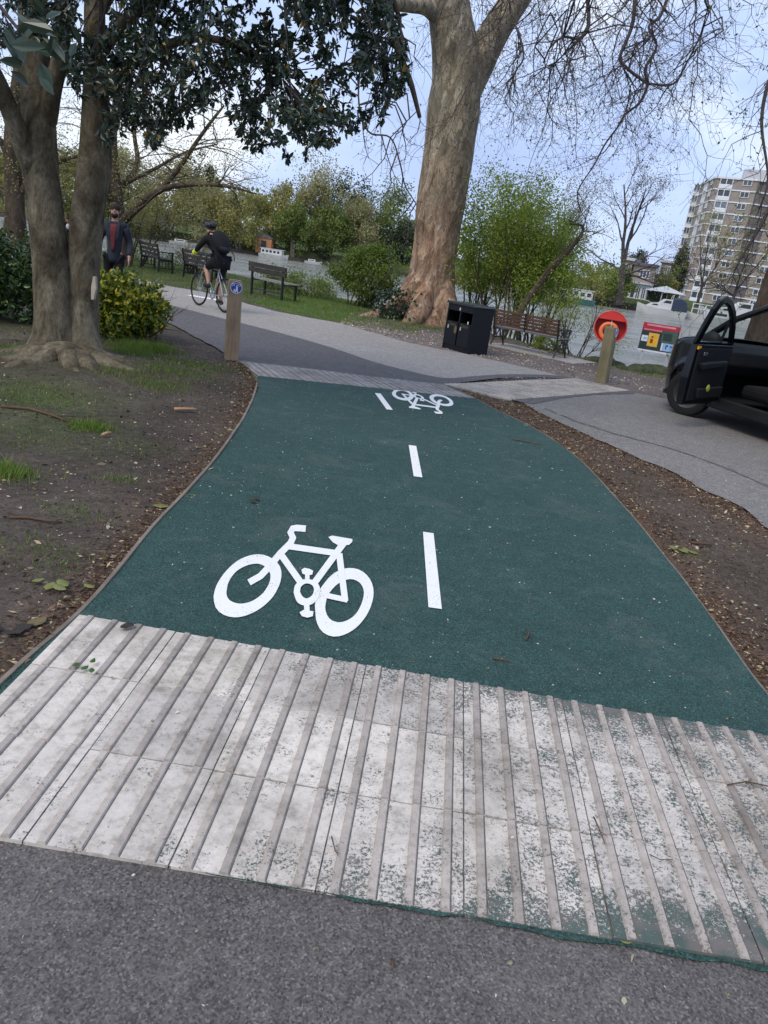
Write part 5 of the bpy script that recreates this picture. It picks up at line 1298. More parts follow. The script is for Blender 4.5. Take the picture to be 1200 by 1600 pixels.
# ---- benches
def bench(label, x, y, rz, L, kind, group='riverside benches'):
    t = thing('park_bench', label, 'bench', (x, y, 0), rz, group)
    if kind == 'slat':
        wm = M['bench_brown']; n_b, n_s = 5, 5
        for sx in (-1, 1):
            X0 = sx * (L / 2 - .03); e = MB(); w_ = .022
            def B(p, q, h=.035): e.bar((X0, *p), (X0, *q), w_, h, up=(0, 0, 1) if abs(q[1] - p[1]) < abs(q[0] - p[0]) else (0, 1, 0))
            B((-.04, 0), (.05, .20)); B((.05, .20), (-.0, .42)); B((0, .42), (-.10, .86), .04); B((.50, 0), (.42, .22)); B((.42, .22), (.46, .44)); B((-.02, .40), (.47, .42)); B((.05, .20), (.42, .22), .025)
            B((-.05, .63), (.30, .64), .035); B((.30, .64), (.50, .62), .045); B((.50, .62), (.46, .42), .03); B((.12, .42), (.20, .62), .02); B((.28, .42), (.36, .62), .02); B((.12, .2), (.24, .4), .02); B((.34, .2), (.24, .4), .02); B((.20, .62), (.28, .42), .018)
            e.disc((X0, .50, .615), (1, 0, 0), .035, .026, 12); e.build('end_frame', M['iron_black'], t)
        for i in range(n_b):
            z = .49 + i * .075; yb_ = -.02 - (z - .42) * .22; m = MB().box(-L / 2 + .0, L / 2 - .0, yb_ + .012, yb_ + .034, z, z + .055); m.build('slat', wm, t, bevel=.004)
        MB().bar((0, -.045, .46), (0, -.115, .86), .03, .015).build('brace', M['iron_black'], t)
        for i in range(n_s): MB().box(-L / 2, L / 2, .02 + i * .092, .095 + i * .092, .435, .457).build('slat', M['bench_grey'], t, bevel=.004)
    elif kind == 'dark':
        for sx in (-1, 1):
            X0 = sx * (L / 2 - .05); e = MB()
            e.bar((X0, -.02, 0), (X0, -.0, .42), .05, .05, up=(0, 1, 0)); e.bar((X0, 0, .42), (X0, -.09, .86), .045, .045, up=(0, 1, 0)); e.bar((X0, .44, 0), (X0, .42, .62), .05, .05, up=(0, 1, 0)); e.bar((X0, -.04, .63), (X0, .48, .63), .06, .03); e.bar((X0, 0, .38), (X0, .43, .38), .04, .05); e.bar((X0, 0, .16), (X0, .43, .16), .03, .03)
            for k in range(3): e.bar((X0, .1 + k * .11, .17), (X0, .1 + k * .11, .37), .02, .02, up=(0, 1, 0))
            e.build('end_frame', M['iron_black'], t)
        for i in range(3): z = .50 + i * .125; yb_ = -.02 - (z - .42) * .2; MB().box(-L / 2, L / 2, yb_, yb_ + .03, z, z + .09).build('slat', M['bench_dark'], t, bevel=.004)
        for i in range(4): MB().box(-L / 2, L / 2, .01 + i * .112, .10 + i * .112, .41, .44).build('slat', M['bench_dark'], t, bevel=.004)
    else:
        for sx in (-1, 1):
            X0 = sx * (L / 2 - .14)
            for (p, q) in (((-.02, -.05), (-.06, .84)), ((.42, -.05), (.42, .42))): MB().bar((X0, *p), (X0, *q), .05, .05, up=(0, 1, 0)).build('leg', M['iron_black'], t)
            MB().bar((X0, -.04, .40), (X0, .46, .40), .04, .03).build('rail', M['iron_black'], t)
        MB().bar((-L / 2 + .14, -.02, .17), (L / 2 - .14, -.02, .17), .03, .03).build('stretcher', M['iron_black'], t)
        for i in range(2): MB().box(-L / 2, L / 2, -.085 - i * .012, -.035 - i * .012, .60 + i * .13, .72 + i * .13).build('plank', M['bench_dark'], t, bevel=.005)
        for i in range(3): MB().box(-L / 2, L / 2, .0 + i * .155, .145 + i * .155, .42, .455).build('plank', M['bench_grey'], t, bevel=.005)
    return t
bench('slatted wooden bench with ornate iron ends between the bin and the lifebuoy, seen from behind', 2.40, 16.75, R_(-38), 1.62, 'slat').scale = (1, 1, .93)
MB().box(-1.15, 1.15, -.25, .85, -.06, .018).build('concrete_pad', M['concrete_pad'], None, loc=(2.60, 16.72, 0), rz=R_(-38), kind='structure')
bench('plain bench with dark back planks and pale weathered seat, right of the cyclist', -3.98, 21.35, R_(-42), 1.62, 'plain')
bench('dark wooden bench with arm rests partly hidden behind the cyclist', -6.55, 23.75, R_(-44), 1.7, 'dark')
bench('dark bench with arm rests furthest left, beside the walking man', -8.45, 25.1, R_(-50), 1.55, 'dark')

# ---- lifebuoy in its red round housing
lc = P(954, 511, 16.3); dirc = Vector((lc.x, lc.y, 0)).normalized()
lb = thing('lifebuoy_station', 'round red lifebuoy housing on a post at the water edge behind the timber bollard', 'lifebuoy station', (lc.x, lc.y, 0), math.atan2(dirc.y, dirc.x) - math.pi / 2)
zc = lc.z; Rl = .325
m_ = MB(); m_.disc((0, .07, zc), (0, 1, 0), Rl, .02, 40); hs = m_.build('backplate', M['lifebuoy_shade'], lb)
m_ = MB(); m_.disc((0, .0, zc), (0, 1, 0), Rl, .15, 40, Rl - .022); m_.ring((0, -.075, zc), (0, 1, 0), Rl - .008, .014, 40, 6); m_.build('rim', M['lifebuoy_red'], lb, smooth='auto')
ch = []; zl = .44 * Rl
for k in range(21):
    x = -math.sqrt(Rl ** 2 - zl ** 2) + 2 * math.sqrt(Rl ** 2 - zl ** 2) * k / 20; ch.append((x, zc + math.sqrt(max(0, (Rl - .01) ** 2 - x * x)) if abs(x) < Rl - .01 else zc + zl))
poly = [(-math.sqrt((Rl - .012) ** 2 - zl ** 2), zc + zl)] + [(x, z) for x, z in ch if z > zc + zl] + [(math.sqrt((Rl - .012) ** 2 - zl ** 2), zc + zl)]
m_ = MB(); m_.prism(poly, -.082, -.07); m_.build('hood', M['lifebuoy_red'], lb)
m_ = MB(); m_.ring((-.02, -.02, zc - .09), (0, 1, 0), .155, .045, 32, 10); m_.build('lifebuoy', M['lifebuoy_ring'], lb, smooth=True)
m_ = MB(); m_.tube([(0, -.05, zc + .13), (.01, -.06, zc + .06), (0, -.05, zc - .0)], .008, 6); m_.build('grab_line', M['sign_white'], lb)
m_ = MB(); m_.box(-.05, .05, .085, .16, -.3, zc + .2); m_.build('post', M['steel_grey'], lb)

# ---- water safety notice board
sc_ = P(1030, 528, 17.0); TLp, TRp, BLp, BRp = P(1007, 505.5, 17), P(1058.5, 513, 17), P(1000, 541, 17), P(1051, 549, 17)
Ws = .76; Hs = .56
yaw = R_(-17)
sb = thing('notice_board', 'water safety notice with red header and yellow square on two grey legs', 'sign', (sc_.x, sc_.y, 0), yaw)
zb_ = sc_.z - Hs / 2
MB().box(-Ws / 2, Ws / 2, -.01, .01, zb_, zb_ + Hs).build('panel', M['sign_green'], sb, bevel=.004)
def pl_(nm, mat, x0, x1, z0, z1, lay=1, parent=sb): return MB().box(-Ws / 2 + x0 * Ws, -Ws / 2 + x1 * Ws, -.010 - .0015 * lay, -.0101 - .0015 * (lay - 1), zb_ + z0 * Hs, zb_ + z1 * Hs).build(nm, M[mat], parent)
hd = pl_('header', 'sign_red', .0, 1, .80, 1.0)
pl_('header_band', 'sign_pink', .10, .88, .895, .96, 2, hd)
pl_('caption_band', 'sign_red', .03, .55, .70, .80)
for i in range(9): pl_('caption', 'sign_pink', .05 + i * .055, .05 + i * .055 + .04, .73 - .0 * i, .775, 2)
pl_('photo_panel', 'sign_greygreen', .56, .97, .36, .79)
pl_('photo_panel', 'sign_green', .60, .84, .42, .70, 2)
ys_ = pl_('warning_square', 'sign_yellow_rim', .21, .49, .14, .64); pl_('warning_field', 'sign_yellow', .235, .465, .18, .60, 2, ys_)
pl_('pictogram', 'sign_ink', .29, .34, .46, .53, 3, ys_); pl_('pictogram', 'sign_ink', .28, .35, .26, .42, 3, ys_)
pl_('notice_card', 'sign_white', .03, .20, .30, .52); pl_('caption', 'sign_pale_blue', .08, .18, .37, .46, 2)
bl_ = pl_('blue_card', 'sign_pale_blue', .60, .95, .05, .34); pl_('card_edge', 'sign_white', .60, .64, .05, .34, 2, bl_); pl_('figure', 'sign_blue', .72, .75, .12, .28, 2, bl_); pl_('figure', 'sign_blue', .75, .78, .22, .29, 2, bl_); pl_('caption', 'sign_blue', .83, .90, .22, .26, 2, bl_)
pl_('footer', 'sign_white', .0, 1, -.06, .0)
for sx in (-.27, .25): MB().box(sx - .02, sx + .02, .012, .045, -.9, zb_ + .35).build('leg', M['steel_grey'], sb)

# ---- mossy edge stones by the water
rs = np.random.RandomState(19)
for i, (px, py, s) in enumerate([(933, 566, .30), (962, 572, .26), (975, 577, .2), (998, 580, .34), (1012, 578, .30), (1026, 580, .34), (1038, 584, .3), (948, 563, .22)]):
    g = G(px, py); m_ = MB(); m_.ball((0, 0, 0), s, 12, 8, (1, .7, .42)); m_.v = [tuple(Vector(v) * (1 + .28 * mnoise.noise(Vector(v) * 5 + Vector((i * 3, 0, 0))))) for v in m_.v]
    names = ['mossy stone just left of the lifebuoy bollard at the water edge', 'mossy stone directly right of the lifebuoy bollard', 'small mossy stone in the notch of the bank left of the notice board', 'mossy stone at the foot of the left leg of the notice board', 'mossy stone between the legs of the notice board', 'mossy stone just left of the right leg of the notice board', 'mossy stone right of the notice board beside the car', 'small stone peeping behind the lifebuoy bollard']
    o = m_.build('edge_stone', M['stone_mossy'], None, smooth=True, loc=(g.x, g.y, .0), rz=rs.uniform(0, 3)); tag(o, names[i], 'stone', 'mossy stones along the bank edge')

# ---- skin-modifier figures
def skin(name, pts, edges, mat, parent, sub=2, root=0):
    me = bpy.data.meshes.new(name); me.from_pydata([p[:3] for p in pts], [], []); me.edges.add(len(edges)); me.edges.foreach_set('vertices', [i for e_ in edges for i in e_]); me.update()
    me.materials.append(mat); o = put(bpy.data.objects.new(name, me), parent)
    m = o.modifiers.new('skin', 'SKIN'); m.use_smooth_shade = True
    if not me.skin_vertices: print('NO SKIN LAYER'); 
    for i, p in enumerate(pts):
        d = me.skin_vertices[0].data[i]; r = p[3] if len(p) > 3 else .05; d.radius = (r, p[4] if len(p) > 4 else r); d.use_root = (i == root)
    s = o.modifiers.new('sub', 'SUBSURF'); s.levels = sub; s.render_levels = sub
    return o
class SK:
    def __init__(s): s.p = []; s.e = []
    def add(s, p, par=None):
        s.p.append(tuple(p)); i = len(s.p) - 1
        if par is not None: s.e.append((par, i))
        return i
    def chain(s, pts, par=None):
        for q in pts: par = s.add(q, par)
        return par
def hand(s, w_, wrist, d, side, curl=.5):
    """palm with four fingers and a thumb from the wrist vertex"""
    w_ = Vector(w_); d = Vector(d).normalized(); sd = Vector((0, side, 0)); sd = (sd - d * sd.dot(d)).normalized(); nn = d.cross(sd)
    pal = s.add((*(w_ + d * .05), .026, .016), wrist)
    for k, (o_, L) in enumerate(((-.03, .062), (-.01, .072), (.01, .068), (.03, .055))):
        a = w_ + d * .085 + Vector((1, 0, 0)) * o_; b = a + d * L * .6; c = b + d * L * .4 * (1 - curl) + nn * 0 - Vector((0, side, 0)) * L * .4 * curl
        s.chain([(*a, .0085), (*b, .008), (*c, .007)], pal)
    a = w_ + d * .045 + Vector((.035, 0, 0)); s.chain([(*a, .010), (*(a + d * .03 + Vector((.012, 0, 0))), .009)], pal)
def face(t, c, r, hairm, beard=True, fwd=Vector((1, 0, 0)), hair=True):
    """nose, eyes, ears, hair and beard around head centre c (local, facing +X)"""
    c = Vector(c)
    m_ = MB(); m_.add([c + Vector((r * .95, -.012, .012)), c + Vector((r * .95, .012, .012)), c + Vector((r * 1.22, 0, -.012)), c + Vector((r * .95, .016, -.022)), c + Vector((r * .95, -.016, -.022)), c + Vector((r * .93, 0, .03))], [(5, 0, 2), (5, 2, 1), (0, 4, 2), (2, 3, 1), (4, 3, 2)]); m_.build('nose', M['skin'], t, smooth=True)
    for sy in (-1, 1):
        MB().ball(c + Vector((r * .86, sy * .032, .018)), .011, 8, 6).build('eye', M['eye'], t)
        MB().ball(c + Vector((-.0, sy * r * .92, -.01)), .026, 8, 6, (.6, .35, 1)).build('ear', M['skin'], t, smooth=True)
    m_ = MB(); m_.ball(c + Vector((r * .87, 0, -.048)), .014, 8, 5, (.5, 1.9, .5)); m_.build('mouth', M['skin'], t)
    if hair:
        m_ = MB(); m_.ball(c + Vector((-.018, 0, .035)), r * 1.04, 18, 12, (1.02, .95, .95)); m_.build('hair', hairm, t, smooth=True)
    if beard:
        m_ = MB(); m_.ball(c + Vector((r * .34, 0, -.072)), r * .66, 14, 10, (1.0, 1.05, .95)); m_.build('beard', hairm, t, smooth=True)

def man():
    p = P(180, 340, 13.9); t = thing('person', 'bearded man in dark open jacket and red shirt walking behind the bush', 'person', (p.x, p.y, 0), R_(-78))
    H = Vector
    s = SK(); pel = s.add((0, 0, .93, .09, .08)); sp = s.add((.0, 0, 1.12, .085, .07), pel); ch = s.add((0, 0, 1.31, .10, .075), sp); nb = s.add((.0, 0, 1.43, .07), ch); nk = s.add((.01, 0, 1.49, .052), nb)
    h1 = s.add((.03, 0, 1.555, .07, .065), nk); h2 = s.add((.025, 0, 1.625, .085, .078), h1); s.add((.01, 0, 1.70, .06, .058), h2)
    el = []
    for sy, (ex, wx) in ((1, (-.04, .13)), (-1, (.02, -.10))):
        sh = s.add((0, sy * .165, 1.36, .040), ch); e_ = s.add((ex, sy * .25, 1.12, .032), sh); w_ = (wx, sy * .265, .895); wi = s.add((*w_, .027), e_); hand(s, w_, wi, (wx * .2, 0, -1), sy); el.append(((0, sy * .175, 1.375), (ex, sy * .25, 1.12), w_))
    lg = []
    for sy, (kx, ax_) in ((1, (.16, .10)), (-1, (-.0, -.22))):
        hp = s.add((0, sy * .09, .86, .09), pel); k = s.add((kx, sy * .10, .48, .06), hp); a = s.add((ax_, sy * .10, .09, .04), k); s.add((ax_ + .14, sy * .11, .035, .035, .03), a); lg.append(((0, sy * .09, .86), (kx, sy * .10, .48), (ax_, sy * .10, .09)))
    skin('body', s.p, s.e, M['skin'], t)
    j = SK(); a0_ = j.add((0, 0, .74, .17, .14)); a = j.add((0, 0, .86, .18, .14), a0_); b = j.add((0, 0, 1.0, .165, .125), a); c = j.add((0, 0, 1.2, .165, .125), b); d = j.add((0, 0, 1.35, .165, .115), c); j.add((-.01, 0, 1.45, .075, .07), d)
    for (sh, e_, w_) in el: j.chain([(sh[0], sh[1] * 1.0, sh[2] + .0, .088), (*e_, .062), (w_[0], w_[1], w_[2] + .02, .046)], d)
    skin('jacket', j.p, j.e, M['cloth_navy'], t)
    tr = SK(); a = tr.add((0, 0, .90, .14, .115))
    for (hp, k, an) in lg: tr.chain([(hp[0], hp[1], hp[2] - .02, .105), (*k, .078), (*an, .062)], a)
    skin('trousers', tr.p, tr.e, M['cloth_black'], t)
    m_ = MB(); v = []
    for i in range(9):
        z = .97 + i * .055; wd = .02 + .036 * (i / 8) if i != 5 else .05; x = np.interp(z, [.9, 1.1, 1.3, 1.42], [.168, .160, .158, .115])
        for k in range(5): y = (k - 2) / 2 * wd; v.append((x + .012 - y * y * 2.2 - (.06 if z > 1.41 else 0) * 0, y, z))
    m_.add(v, [(i * 5 + k, i * 5 + k + 1, i * 5 + k + 6, i * 5 + k + 5) for i in range(8) for k in range(4)])
    o = m_.build('shirt', M['cloth_red'], t, smooth=True); o.modifiers.new('thick', 'SOLIDIFY').thickness = .012
    for sy in (-1, 1):
        m_ = MB(); m_.add([(.16, sy * .03, 1.12), (.17, sy * .085, 1.22), (.135, sy * .10, 1.40), (.06, sy * .07, 1.475), (.105, sy * .045, 1.44), (.165, sy * .045, 1.3)], [(0, 1, 5), (1, 2, 5), (2, 4, 5), (2, 3, 4)]); o = m_.build('lapel', M['cloth_navy'], t); o.modifiers.new('thick', 'SOLIDIFY').thickness = .014
    for (hp, k, an) in lg: m_ = MB(); m_.ball((an[0] + .07, an[1], .045), .12, 12, 8, (1.1, .42, .42)); m_.build('shoe', M['shoe'], t, smooth=True)
    face(t, (.022, 0, 1.625), .088, M['hair'])
man()

def bicycle(label, loc, rz, k=1.0, fm='bike_silver'):
    b = thing('bicycle', label, 'bicycle', loc, rz); r = .335
    for nm, x in (('wheel', 0), ('wheel', 1.0)):
        h_ = MB(); h_.disc((x * k, 0, r * k), (0, 1, 0), .022 * k, .07 * k, 12); w_ = h_.build('wheel', M['chrome'], b)
        MB().ring((x * k, 0, r * k), (0, 1, 0), (r - .016) * k, .016 * k, 40, 8).build('tyre', M['tyre'], w_, smooth=True)
        MB().ring((x * k, 0, r * k), (0, 1, 0), (r - .038) * k, .009 * k, 40, 6).build('rim', M['iron_black'], w_, smooth=True)
        sp = [(x * k, 0, r * k, (x + (r - .04) * math.cos(a)) * k, .012 * k * (-1) ** i, (r + (r - .04) * math.sin(a)) * k, .0016, .0016) for i, a in enumerate([j * 2 * math.pi / 24 for j in range(24)])]
        V, F = sticks(sp, 3); o = put(bpy.data.objects.new('spokes', mesh_np('spokes', V, F, M['chrome'])), w_)
    f = MB(); K = lambda *p: tuple(q * k for q in p)
    f.tube([K(.42, 0, .28), K(.27, 0, .82)], .016 * k, 8); f.tube([K(.29, 0, .78), K(.80, 0, .84)], .017 * k, 8); f.tube([K(.42, 0, .28), K(.83, 0, .74)], .020 * k, 8); f.tube([K(.79, 0, .88), K(.84, 0, .70)], .02 * k, 8)
    for sy in (-1, 1):
        f.tube([K(0, sy * .06, r), K(.42, sy * .03, .28)], .010 * k, 6); f.tube([K(0, sy * .06, r), K(.29, sy * .02, .76)], .009 * k, 6); f.tube([K(.84, sy * .045, .70), K(.90, sy * .05, .5), K(1.0, sy * .05, r)], .012 * k, 6)
    f.build('frame', M[fm], b, smooth='auto')
    m_ = MB(); m_.tube([K(.79, 0, .88), K(.80, 0, 1.0), K(.86, 0, 1.02)], .014 * k, 8); m_.tube([K(.80, -.30, 1.03), K(.86, -.12, 1.02), K(.86, .12, 1.02), K(.80, .30, 1.03)], .013 * k, 8); m_.build('handlebar', M['iron_black'], b, smooth='auto')
    m_ = MB(); m_.ball(K(.24, 0, .93), .10 * k, 12, 8, (1.3, .6, .3)); m_.tube([K(.27, 0, .82), K(.25, 0, .92)], .013 * k, 6); m_.build('saddle', M['iron_black'], b, smooth=True)
    m_ = MB(); m_.disc(K(.42, .035, .28), (0, 1, 0), .085 * k, .008 * k, 20, .05 * k); m_.bar(K(.42, .06, .28), K(.49, .06, .43), .02, .014); m_.bar(K(.42, -.06, .28), K(.35, -.06, .13), .02, .014); m_.box(.45 * k, .54 * k, .07 * k, .15 * k, .42 * k, .445 * k); m_.box(.30 * k, .40 * k, -.15 * k, -.07 * k, .115 * k, .14 * k); m_.build('crank', M['chrome'], b)
    return b
def rider(label, loc, rz, k=1.0, top='cloth_black', short=True, pack=True, front=None, cuffs=True):
    t = thing('person', label, 'person', loc, rz)
    Kp = lambda p: tuple(q * k for q in p)
    s = SK(); pel = s.add(Kp((.24, 0, .99, .08, .09))); sp = s.add(Kp((.34, 0, 1.16, .08, .07)), pel); ch = s.add(Kp((.50, 0, 1.32, .09, .07)), sp); nb = s.add(Kp((.60, 0, 1.41, .055)), ch); nk = s.add(Kp((.65, 0, 1.455, .05)), nb)
    h1 = s.add(Kp((.72, 0, 1.49, .068)), nk); h2 = s.add(Kp((.735, 0, 1.555, .08)), h1); s.add(Kp((.72, 0, 1.62, .055)), h2)
    arms = []; legs = []
    for sy in (1, -1):
        q = [(.54, sy * .18, 1.36), (.66, sy * .27, 1.17), (.80, sy * .27, 1.055)]; sh = s.add(Kp((*q[0], .058)), ch); e_ = s.add(Kp((*q[1], .042)), sh); w_ = Kp(q[2]); wi = s.add((*w_, .027 * k), e_)
        hand(s, w_, wi, (.6, 0, -.35), sy, .8); arms.append(q)
    for sy, kn, an in ((1, (.60, .11, .80), (.45, .12, .50)), (-1, (.50, -.12, .57), (.31, -.11, .20))):
        hp = s.add(Kp((.25, sy * .10, .95, .092)), pel); kk = s.add(Kp((*kn, .058)), hp); c_ = s.add(Kp((kn[0] * .62 + an[0] * .38 - .015, kn[1], kn[2] * .62 + an[2] * .38, .056)), kk); a_ = s.add(Kp((*an, .035)), c_); s.add(Kp((an[0] + .13, an[1], an[2] - .055, .032)), a_); legs.append(((.25, sy * .10, .95), kn, an))
    skin('body', s.p, s.e, M['skin'], t)
    j = SK(); a = j.add(Kp((.20, 0, .95, .155, .155))); b = j.add(Kp((.34, 0, 1.16, .145, .125)), a); c = j.add(Kp((.50, 0, 1.32, .16, .125)), b); j.add(Kp((.62, 0, 1.43, .095)), c)
    for q in arms: j.chain([Kp((*q[0], .074)), Kp((*q[1], .058)), Kp((q[2][0] - .03, q[2][1], q[2][2] + .02, .042))], c)
    skin('jacket', j.p, j.e, M[top], t)
    tr = SK(); a = tr.add(Kp((.24, 0, .96, .14, .135)))
    for hp, kn, an in legs:
        H_, Kn = Vector(hp), Vector(kn); e1 = H_.lerp(Kn, .93) if short else Vector(an)
        tr.chain([Kp((*hp, .118)), Kp((*(H_.lerp(Kn, .5)), .105)), Kp((*H_.lerp(Kn, .93), .088))] + ([] if short else [Kp((*an, .055))]), a)
    skin('shorts' if short else 'trousers', tr.p, tr.e, M['cloth_black'], t)
    for hp, kn, an in legs:
        m_ = MB(); m_.ball(Kp((an[0] + .06, an[1], an[2] - .04)), .115 * k, 12, 8, (1.15, .42, .5)); m_.build('shoe', M['shoe'], t, smooth=True)
    if cuffs:
        for q in arms: m_ = MB(); d = (Vector(q[2]) - Vector(q[1])).normalized(); m_.tube([Kp(tuple(Vector(q[2]) - d * .07)), Kp(tuple(Vector(q[2]) + d * .02))], .05 * k, 12); m_.build('cuff', M['hivis'], t, smooth='auto')
    if pack:
        T_ = Matrix.Translation(Vector(Kp((.27, 0, 1.32)))) @ Matrix.Rotation(R_(42), 4, 'Y')
        m_ = MB(); m_.ball((0, 0, 0), 1, 20, 14, (.13 * k, .18 * k, .27 * k), T_); m_.build('backpack', M['cloth_black'], t, smooth=True)
        m_ = MB(); m_.ball((-.10 * k, 0, -.06 * k), 1, 14, 10, (.07 * k, .14 * k, .14 * k), T_); m_.build('pack_pocket', M['cloth_navy'], t, smooth=True)
        for sy in (-1, 1): m_ = MB(); m_.tube([Kp((.36, sy * .12, 1.47)), Kp((.52, sy * .13, 1.485)), Kp((.62, sy * .12, 1.36)), Kp((.5, sy * .15, 1.2)), Kp((.30, sy * .16, 1.13))], .018 * k, 6); m_.build('pack_strap', M['cloth_black'], t, smooth=True)
        m_ = MB(); m_.tube([Kp((.16, -.17, 1.17)), Kp((.13, -.22, 1.10)), Kp((.12, -.23, 1.0))], .010 * k, 6); m_.build('loose_strap', M['cloth_black'], t, smooth=True)
        m_ = MB(); m_.ball(Kp((.715, 0, 1.60)), .118 * k, 18, 12, (1.18, .92, .78)); h_ = m_.build('helmet', M['helmet'], t, smooth=True)
        for i in range(5): m_ = MB(); y = (i - 2) * .036; m_.tube([Kp((.60, y, 1.62)), Kp((.70, y, 1.70)), Kp((.80, y, 1.665))], .010 * k, 6); m_.build('helmet_rib', M['car_trim'], h_, smooth=True)
        MB().box(.80 * k, .87 * k, -.07 * k, .07 * k, 1.60 * k, 1.612 * k).build('visor', M['helmet'], t)
    if front: m_ = MB(); m_.ball(Kp((.585, 0, 1.27)), 1, 14, 10, (.10 * k, .11 * k, .15 * k)); m_.build('shirt_front', M[front], t, smooth=True)
    face(t, Kp((.735, 0, 1.555)), .082 * k, M['hair'], beard=False, hair=not pack)
    return t
rw, fwd_ = G(350, 489.5), G(325.5, 482.5); hz = math.atan2(fwd_.y - rw.y, fwd_.x - rw.x)
bicycle('silver-framed bicycle ridden by the black-clad cyclist on the footpath', (rw.x, rw.y, .012), hz)
rider('cyclist in black jacket, shorts, helmet and backpack riding away along the footpath', (rw.x, rw.y, .012), hz)
fp = P(112, 360, 27.0); k_ = .72
bicycle('small dark bicycle of the distant rider between the twin trunks', (fp.x, fp.y, .01), R_(-80), k_, 'iron_black')
rider('small distant rider with a white shirt front seen between the twin trunks', (fp.x, fp.y, .01), R_(-80), k_, 'cloth_black', False, False, 'cloth_white', False)

# ---- black car with open door
def car():
    h = R_(113.5); wheel0 = G(1067, 649); nrm = Vector((-math.sin(h), math.cos(h), 0)); O = wheel0 - nrm * .82
    t = thing('parked_car', 'black people carrier parked at the right edge with its near front door wide open', 'car', (O.x, O.y, 0.011), h)
    zt = lambda x: 1.09 - .30 * (max(0, x - .05) / .82) ** 1.7
    def hw(x, z):
        w_ = .895
        if x > .22: w_ -= .44 * ((x - .22) / .66) ** 2.3
        if x < -3.1: w_ -= .10 * ((-3.1 - x) / .4) ** 2
        if z > 1.0: w_ -= .17 * ((z - 1.0) / .7) ** 1.2
        if z < .5: w_ -= .05 * (.5 - z) / .25
        w_ += .012 * math.exp(-((z - .62) / .10) ** 2)
        return w_
    def side(m_, x0, x1, sy, ztop, arches, n=22, nz=9, zlow=.25):
        b0 = len(m_.v)
        for i in range(n + 1):
            x = x0 + (x1 - x0) * i / n; zb = zlow
            for ax_, Ra in arches:
                if abs(x - ax_) < Ra: zb = max(zb, .33 + math.sqrt(Ra * Ra - (x - ax_) ** 2))
            zz = ztop(x)
            for k in range(nz + 1):
                z = zb + (zz - zb) * k / nz; fl = 0
                for ax_, Ra in arches:
                    rr = math.hypot(x - ax_, z - .33)
                    if rr < Ra + .05 and z > .25: fl = .02
                m_.v.append((x, sy * (hw(x, z) + fl), z))
        for i in range(n):
            for k in range(nz):
                a = b0 + i * (nz + 1) + k; m_.f.append((a, a + 1, a + nz + 2, a + nz + 1) if sy > 0 else (a, a + nz + 1, a + nz + 2, a + 1))
    m_ = MB()
    side(m_, .88, -.50, 1, zt, [(0, .385)], 34)
    side(m_, -1.62, -3.5, 1, lambda x: 1.10, [(-2.73, .385)], 30)
    side(m_, .88, -3.5, -1, lambda x: zt(x) if x > .05 else 1.09, [(0, .385), (-2.73, .385)], 90)
    # bonnet
    b0 = len(m_.v); nx, ny = 12, 12
    for i in range(nx + 1):
        x = .88 - (.88 - .02) * i / nx
        for k in range(ny + 1):
            y = -1 + 2 * k / ny; m_.v.append((x + .06 * (1 - y * y) * (1 if i == 0 else .0), y * hw(x, zt(x)), zt(x) + .045 * (1 - y ** 2) * (1 - .0 * i)))
    for i in range(nx):
        for k in range(ny): a = b0 + i * (ny + 1) + k; m_.f.append((a, a + 1, a + ny + 2, a + ny + 1))
    # nose
    b0 = len(m_.v)
    for j in range(7):
        z = .25 + (zt(.88) - .25) * j / 6
        for k in range(ny + 1): y = -1 + 2 * k / ny; m_.v.append((.88 + .08 * (1 - y ** 4) + (.03 if z < .5 else 0), y * hw(.88, z), z + (.045 * (1 - y * y) if j == 6 else 0)))
    for j in range(6):
        for k in range(ny): a = b0 + j * (ny + 1) + k; m_.f.append((a, a + 1, a + ny + 2, a + ny + 1))
    # tail
    m_.add([(-3.5, s_ * hw(-3.5, z), z) for z in (.25, .6, 1.1) for s_ in (1, -1)], [(0, 1, 3, 2), (2, 3, 5, 4)])
    o = m_.build('body', M['car_paint'], t, smooth='auto'); sol = o.modifiers.new('thick', 'SOLIDIFY'); sol.thickness = .015; sol.offset = -1
    # roof
    r = MB(); b0 = 0; nx = 14
    for i in range(nx + 1):
        x = -.93 - 2.5 * i / nx; zz = 1.70 + .09 * math.sin(math.pi * min(1, (i + 1) / (nx * .9))) ** .8 * (1 if i < nx else .3)
        for k in range(11): y = -1 + 2 * k / 10; r.v.append((x + .10 * (1 - y * y) * (1 if i == 0 else 0), y * .70, zz - .085 * abs(y) ** 3.0))
    for i in range(nx):
        for k in range(10): a = i * 11 + k; r.f.append((a, a + 1, a + 12, a + 11))
    o = r.build('roof', M['car_paint'], t, smooth=True); sol = o.modifiers.new('thick', 'SOLIDIFY'); sol.thickness = .04; sol.offset = 1
    for sy in (-1, 1):
        for nm, a, b, w_, d_ in (('pillar', (.02, .80, 1.08), (-.42, .765, 1.40), .12, .06), ('pillar', (-.40, .765, 1.39), (-.96, .69, 1.66), .115, .062), ('pillar', (-1.58, .83, .30), (-1.60, .83, 1.08), .10, .09), ('pillar', (-1.60, .82, 1.06), (-1.62, .69, 1.66), .10, .06), ('pillar', (-2.55, .81, 1.08), (-2.55, .69, 1.68), .10, .06), ('pillar', (-3.42, .78, 1.08), (-3.35, .68, 1.66), .14, .08), ('roof_rail', (-.93, .695, 1.65), (-3.4, .69, 1.67), .06, .07)):
            MB().bar((a[0], a[1] * sy, a[2]), (b[0], b[1] * sy, b[2]), w_, d_, up=(1, 0, 0) if nm == 'pillar' and abs(b[2] - a[2]) > abs(b[0] - a[0]) else (0, 0, 1)).build(nm, M['car_paint'], t, bevel=.015)
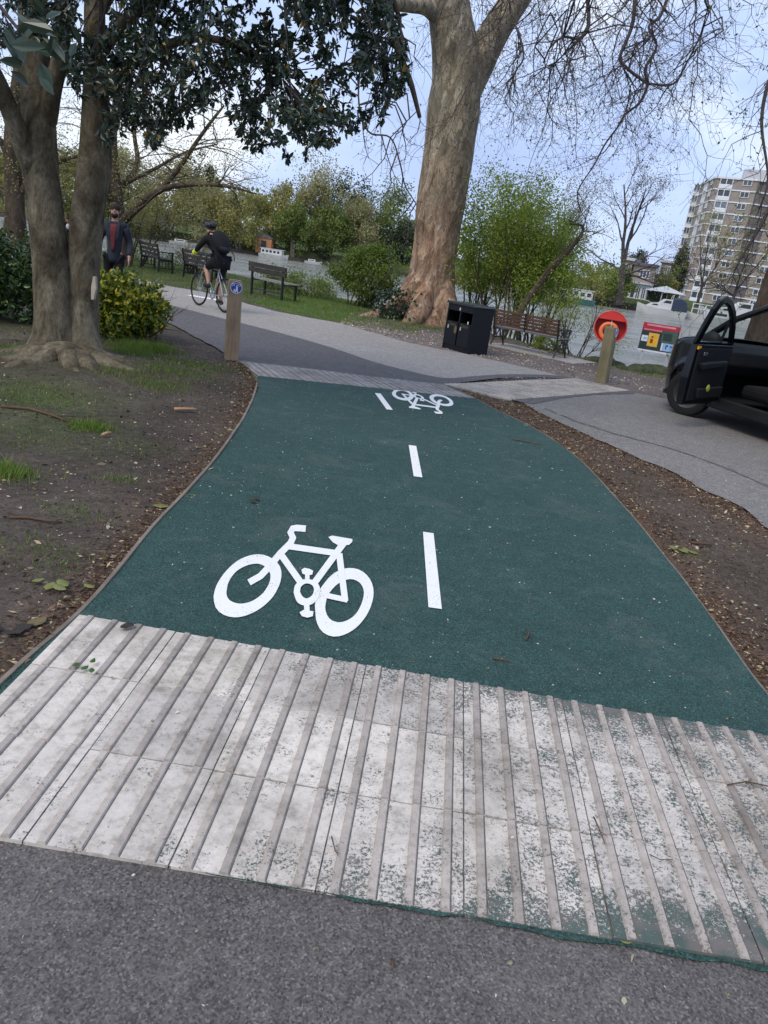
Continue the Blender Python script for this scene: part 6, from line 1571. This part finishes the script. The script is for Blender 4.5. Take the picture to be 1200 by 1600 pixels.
    def pane(nm, q, mat='car_glass'): m = MB(); m.add(q, [(0, 1, 2, 3)]); return m.build(nm, M[mat], t, fix=False)
    pane('windscreen', [(.05, .76, 1.09), (.05, -.76, 1.09), (-.90, -.66, 1.665), (-.90, .66, 1.665)])
    pane('side_window', [(-.12, -.815, 1.10), (-1.55, -.815, 1.10), (-1.57, -.70, 1.63), (-.95, -.70, 1.63)])
    pane('side_window', [(-1.67, -.815, 1.10), (-2.5, -.815, 1.10), (-2.5, -.70, 1.65), (-1.67, -.70, 1.65)])
    pane('side_window', [(-1.67, .815, 1.11), (-2.5, .815, 1.11), (-2.5, .70, 1.65), (-1.67, .70, 1.65)])
    pane('rear_window', [(-3.46, .72, 1.12), (-3.46, -.72, 1.12), (-3.38, -.64, 1.62), (-3.38, .64, 1.62)])
    # cabin
    MB().box(-3.4, .0, -.80, .80, .26, .33).build('floor_pan', M['car_inside'], t)
    MB().box(-.02, .03, -.80, .80, .33, 1.06).build('bulkhead', M['car_inside'], t)
    ds = MB(); ds.prism([(.02, .62), (-.32, .66), (-.40, .80), (-.36, .97), (-.20, 1.05), (.02, 1.08)], -.78, .78); ds.build('dashboard', M['car_inside'], t, bevel=.02)
    MB().box(-1.55, -.1, -.84, -.79, .33, 1.08).build('door_card', M['car_inside'], t)
    sw = MB(); sw.ring((-.52, -.36, .93), (.85, 0, .5), .185, .016, 28, 8); sw.bar((-.52, -.53, .93), (-.52, -.19, .93), .03, .02); sw.bar((-.52, -.36, .93), (-.38, -.36, .86), .05, .05); sw.build('steering_wheel', M['car_trim'], t, smooth='auto')
    for y in (.38, -.38):
        s = MB(); s.box(-1.22, -.70, y - .25, y + .25, .42, .60); st = s.build('seat', M['car_seat'], t, bevel=.06)
        s = MB(); s.prism([(-1.12, .55), (-1.26, .55), (-1.44, 1.15), (-1.34, 1.18)], y - .24, y + .24); s.build('seat_back', M['car_seat'], st, bevel=.05)
        s = MB(); s.box(-1.50, -1.39, y - .13, y + .13, 1.22, 1.42); s.build('headrest', M['car_seat'], st, bevel=.04)
    s = MB(); s.box(-2.3, -1.9, -.7, .7, .42, .62); s.prism([(-2.25, .6), (-2.4, .6), (-2.5, 1.15), (-2.4, 1.15)], -.7, .7); s.build('rear_seat', M['car_seat'], t, bevel=.04)
    MB().box(-2.32, -.5, .78, .875, .22, .37).build('sill', M['car_trim'], t, bevel=.02)
    MB().box(-2.30, -1.66, .885, .905, .50, .60).build('rubbing_strip', M['car_trim'], t, bevel=.008)
    MB().box(-3.3, .6, -.75, .75, .20, .259).build('underbody', M['car_trim'], t)
    for sy in (-1, 1):
        MB().ball((.70, sy * .60, .74), .16, 14, 10, (.9, .75, .55)).build('headlight', M['car_glass'], t, smooth=True)
        MB().box(-3.52, -3.45, sy * .80 - .05, sy * .80 + .05, .75, 1.15).build('tail_light', M['sign_red'], t, bevel=.01)
    MB().box(.86, .985, -.30, .30, .46, .58).build('number_plate', M['sign_white'], t)
    ht = MB(); ht.box(-.62, -.58, -.80, -.775, .30, .40); ht.build('door_tag', M['sign_red'], t)
    for (x, y, st) in ((0, .79, 22), (0, -.79, 22), (-2.73, .79, 0), (-2.73, -.79, 0)):
        sgn = 1 if y > 0 else -1
        wh = MB(); prof = [(.215, -.085), (.275, -.10), (.315, -.085), (.325, -.05), (.325, .05), (.315, .085), (.275, .10), (.215, .085)]
        T_ = Matrix.Rotation(R_(90), 4, 'X'); wh.lathe(prof, 40, T_, cap=False)
        w_ = wh.build('wheel', M['tyre'], t, smooth='auto', loc=(x, y, .325), rz=R_(st))
        rm = MB(); T2 = Matrix.Rotation(R_(-90 * sgn), 4, 'X'); rm.lathe([(.01, .045), (.06, .045), (.075, .06), (.10, .045), (.165, .02), (.185, .05), (.205, .075), (.218, .085), (.222, .07)], 40, T2, cap=False); r_o = rm.build('rim', M['wheel_steel'], w_, smooth='auto')
        hub = MB()
        for i in range(8): a = i * math.pi / 4; hub.disc((.145 * math.cos(a), sgn * .044, .145 * math.sin(a)), (0, 1, .0), .020, .012, 10)
        hub.build('hole', M['tyre'], w_)
        cp = MB(); cp.disc((0, sgn * .06, 0), (0, 1, 0), .035, .03, 16); cp.build('hub_cap', M['chrome'], w_)
    # open front door
    dz = R_(-68); dl = 1.05
    sil = [(0, .34), (-.30, .30), (-dl, .30), (-dl - .02, .65), (-dl, 1.06), (-dl + .01, 1.50), (-dl + .05, 1.60), (-dl + .14, 1.665), (-dl + .24, 1.655), (-.44, 1.50), (-.20, 1.30), (.02, 1.08)]
    win = [(-dl + .09, 1.10), (-dl + .085, 1.50), (-dl + .13, 1.575), (-dl + .22, 1.585), (-.46, 1.43), (-.24, 1.24), (-.12, 1.10)]
    D_ = MB(); low = [(0, .34), (-.30, .30), (-dl, .30), (-dl - .02, .65), (-dl, 1.07), (.02, 1.07)]
    D_.prism(low, -.085, .0)
    tb = lambda z: -.16 * max(0, (z - 1.05) / .62)
    # window frame: a ring that leans in with height
    fo = [(.02, 1.071), (-.20, 1.30), (-.44, 1.50), (-.70, 1.635), (-.90, 1.675), (-1.02, 1.62), (-1.075, 1.50), (-1.095, 1.30), (-1.10, 1.071)]
    fi = [(-.10, 1.10), (-.28, 1.285), (-.48, 1.44), (-.68, 1.55), (-.84, 1.585), (-.92, 1.55), (-.96, 1.45), (-.975, 1.28), (-.985, 1.10)]
    nf = len(fo); D_.add([(x, y0_ + tb(z), z) for y0_ in (-.075, -.02) for lp in (fo, fi) for x, z in lp], [q for k in range(nf) for j in [(k + 1) % nf] for q in ((k, j, nf + j, nf + k), (2 * nf + k, 3 * nf + k, 3 * nf + j, 2 * nf + j), (k, 2 * nf + k, 2 * nf + j, j), (nf + k, nf + j, 3 * nf + j, 3 * nf + k))])
    D_.v = [(x, y + (.02 * math.sin(math.pi * (z - .3) / .8) if z < 1.07 and y > -.01 else 0), z) for x, y, z in D_.v]
    dr = D_.build('door', M['car_paint'], t, loc=(-.50, .87, 0), rz=dz, bevel=.012)
    gl = MB(); q = [(-dl + .07, 1.09), (-dl + .07, 1.55), (-dl + .13, 1.60), (-dl + .24, 1.61), (-.45, 1.45), (-.22, 1.25), (-.06, 1.09)]; gl.add([(x, -.045 + tb(z), z) for x, z in q], [tuple(range(7))]); gl.build('window', M['car_glass'], dr, fix=False)
    MB().bar((-.34, -.045, 1.08), (-.40, -.13, 1.44), .03, .02, up=(1, 0, 0)).build('window_divider', M['car_trim'], dr)
    MB().prism([(-.04, .38), (-dl + .06, .36), (-dl + .05, 1.02), (-.04, 1.03)], -.105, -.0865).build('door_card', M['car_inside'], dr, bevel=.008)
    ar = MB(); ar.prism([(-.22, .80), (-.90, .76), (-.94, .84), (-.70, .86), (-.22, .88)], -.175, -.1055); ar.build('armrest', M['car_trim'], dr, bevel=.02)
    pk = MB(); pk.prism([(-.12, .40), (-.80, .40), (-.84, .52), (-.12, .54)], -.155, -.1055); pk.build('door_pocket', M['car_trim'], dr, bevel=.015)
    cl_ = MB(); cl_.ball((-.60, -.165, .53), .048, 12, 8, (1, .35, 1.1)); cl_.v = [tuple(Vector(v) + Vector((.4, .1, .5)) * .03 * mnoise.noise(Vector(v) * 22)) for v in cl_.v]; cl_.build('cloth', M['cloth_yellow'], dr, smooth=True)
    MB().box(-.86, -.76, -.118, -.1055, .93, .97).build('handle', M['chrome'], dr, bevel=.004)
    MB().box(-dl + .02, -dl + .10, -.10, -.0855, 1.005, 1.045).build('reflector', M['reflector'], dr)
    MB().box(-dl + .09, -dl + .13, -.19, -.185, 1.60, 1.64).build('sticker', M['steel_grey'], dr)
    mi = MB(); mi.ball((-.12, .17, 1.10), .13, 14, 10, (.5, 1.0, .85)); mi.bar((-.10, .0, 1.04), (-.12, .10, 1.07), .05, .05); mi.build('mirror', M['car_trim'], dr, smooth='auto')
    MB().box(-.98, -.84, .015, .04, .86, .90).build('handle', M['car_trim'], dr, bevel=.008)
car()

# ---- far bank: wall, boats, houses, gazebo, tower
fw_ = thing('river_wall', 'low dark embankment wall and jetty along the far bank', 'wall', (25, 94, -.9))
m_ = MB()
for x0 in range(-70, 90, 6):
    a, b = (x0, float(farY(x0)) - 1.0), (x0 + 6, float(farY(x0 + 6)) - 1.0); hh = (.35 if x0 < 14 else .55) + .15 * math.sin(x0)
    m_.add([(a[0], a[1], -1.2), (b[0], b[1], -1.2), (b[0], b[1] + .9, -1.2), (a[0], a[1] + .9, -1.2), (a[0], a[1], -.9 + hh), (b[0], b[1], -.9 + hh), (b[0], b[1] + .9, -.9 + hh), (a[0], a[1] + .9, -.9 + hh)], [(3, 2, 1, 0), (4, 5, 6, 7), (0, 1, 5, 4), (1, 2, 6, 5), (2, 3, 7, 6), (3, 0, 4, 7)])
m_.build('wall', M['far_wall'], fw_, world=True)
def boat(label, px, py, Yb, L, H, rz, kind, hullm='boat_white', name='motor_boat', cat='boat'):
    p = P(px, py, Yb); t = thing(name, label, cat, (p.x, p.y, -.9), rz, 'boats moored on the far bank')
    secs = [(-.5, .82, .62), (-.3, .95, .60), (0, 1, .62), (.25, .86, .72), (.4, .5, .84), (.5, .04, .98)]; Wd = L * .17
    h = MB()
    for (s, w_, z) in secs: h.v += [(s * L * (1 if z < .9 else 1.0), 0, -.15 * H), (s * L * .97, w_ * Wd * .75, .0), (s * L, w_ * Wd, z * H * .62), (s * L, 0, z * H * .62 + .02), (s * L, -w_ * Wd, z * H * .62), (s * L * .97, -w_ * Wd * .75, .0)]
    for i in range(5):
        for k in range(6): h.f.append((i * 6 + k, i * 6 + (k + 1) % 6, i * 6 + 6 + (k + 1) % 6, i * 6 + 6 + k))
    h.f += [(0, 1, 2, 3, 4, 5)]; h.build('hull', M[hullm], t, smooth='auto')
    MB().add([(-.5 * L, -Wd * .97, H * .33), (.46 * L, -Wd * .2, H * .46), (.46 * L, -Wd * .2, H * .50), (-.5 * L, -Wd * .97, H * .37)], [(0, 1, 2, 3)]).build('stripe', M['boat_navy'], t) if False else None
    if kind in ('cruiser', 'canopy'):
        c = MB(); c.prism([(-.18 * L, .38 * H), (.34 * L, .42 * H), (.22 * L, .66 * H), (.08 * L, .72 * H), (-.02 * L, .98 * H), (-.18 * L, .98 * H)], -Wd * .7, Wd * .7); cb = c.build('cabin', M['boat_white'], t, bevel=.04)
        MB().prism([(-.15 * L, .76 * H), (.01 * L, .76 * H), (-.04 * L, .92 * H), (-.15 * L, .92 * H)], -Wd * .715, Wd * .715).build('window', M['boat_window'], cb)
        MB().prism([(.10 * L, .56 * H), (.22 * L, .56 * H), (.20 * L, .63 * H), (.11 * L, .65 * H)], -Wd * .715, Wd * .715).build('window', M['boat_window'], cb)
        r = MB(); r.tube([(.12 * L, -Wd * .7, .62 * H), (.30 * L, -Wd * .6, .72 * H), (.49 * L, 0, .86 * H), (.30 * L, Wd * .6, .72 * H), (.12 * L, Wd * .7, .62 * H)], .012, 5); r.build('rail', M['steel_grey'], t)
        if kind == 'canopy': MB().prism([(-.50 * L, .40 * H), (-.19 * L, .40 * H), (-.19 * L, 1.05 * H), (-.34 * L, 1.12 * H), (-.46 * L, .92 * H)], -Wd * .72, Wd * .72).build('canopy', M['boat_navy'], t, bevel=.05)
        a_ = MB(); a_.tube([(-.16 * L, -Wd * .6, .95 * H), (-.18 * L, -Wd * .5, 1.25 * H), (-.18 * L, Wd * .5, 1.25 * H), (-.16 * L, Wd * .6, .95 * H)], .035, 5); a_.build('radar_arch', M['boat_white'], t)
    elif kind == 'house':
        c = MB(); c.box(-.42 * L, .30 * L, -Wd * .75, Wd * .75, .40 * H, 1.0 * H); cb = c.build('cabin', M['boat_white'], t, bevel=.03)
        for i in range(5): MB().box(-.38 * L + i * .13 * L, -.30 * L + i * .13 * L, -Wd * .76, Wd * .76, .60 * H, .86 * H).build('window', M['boat_window'], cb)
        MB().box(-.45 * L, .34 * L, -Wd * .8, Wd * .8, 1.0 * H, 1.05 * H).build('roof', M['roof_pale'], t)
    else:
        c = MB(); c.box(-.30 * L, .10 * L, -Wd * .6, Wd * .6, .40 * H, .8 * H); c.build('cabin', M['boat_white'], t, bevel=.03); MB().box(-.24 * L, .05 * L, -Wd * .61, Wd * .61, .56 * H, .72 * H).build('window', M['boat_window'], t)
    return t
boat('white cabin cruiser with a dark blue canopy moored in front of the gazebo', 1031, 491, 90, 5.4, 1.85, R_(172), 'canopy')
boat('long white motor boat seen through the open car door window', 1108, 506, 90, 6.2, 1.6, R_(170), 'open')
boat('white flybridge cruiser seen between the open door and the car roof', 1150, 488, 93, 8.0, 2.7, R_(172), 'canopy')
boat('white boat half hidden behind the car windscreen', 1185, 520, 88, 7.0, 2.1, R_(170), 'cruiser')
boat('white houseboat with a row of dark windows moored right of the cyclist', 428, 399, 90, 3.4, .95, R_(-8), 'house')
boat('small white dinghy near the clipped dark hedge', 490, 408, 91, 2.0, .6, R_(-8), 'open')
boat('long white boat moored behind the cyclist head', 287, 377, 90, 3.2, .7, R_(-8), 'open')
boat('white boat showing through the stems of the tallest willow clump', 800, 452, 88, 5.0, 1.9, R_(175), 'cruiser')
boat('white boat showing just left of the leaning dark stem', 838, 462, 86, 4.4, 1.5, R_(175), 'open')
boat('teal covered boat behind the twiggy bush', 890, 473, 86, 5.2, 1.5, R_(175), 'house', 'boat_teal')
p = P(413, 389, 92.5); t = thing('boat_shed', 'small orange-brown wooden shed on the far bank beside the white houseboat', 'shed', (p.x, p.y, -.1)); MB().box(-.9, .9, -.7, .7, -.4, 1.2).build('wall', M['boat_orange'], t); MB().prism([(-1.05, 1.2), (1.05, 1.2), (0, 1.75)], -.8, .8).build('roof', M['roof_slate'], t); MB().box(-.3, .3, -.74, -.71, -.3, .9).build('door', M['boat_window'], t)
# railings
rl_ = thing('white_railing', 'short white railing on the jetty left of the open car door', 'railing', tuple(P(1090, 495, 93)))
m_ = MB(); a = P(1078, 497, 93); b = P(1108, 500, 93); a.z = b.z = -.2
for k in range(4): q = a.lerp(b, k / 3); MB().bar(q, q + Vector((0, 0, 1.15)), .09, .09, up=(0, 1, 0)).build('post', M['window_white'], rl_, world=True)
for z in (.55, 1.1): MB().bar(a + Vector((0, -.06, z)), b + Vector((0, -.06, z)), .07, .07).build('rail', M['window_white'], rl_, world=True)
# gazebo
g0 = P(1035, 474, 99); g0.z = .3
gz = thing('gazebo', 'pale pointed garden canopy with green sides between the brick house and the tower block', 'gazebo', tuple(g0), R_(20))
gt = P(1036, 446, 99).z - .3; ev = gt - .75
for sx in (-1, 1):
    for sy in (-1, 1): MB().box(sx * 1.5 - .05, sx * 1.5 + .05, sy * 1.5 - .05, sy * 1.5 + .05, 0, ev).build('post', M['steel_grey'], gz)
MB().add([(-1.8, -1.8, ev), (1.8, -1.8, ev), (1.8, 1.8, ev), (-1.8, 1.8, ev), (0, 0, gt)], [(0, 1, 4), (1, 2, 4), (2, 3, 4), (3, 0, 4), (3, 2, 1, 0)]).build('canopy', M['canopy_pale'], gz)
MB().box(-1.4, 1.4, 1.42, 1.48, .1, ev - .1).build('back_screen', M['leaf_deep'], gz)

def window(parent, origin, ux, uz, w_, h, z, x, cols=2, depth=.07, nm='window', glass='far_glass', panel=0):
    """framed window on a facade: origin + ux*x, facing normal"""
    nrm = Vector((ux.y, -ux.x, 0)); f = MB(); fr = max(.07, w_ * .06)
    def bx(m, x0, x1, z0, z1, d0, d1):
        q = [origin + ux * a + nrm * d + Vector((0, 0, c)) for d in (d0, d1) for a, c in ((x0, z0), (x1, z0), (x1, z1), (x0, z1))]
        m.add(q, [(0, 1, 2, 3), (7, 6, 5, 4), (0, 4, 5, 1), (1, 5, 6, 2), (2, 6, 7, 3), (3, 7, 4, 0)])
    bx(f, x, x + w_, z, z + fr, 0, depth); bx(f, x, x + w_, z + h - fr, z + h, 0, depth); bx(f, x, x + fr, z + fr, z + h - fr, 0, depth); bx(f, x + w_ - fr, x + w_, z + fr, z + h - fr, 0, depth)
    for k in range(1, cols): xc = x + w_ * k / cols; bx(f, xc - fr / 2, xc + fr / 2, z + fr, z + h - fr, 0, depth - .005)
    if panel: bx(f, x - .05, x + w_ + .05, z - panel, z - .003, 0, depth + .06)
    o = f.build(nm, M['window_white'], parent, world=True); g = MB(); bx(g, x + fr, x + w_ - fr, z + fr, z + h - fr, .003, .02); g.build('pane', M[glass], o, world=True); return o
# brick house with white ground floor
def house(label, px0, px1, pyb, pyt, Yb, floors, wins, roofm, group=None, lowwhite=False):
    a, b = P(px0, pyb, Yb), P(px1, pyb + (px1 - px0) * .14, Yb - .6); top = P(px0, pyt, Yb).z; z0_ = .2; a.z = b.z = 0; ux = (b - a).normalized(); W = (b - a).length; nrm = Vector((ux.y, -ux.x, 0)); bk = -nrm * 6
    t = thing('house', label, 'house', (a.x, a.y, z0_)); fl = (top - z0_) / floors
    def wall(zl, zh, mat, nm='wall'):
        q = [a, b, b + bk, a + bk]; m = MB(); m.add([p + Vector((0, 0, zl)) for p in q] + [p + Vector((0, 0, zh)) for p in q], [(0, 1, 5, 4), (1, 2, 6, 5), (2, 3, 7, 6), (3, 0, 4, 7), (4, 5, 6, 7)]); m.build(nm, M[mat], t, world=True)
    if lowwhite: wall(z0_ - .5, z0_ + fl - .003, 'render_white'); wall(z0_ + fl, top, 'brick_far')
    else: wall(z0_ - .5, top, 'brick_far')
    m = MB(); q = [a - ux * .25 + nrm * .3, b + ux * .25 + nrm * .3, b + ux * .25 + bk, a - ux * .25 + bk]; m.add([p + Vector((0, 0, top + .003)) for p in q] + [p + Vector((0, 0, top + .35)) for p in q], [(0, 1, 5, 4), (1, 2, 6, 5), (2, 3, 7, 6), (3, 0, 4, 7), (4, 5, 6, 7), (3, 2, 1, 0)]); m.build('roof', M[roofm], t, world=True)
    for (f_, x, w_, s, h_, c) in wins: window(t, a, ux, None, w_ * W, h_ * fl, z0_ + (f_ + s) * fl, x * W, c)
    if lowwhite: m = MB(); q = [a + nrm * .0, b + nrm * .0, b + nrm * .5, a + nrm * .5]; m.add([p + Vector((0, 0, z0_ + fl - .12)) for p in q] + [p + Vector((0, 0, z0_ + fl + .06)) for p in q], [(0, 1, 5, 4), (1, 2, 6, 5), (2, 3, 7, 6), (3, 0, 4, 7), (4, 5, 6, 7), (3, 2, 1, 0)]); m.build('canopy', M['roof_pale'], t, world=True)
house('brick house with white ground floor and French windows by the river', 982, 1016, 457, 412, 104, 2, [(0, .08, .2, .06, .75, 1), (0, .32, .2, .06, .75, 2), (0, .56, .2, .06, .75, 2), (0, .79, .16, .06, .75, 1), (1, .30, .45, .3, .48, 3)], 'roof_slate', lowwhite=True)
house('brick house with a white roof edge just left of the dark cypress', 1024, 1046, 452, 408, 122, 2, [(0, .3, .4, .3, .5, 2), (1, .32, .36, .35, .5, 2)], 'roof_pale')
house('narrow white-rendered house partly hidden by the tall bare tree', 962, 979, 452, 404, 108, 2, [(0, .3, .4, .3, .5, 2), (1, .3, .4, .3, .5, 2)], 'roof_pale')
p0 = P(243, 372, 97); t = thing('house', 'small white boathouse glimpsed between the willows left of the cyclist', 'house', (p0.x, p0.y, .1)); MB().box(-1.8, 1.8, -1, 2, -.4, 1.5).build('wall', M['render_white'], t); MB().prism([(-2.0, 1.5), (2.0, 1.5), (0, 2.9)], -1.1, 2.1).build('roof', M['roof_pale'], t); MB().box(-.9, .9, -1.04, -1.01, -.3, 1.0).build('door', M['boat_window'], t)

# ---- tower block
Yt = 170.0
K_ = P(1119.6, 276, Yt); K_.z = 0; Ztop = P(1119.6, 276, Yt).z; Zb = .5
vd = Vector((K_.x, K_.y, 0)).normalized(); pp = Vector((vd.y, -vd.x, 0))
aA = (pp * .974 - vd * .225); LA = 8.0; A1 = K_ + aA * LA
aR = (pp * .93 + vd * .37).normalized(); R1 = A1 + aR * 3.6
C0 = R1; C1 = C0 + aA * 12
bB = (-pp * .19 + vd * .98).normalized(); B1 = K_ + bB * 14
tw_ = thing('tower_block', 'tall brown brick tower block with white window bays on the far bank', 'tower block', tuple(K_))
ns = 11; dz = (Ztop - Zb) / ns
back = vd * 16
foot = [B1, K_, A1, R1, C1, C1 + back, B1 + back * .3]
def prismz(pts, z0, z1, mat, nm, parent, off=0):
    m = MB(); n = len(pts); m.add([Vector((p.x, p.y, z0)) for p in pts] + [Vector((p.x, p.y, z1)) for p in pts], [tuple(range(n - 1, -1, -1)), tuple(range(n, 2 * n))] + [(k, (k + 1) % n, n + (k + 1) % n, n + k) for k in range(n)]); return m.build(nm, M[mat], parent, world=True)
prismz(foot, Zb - 1, Ztop, 'brick_far', 'wall', tw_)
# darker brick stair recess, 60 mm proud sheet of a different brick
nR = Vector((aR.y, -aR.x, 0)); prismz([A1 + nR * .05 + aR * .05, R1 + nR * .05 - aR * .05, R1 - nR * .1, A1 - nR * .1], Zb, Ztop - .4, 'brick_dark', 'stair_wall', tw_)
cen = (K_ + C1 + back) / 2
def grown(pts, d):
    out = []; 
    for p in pts: v = Vector((p.x - cen.x, p.y - cen.y, 0)); out.append(p + v.normalized() * d)
    return out
for i in range(1, ns + 1):
    z = Zb + i * dz
    for (p, q, L) in ((B1, K_, 0), (K_, A1, 0), (A1, R1, 0), (R1, C1, 0)):
        u = (q - p).normalized(); n = Vector((u.y, -u.x, 0)); d = .12 if i < ns else .22; hh = .16 if i < ns else .28
        e = .10 if (p is A1) else 0
        prismz([p + n * (d + e) + u * .02, q + n * (d + e) - u * .02, q + n * .0 - u * .02, p + n * .0 + u * .02], z - hh, z + hh * .4, 'window_white', 'floor_band', tw_)
for i in range(ns):
    z = Zb + i * dz
    window(tw_, K_, aA, None, 2.5, 1.45, z + dz * .36, .95, 2, .16, panel=dz * .30)
    window(tw_, K_, aA, None, 1.65, 1.15, z + dz * .42, 5.3, 2, .12)
    window(tw_, C0, aA, None, 1.9, 1.15, z + dz * .42, 1.3, 2, .12)
    window(tw_, C0, aA, None, 2.5, 1.45, z + dz * .36, 5.2, 2, .16, panel=dz * .3)
    window(tw_, C0, aA, None, 1.7, 1.15, z + dz * .42, 9.3, 2, .12)
    window(tw_, B1, -bB, None, 1.8, 1.25, z + dz * .40, 10.2, 2, .12)
    window(tw_, B1, -bB, None, 2.8, 1.5, z + dz * .34, 4.8, 2, .16, panel=dz * .3)
# pale balcony column at the far left of the tower
BL = B1 - pp * 1.3; 
prismz([BL, B1 - pp * .01, B1 + vd * 3, BL + vd * 3], Zb, Ztop - 1.2, 'render_white', 'balcony_column', tw_)
for i in range(ns): window(tw_, BL - vd * .02, pp, None, 1.15, 1.3, Zb + i * dz + dz * .35, .08, 2, .10)
prismz([K_ + aA * 5 + back * .2, K_ + aA * 11 + back * .2, K_ + aA * 11 + back * .6, K_ + aA * 5 + back * .6], Ztop + .01, Ztop + 2.2, 'roof_pale', 'plant_room', tw_)

# ---- small fallen things that can be picked out one by one
def leafthing(label, px, py, size, mat, z=None, rz=0, asp=.55, name='fallen_leaf', n=1, cat='leaf', dead=None):
    g = G(px, py); z = max(.006, gz_(g.x, g.y) + .006) if z is None else z
    t = thing(name, label, cat, (g.x, g.y, z), rz); rl = np.random.RandomState(int(px * 3 + py))
    for k in range(n):
        a = rl.uniform(0, 6.28) if n > 1 else 0; L = size * (rl.uniform(.6, 1.0) if n > 1 else 1); W = L * asp / 2
        ox, oy = (rl.uniform(-.9, .9) * size, rl.uniform(-.5, .5) * size) if n > 1 else (0, 0)
        pts = []; f = []; cu = rl.uniform(.02, .10)
        prof = [(0, .02), (.12, .45), (.3, .9), (.5, 1.0), (.7, .78), (.88, .38), (1.0, .02)]
        for i, (s, w_) in enumerate(prof):
            c = Vector((ox, oy, k * .003)) + Vector((math.cos(a), math.sin(a), 0)) * (s * L) + Vector((0, 0, .004 + cu * L * (2 * s - 1) ** 2)); q = Vector((-math.sin(a), math.cos(a), 0)) * (W * w_ * (1 + .12 * rl.randn()))
            pts += [c - q + Vector((0, 0, .12 * W * w_)), c, c + q + Vector((0, 0, .15 * W * w_))]
        for i in range(len(prof) - 1):
            for s in (0, 1): f.append((i * 3 + s, i * 3 + s + 1, i * 3 + 4 + s, i * 3 + 3 + s))
        m = MB(); m.add(pts, f); o = m.build('leaf' if n > 1 else 'blade', M[mat], t, smooth=True)
        o.modifiers.new('thick', 'SOLIDIFY').thickness = .0008
    return t
leafthing('cluster of large pale olive dead leaves on the soil near the front left edging', 100, 918, .10, 'leaf_dead_green', n=5, name='leaf_cluster', cat='leaves', rz=.3)
leafthing('fresh green leaf sprig lying on the ribbed paving near its left end', 136, 1056, .042, 'leaf_fresh', .032, n=4, name='leaf_sprig', cat='leaves')
leafthing('dark dry leaf on the top edge of the ribbed paving at the left', 190, 992, .07, 'leaf_dead_dark', .032, rz=2.6, asp=.8, n=2)
leafthing('curled dark leaf on the green path above the near bicycle symbol', 388, 787, .085, 'leaf_dead_dark', .024, asp=.35, n=2, rz=2.8)
leafthing('pale olive leaf lying against the left timber edging halfway up', 238, 793, .10, 'leaf_dead_green', rz=.2)
leafthing('olive leaf propped on the left edging just below the halfway leaf', 282, 778, .10, 'leaf_dead_green', rz=.4)
leafthing('yellow-green weed leaves on the soil strip right of the green path', 1065, 862, .09, 'leaf_dead_green', n=4, name='weed_rosette', cat='weed')
leafthing('large brown leaf heap at the far left edge low on the soil', 30, 1000, .10, 'leaf_dead_dark', n=4, name='leaf_cluster', cat='leaves', rz=.5)
leafthing('tan dead leaf at the lower left corner of the soil', 40, 985, .11, 'leaf_dead', rz=1.2)
leafthing('yellow leaf on the near tarmac just below the ribbed paving, left of centre', 308, 1365, .03, 'leaf_dead_green', .014)
leafthing('yellowish leaf at the lower right end of the ribbed paving', 965, 1478, .035, 'leaf_dead_green', .016)
def twig(label, pts, r, mat='twig_brown', z=.03, name='twig', cat='twig'):
    q = [G(a, b) for a, b in pts]; t = thing(name, label, cat, (q[0].x, q[0].y, 0))
    m = MB(); m.tube([Vector((p.x, p.y, z + r * .5 + .012 * math.sin(i * 2.1) ** 2)) for i, p in enumerate(q)], [r * (1 - .5 * i / len(q)) for i in range(len(q))], 6); m.build('stick', M[mat], t, world=True, smooth=True)
    p = q[len(q) // 2]; d = (q[-1] - q[0]).normalized(); n = Vector((-d.y, d.x, 0)); L = (q[-1] - q[0]).length
    m = MB(); m.tube([Vector((p.x, p.y, z + r)), Vector((p.x, p.y, z + r)) + (d + n * .7) * L * .22 + Vector((0, 0, .006))], [r * .6, r * .3], 5); m.build('side_shoot', M[mat], t, world=True, smooth=True)
twig('long thin brown root-like twig on the bare soil left, upper one', [(2, 640), (45, 645), (80, 655), (115, 666)], .012, z=.02)
twig('brown twig lying on the bare soil left, lower one', [(15, 815), (45, 818), (75, 823), (97, 822)], .008, z=.02)
twig('pale orange strip of bark on the soil left of the path edge', [(272, 643), (290, 644), (306, 645)], .016, 'bark_chip', z=.015, name='bark_strip', cat='bark')
twig('short orange piece of bark near the middle of the bare soil', [(160, 684), (166, 683), (173, 682)], .014, 'bark_chip', z=.015, name='bark_strip', cat='bark')
twig('thin reddish twig lying across the ribs of the paving near the centre', [(516, 1322), (520, 1345), (525, 1356)], .002, z=.033)
twig('long thin reddish twig between the ribs right of centre', [(924, 1290), (931, 1312), (940, 1336)], .0025, z=.033)
twig('fine curved twig across the ribs at the right', [(1010, 1350), (1025, 1362), (1045, 1362)], .0015, z=.036)
twig('brown twig across the ribs at the far right of the paving', [(1132, 1240), (1160, 1238), (1198, 1246)], .003, z=.036)
twig('short brown twig on the dark tarmac in the foreground', [(611, 1506), (612, 1516), (611, 1526)], .004, z=.013)
twig('small twig on the green path near its lower right', [(770, 1036), (782, 1040), (796, 1043)], .004, z=.020)
twig('brown twig standing on the green path below the middle dash', [(822, 990), (824, 1000), (820, 1008)], .005, z=.020)
twig('straight twig on the soil strip right of the green path', [(1078, 852), (1095, 855), (1110, 857)], .010, z=.015)
twig('thin wavy sprig on the green path near its right upper edge', [(800, 690), (820, 694), (845, 700)], .006, z=.020)
print('objects', len(scene.objects))

# seam of dirt along the road
seam = [g2(*q) for q in [(850, 640), (905, 662), (960, 680), (1058, 706), (1130, 732), (1230, 775)]]
sheet('road_seam', rag(seam, .05, 21, 4.) + rag([(x + .01, y + .06) for x, y in seam[::-1]], .05, 22, 6.), .0155, M['tarmac_seam'])
